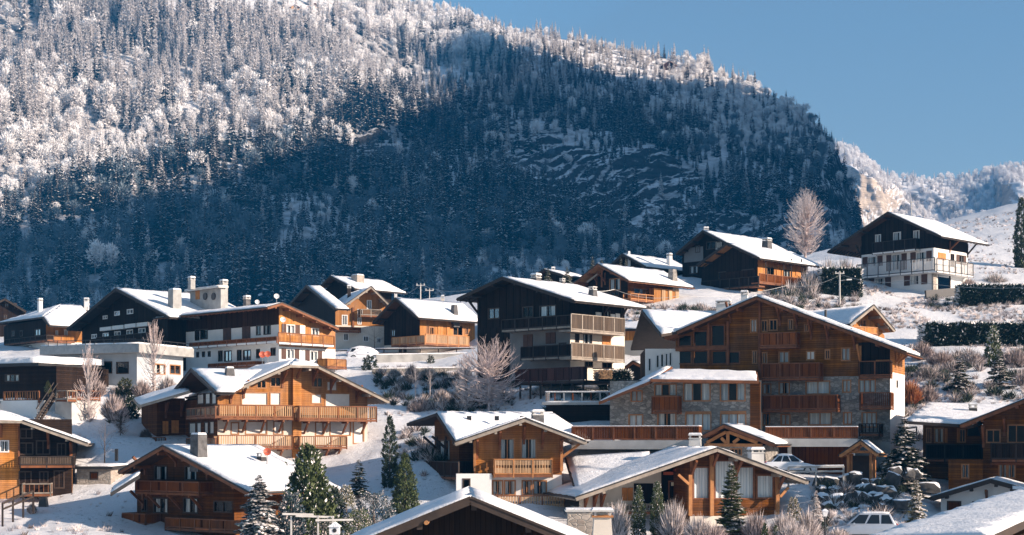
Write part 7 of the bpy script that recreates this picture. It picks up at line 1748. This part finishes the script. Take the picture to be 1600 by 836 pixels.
# ------------------------------------------------------------------ cars
def car(label, px, py, D, deg, mat, name='car', snow=False, hatch=True, L=4.15, W=1.72, Hh=1.5, sc=1.0):
    p = at(px, py, D); root = empty(name, p, label, 'car'); _ORIGIN[root.name] = p; a = math.radians(deg); c, s_ = math.cos(a), math.sin(a)
    T = lambda x, y, z: Vector((p.x + (x*c - y*s_)*sc, p.y + (x*s_ + y*c)*sc, p.z + z*sc))
    # stations along the length (x, sill z, belt z, half width); nose at +x
    st = [(-L/2, .42, .86, .70), (-L/2+.12, .28, .95, .82), (-L/2+.7, .2, .98, .86), (-.4, .2, .96, .86), (.7, .2, .93, .86), (L/2-.75, .2, .84, .84), (L/2-.2, .26, .70, .76), (L/2, .36, .58, .62)]
    mb = MB(); prev = None
    for x, z0, z1, hw in st:
        ring = [T(x, -hw*.94, z0), T(x, -hw, z0+(z1-z0)*.45), T(x, -hw*.93, z1), T(x, hw*.93, z1), T(x, hw, z0+(z1-z0)*.45), T(x, hw*.94, z0)]
        if prev:
            for i in range(6): mb.face([prev[i], prev[(i+1) % 6], ring[(i+1) % 6], ring[i]])
        else: mb.face(ring)
        prev = ring
    def soften(o, w):
        bm = bmesh.new(); bm.from_mesh(o.data); bmesh.ops.remove_doubles(bm, verts=bm.verts, dist=.002); bmesh.ops.recalc_face_normals(bm, faces=bm.faces); bm.to_mesh(o.data); bm.free()
        o.data.polygons.foreach_set('use_smooth', [True]*len(o.data.polygons)); bv = o.modifiers.new('round', 'BEVEL'); bv.width = w; bv.segments = 3; bv.limit_method = 'ANGLE'; bv.angle_limit = .35
    mb.face(prev[::-1]); body = mb.build('body', M[mat], root, smooth=False); soften(body, .09*sc)
    sill = MB(); sill.hexa([T(x, y, z) for z in (.17, .33) for x, y in ((-L/2+.3, -.865), (L/2-.5, -.865), (L/2-.5, .865), (-L/2+.3, .865))]); so = sill.build('sill', M['tyre'], root); so.parent = body
    # cabin: base and roof outlines
    xb0, xb1 = (-L/2+.16, L/2-.95) if hatch else (-L/2+.42, L/2-1.0); xr0, xr1 = (-L/2+.55, .30) if hatch else (-L/2+1.15, .15); hb, hr = .80, .60
    def side(x0, x1, t0, t1, sgn, out=.0):
        def P(x_b, x_r, t):
            return T(x_b+(x_r-x_b)*t, sgn*(hb+(hr-hb)*t+out), .93+(Hh-.93)*t)
        return P
    cab = MB(); B = [(xb0, -hb), (xb1, -hb), (xb1, hb), (xb0, hb)]; R = [(xr0, -hr), (xr1, -hr), (xr1, hr), (xr0, hr)]
    cab.hexa([T(x, y, .9) for x, y in B] + [T(x, y, Hh) for x, y in R]); cb = cab.build('cabin', M[mat], root); soften(cb, .10*sc)
    def glass(pts): g = MB(); g.face(pts); o = g.build('window', M['car_glass'], root); o.parent = cb
    for sg in (-1, 1):
        def q(u, t):  # u along, t up on the side plane
            xb, xr = xb0+(xb1-xb0)*u, xr0+(xr1-xr0)*u; return T(xb+(xr-xb)*t, sg*(hb+(hr-hb)*t+.012), .9+(Hh-.9)*t)
        for u0, u1 in ((.06, .30), (.33, .60), (.63, .93)): glass([q(u0, .14), q(u1, .14), q(u1 - (.02 if u1 < .9 else .0), .86), q(u0 + (.02 if u0 > .1 else .0), .86)])
    for xb, xr, o_ in ((xb0, xr0, -.012), (xb1, xr1, .012)):
        f = lambda t, y: T(xb+(xr-xb)*t+o_, y*(hb+(hr-hb)*t), .9+(Hh-.9)*t+.008); glass([f(.12, -.88), f(.12, .88), f(.9, .88), f(.9, -.88)])
    for x in (-L/2+.78, L/2-.82):
        for sg in (-1, 1):
            m = MB(); m.cyl(T(x, sg*.68, .31), T(x, sg*.875, .31), .31*sc, 16); w = m.build('wheel', M['tyre'], root); m = MB(); m.cyl(T(x, sg*.86, .31), T(x, sg*.885, .31), .2*sc, 12); r_ = m.build('rim', M['rim'], root); r_.parent = w
    for sg in (-1, 1):
        m = MB(); m.beam(T(-L/2+.02, sg*.55, .8), T(-L/2+.16, sg*.74, .9), .05, .22); m.build('tail_light', M['lamp_red'], root); m = MB(); m.beam(T(L/2-.12, sg*.5, .62), T(L/2-.3, sg*.72, .68), .05, .13); m.build('headlight', M['dish_white'], root)
        m = MB(); m.beam(T(.62, sg*.86, .95), T(.62, sg*1.0, 1.0), .1, .13); m.build('mirror', M[mat], root)
    if snow > 2:
        bm = bmesh.new(); bmesh.ops.create_uvsphere(bm, u_segments=20, v_segments=12, radius=1.0)
        for v in bm.verts:
            k = 1 + .08*mnoise.noise(v.co*2.3); x_, y_, z_ = v.co; q_ = T(-.25 + x_*L*.47*k, y_*.93*k, .80 + max(-.18, z_)*.92*k); v.co = q_ - p
        me = bpy.data.meshes.new('snow_heap'); bm.to_mesh(me); bm.free(); me.polygons.foreach_set('use_smooth', [True]*len(me.polygons)); link_mesh('snow_heap', me, M['snow_roof'], root)
    elif snow:
        m = MB(); slab(m, [(xr0+.04, -hr+.04), (xr1-.04, -hr+.04), (xr1-.04, hr-.04), (xr0+.04, hr-.04)], lambda x, y: p.z+Hh*sc, lambda x, y: tuple(T(x, y, 0)[:2]), .004, .1*snow, step=.3, wob=.015, rnd=.5); o = m.build('snow_layer', M['snow_roof'], root, smooth=True)
        m = MB(); slab(m, [(xb1+.05, -.7), (L/2-.15, -.6), (L/2-.15, .6), (xb1+.05, .7)], lambda x, y: p.z+(.93-.14*max(0, x-1.0))*sc, lambda x, y: tuple(T(x, y, 0)[:2]), .004, .06*snow, step=.3, wob=.01, rnd=.5) if snow > 1.5 else None
        if m.f: m.build('snow_layer', M['snow_roof'], root, smooth=True)
    return root
car('white car with frosted roof parked in front of the residence garage', 1233, 741, 118, 2, 'car_white', snow=1.0, hatch=False, L=4.1)
car('silver hatchback parked below the boulder wall at the bottom edge', 1349, 842, 97, 171, 'car_silver', snow=.6, hatch=True, L=4.3, Hh=1.66)
car('car buried under thick snow beside the concrete wall', 569, 563, 186, 6, 'car_white', snow=3.0, hatch=True)

# ------------------------------------------------------------------ walls, fences, poles, small things
def rail_fence(name, label, pts, h=1.1, rails=2, mat='beam_dark', step=2.2, snow=True, post_w=.12, cat='fence'):
    root = empty(name, pts[0], label, cat); _ORIGIN[root.name] = pts[0]
    for a, c in zip(pts, pts[1:]):
        n = max(1, int((c-a).length/step))
        for i in range(n+1):
            q = a + (c-a)*(i/n); m = MB(); m.box(q.x-post_w/2, q.x+post_w/2, q.y-post_w/2, q.y+post_w/2, q.z-.8, q.z+h); m.build('post', M[mat], root)
        for k in range(rails):
            z = h*(.95 - .45*k); m = MB(); m.beam(a+Vector((0, -.08, z)), c+Vector((0, -.08, z)), .06, .14); r_ = m.build('rail', M[mat], root)
            if snow and k == 0: m = MB(); m.beam(a+Vector((0, -.08, z+.11)), c+Vector((0, -.08, z+.11)), .07, .06); o = m.build('snow_strip', M['snow_roof'], root); o.parent = r_
    return root
def wall_run(name, label, a, c, h, t, mat, snow=.12):
    root = empty(name, a, label, 'wall'); _ORIGIN[root.name] = a; m = MB(); m.beam(a+Vector((0, 0, h/2-1.0)), c+Vector((0, 0, h/2-1.0)), t, h+2.0); m.build('wall_body', M[mat], root)
    if snow: m = MB(); m.beam(a+Vector((0, 0, h+.05)), c+Vector((0, 0, h+.05)), t*.92, snow); m.build('snow_strip', M['snow_roof'], root)
    return root
wall_run('retaining_wall', 'long grey concrete retaining wall below the small lit chalet', at(588, 575, 181), at(742, 572, 184), 1.55, .4, 'concrete')
wall_run('stone_wall', 'low dark stone wall running under the concrete wall', at(582, 584, 173), at(722, 582, 175), .55, .5, 'stone_grey')
rail_fence('rail_fence', 'dark rail fence along the lane above the concrete wall', [at(518, 562, 190), at(600, 559, 187), at(742, 558, 186)], 1.1, 2)
rail_fence('guard_rail', 'pale guard rail in front of the white car', [at(1232, 745, 114.5), at(1318, 744, 114.5)], .75, 2, 'concrete', 1.9, True)
rail_fence('rail_fence', 'thin dark railing by the small shed roof under the residence hedge', [at(1385, 690, 136), at(1432, 684, 140)], 1.0, 2, 'metal_dark') 
rail_fence('stair_rail', 'dark stair railing descending on the snow at lower left', [at(52, 786, 117), at(4, 806, 114)], .95, 2, 'beam_dark', 1.0, False)
# swing frame in the garden
root = empty('swing_frame', at(692, 612, 158), 'dark metal swing frame on the snowy bank', 'swing'); _ORIGIN[root.name] = at(692, 612, 158)
for pa, pc in (((686, 614), (695, 592)), ((698, 606), (695, 592)), ((728, 614), (722, 592)), ((735, 608), (722, 592))): m = MB(); m.tube(at(*pa, 158), at(*pc, 158.5), .05, .05, 6); m.build('leg', M['metal_dark'], root)
m = MB(); m.tube(at(695, 592, 158.5), at(722, 592, 158.5), .05, .05, 6); m.build('crossbar', M['metal_dark'], root)
# utility poles with street lamp, cables
def pole(label, px, top, bot, D, lamp=None, name='utility_pole', r=.13):
    a, c = at(px, bot, D), at(px, top, D); root = empty(name, a, label, 'pole'); _ORIGIN[root.name] = a; m = MB(); m.tube(a-Vector((0, 0, 1)), c, r, r*.7, 8); m.build('shaft', M['pole_pale'], root)
    m = MB(); m.beam(c+Vector((-.6, 0, -.25)), c+Vector((.6, 0, -.25)), .1, .12); m.build('crossarm', M['pole_pale'], root)
    for dx in (-.5, 0, .5): m = MB(); m.cyl(c+Vector((dx, 0, -.19)), c+Vector((dx, 0, .02)), .05, 6); m.build('insulator', M['dish_white'], root)
    if lamp: q = at(*lamp, D); m = MB(); m.tube(Vector((c.x, c.y, q.z-.15)), q, .05, .04, 6); m.build('lamp_arm', M['metal_grey'], root); m = MB(); m.beam(q-Vector((.1, 0, 0)), q+Vector((.55, 0, .02)), .25, .16); m.build('lamp_head', M['dish_white'], root)
    return root
pole('pale utility pole with street lamp arm below the white chalet', 1312, 424, 482, 197, (1324, 437), 'street_lamp')
pole('slim utility pole above the small lit chalet roof', 657, 443, 500, 214, None, r=.11)
pole('thin mast right of the utility pole above the small lit chalet', 671, 451, 500, 216, None, 'mast', .08)
pole('slim pole on the far slope above the white chalet roof', 1424, 314, 350, 330, None, 'mast', .12)
def cable(label, pts, sag=.6, r=.018):
    m = MB()
    for a, c in zip(pts, pts[1:]):
        n = 10
        for i in range(n):
            f = lambda t: a + (c-a)*t - Vector((0, 0, sag*4*t*(1-t))); m.tube(f(i/n), f((i+1)/n), r, r, 4)
    return m.solo('overhead_cable', M['metal_grey'], pts[0], label, 'cable', fix=False)
cable('overhead cable sagging from the utility pole to the dark chalet ridge', [at(618, 458, 218), at(657, 444, 214), at(735, 452, 200), at(790, 450, 160)], r=.03)
cable('overhead cable from the street lamp to the right edge', [at(1312, 428, 197), at(1420, 438, 185), at(1640, 446, 178)], r=.03)
cable('overhead cable from the street lamp towards the lit veranda', [at(1312, 430, 197), at(1230, 446, 196), at(1060, 462, 190)], r=.025)
cable('overhead cable crossing in front of the truss gable chalet', [at(890, 440, 175), at(960, 452, 178), at(1060, 462, 180)], r=.025)
# post lamp at the bottom edge
a = at(1289, 850, 92); root = empty('post_lamp', a, 'black post lamp with snow-capped lantern at the bottom edge', 'lamp'); _ORIGIN[root.name] = a; c = at(1289, 803, 92); m = MB(); m.tube(a-Vector((0, 0, .3)), c-Vector((0, 0, .15)), .045, .035, 8); m.build('post', M['metal_dark'], root)
m = MB(); m.hexa([c+Vector((x*.10, y*.10, -.15)) for x, y in ((-1, -1), (1, -1), (1, 1), (-1, 1))] + [c+Vector((x*.16, y*.16, .16)) for x, y in ((-1, -1), (1, -1), (1, 1), (-1, 1))]); m.build('lantern', M['dish_white'], root)
m = MB(); m.hexa([c+Vector((x*.2, y*.2, .164)) for x, y in ((-1, -1), (1, -1), (1, 1), (-1, 1))] + [c+Vector((x*.06, y*.06, .3)) for x, y in ((-1, -1), (1, -1), (1, 1), (-1, 1))]); m.build('lantern_roof', M['snow_roof'], root)
# garden pergola rails and bird house by the pine
a = at(496, 850, 96); root = empty('garden_trellis', a, 'weathered grey timber trellis rails in front of the pines', 'trellis'); _ORIGIN[root.name] = a
for x0, y0, x1, y1 in ((441, 803, 490, 804), (462, 806, 522, 808), (493, 813, 552, 812)): m = MB(); m.beam(at(x0, y0, 96), at(x1, y1, 96.4), .12, .12); m.build('rail', M['pole_pale'], root)
for x_ in (497, 455, 520): m = MB(); m.beam(at(x_, 806, 96.2), at(x_, 860, 96.2), .1, .1, up=Vector((1, 0, 0))); m.build('post', M['pole_pale'], root)
a = at(522, 850, 94); root = empty('bird_house', a, 'white snow-capped bird house beside the trellis', 'bird house'); _ORIGIN[root.name] = a; c = at(523, 826, 94)
m = MB(); m.box(c.x-.3, c.x+.3, c.y-.25, c.y+.25, c.z-.35, c.z+.12); m.build('box', M['dish_white'], root); m = MB(); m.prism([c+Vector((-.4, -.35, .12)), c+Vector((.4, -.35, .12)), c+Vector((0, -.35, .42))], (0, .7, 0)); m.build('roof', M['snow_roof'], root); m = MB(); m.cyl(c+Vector((.02, -.25, -.1)), c+Vector((.02, -.27, -.1)), .13, 12); m.build('entrance_hole', M['metal_dark'], root); m = MB(); m.tube(a-Vector((0, 0, .5)), c-Vector((0, 0, .35)), .06, .06, 6); m.build('post', M['pole_pale'], root)
# compost bin on the snow at lower left
a = at(68, 790, 119); m = MB(); m.hexa([a+Vector((x*.32, y*.32, -.1)) for x, y in ((-1, -1), (1, -1), (1, 1), (-1, 1))] + [a+Vector((x*.24, y*.24, .62)) for x, y in ((-1, -1), (1, -1), (1, 1), (-1, 1))]); root = empty('compost_bin', a, 'black compost bin on the white slope at lower left', 'bin'); _ORIGIN[root.name] = a; m.build('body', M['metal_dark'], root); m = MB(); m.box(a.x-.27, a.x+.27, a.y-.27, a.y+.27, a.z+.624, a.z+.7); m.build('lid', M['metal_dark'], root)
a = at(182, 715, 131); m = MB(); m.box(a.x-.12, a.x+.12, a.y-.12, a.y+.12, a.z-.3, a.z+.75); root = m.solo('bollard', M['metal_dark'], a, 'short dark post standing in the snow right of the sapling', 'post')

# stacked firewood beside the dark chalet
a = at(928, 592, 147); root = empty('firewood_stack', a, 'lit firewood stack under the lowest plank balcony of the dark chalet', 'firewood'); _ORIGIN[root.name] = a; m = MB(); rf = random.Random(3)
for r_ in range(7):
    for k in range(14):
        c = a + Vector((k*.13 + (.06 if r_ % 2 else 0), rf.uniform(-.05, .05), .05 + r_*.125)); m.cyl(c, c + Vector((0, .5, 0)), rf.uniform(.055, .068), 7)
m.build('logs', M['wood_pale'], root, kind='stuff'); m = MB(); m.box(a.x-.1, a.x+1.95, a.y-.05, a.y+.6, a.z+.96, a.z+1.02); m.build('cover_board', M['beam_dark'], root)
# ------------------------------------------------------------------ winter haze, its blue deepened to tint the shaded slopes
hz = MB(); hz.box(-2700, 2700, -900, 2900, -60, 800)
hm = bpy.data.materials.new('blue_tinted_air'); hm.use_nodes = True; hm.node_tree.nodes.remove(hm.node_tree.nodes['Principled BSDF'])
pv = hm.node_tree.nodes.new('ShaderNodeVolumePrincipled'); pv.inputs['Color'].default_value = (.03, .40, 1.0, 1); pv.inputs['Density'].default_value = 0.00017; pv.inputs['Anisotropy'].default_value = 0.0
hm.node_tree.links.new(pv.outputs[0], hm.node_tree.nodes['Material Output'].inputs['Volume'])
haze = hz.build('haze', hm, kind='stuff'); tag(haze, 'thin winter haze filling the valley air, blue deepened to tint the shade', 'haze')
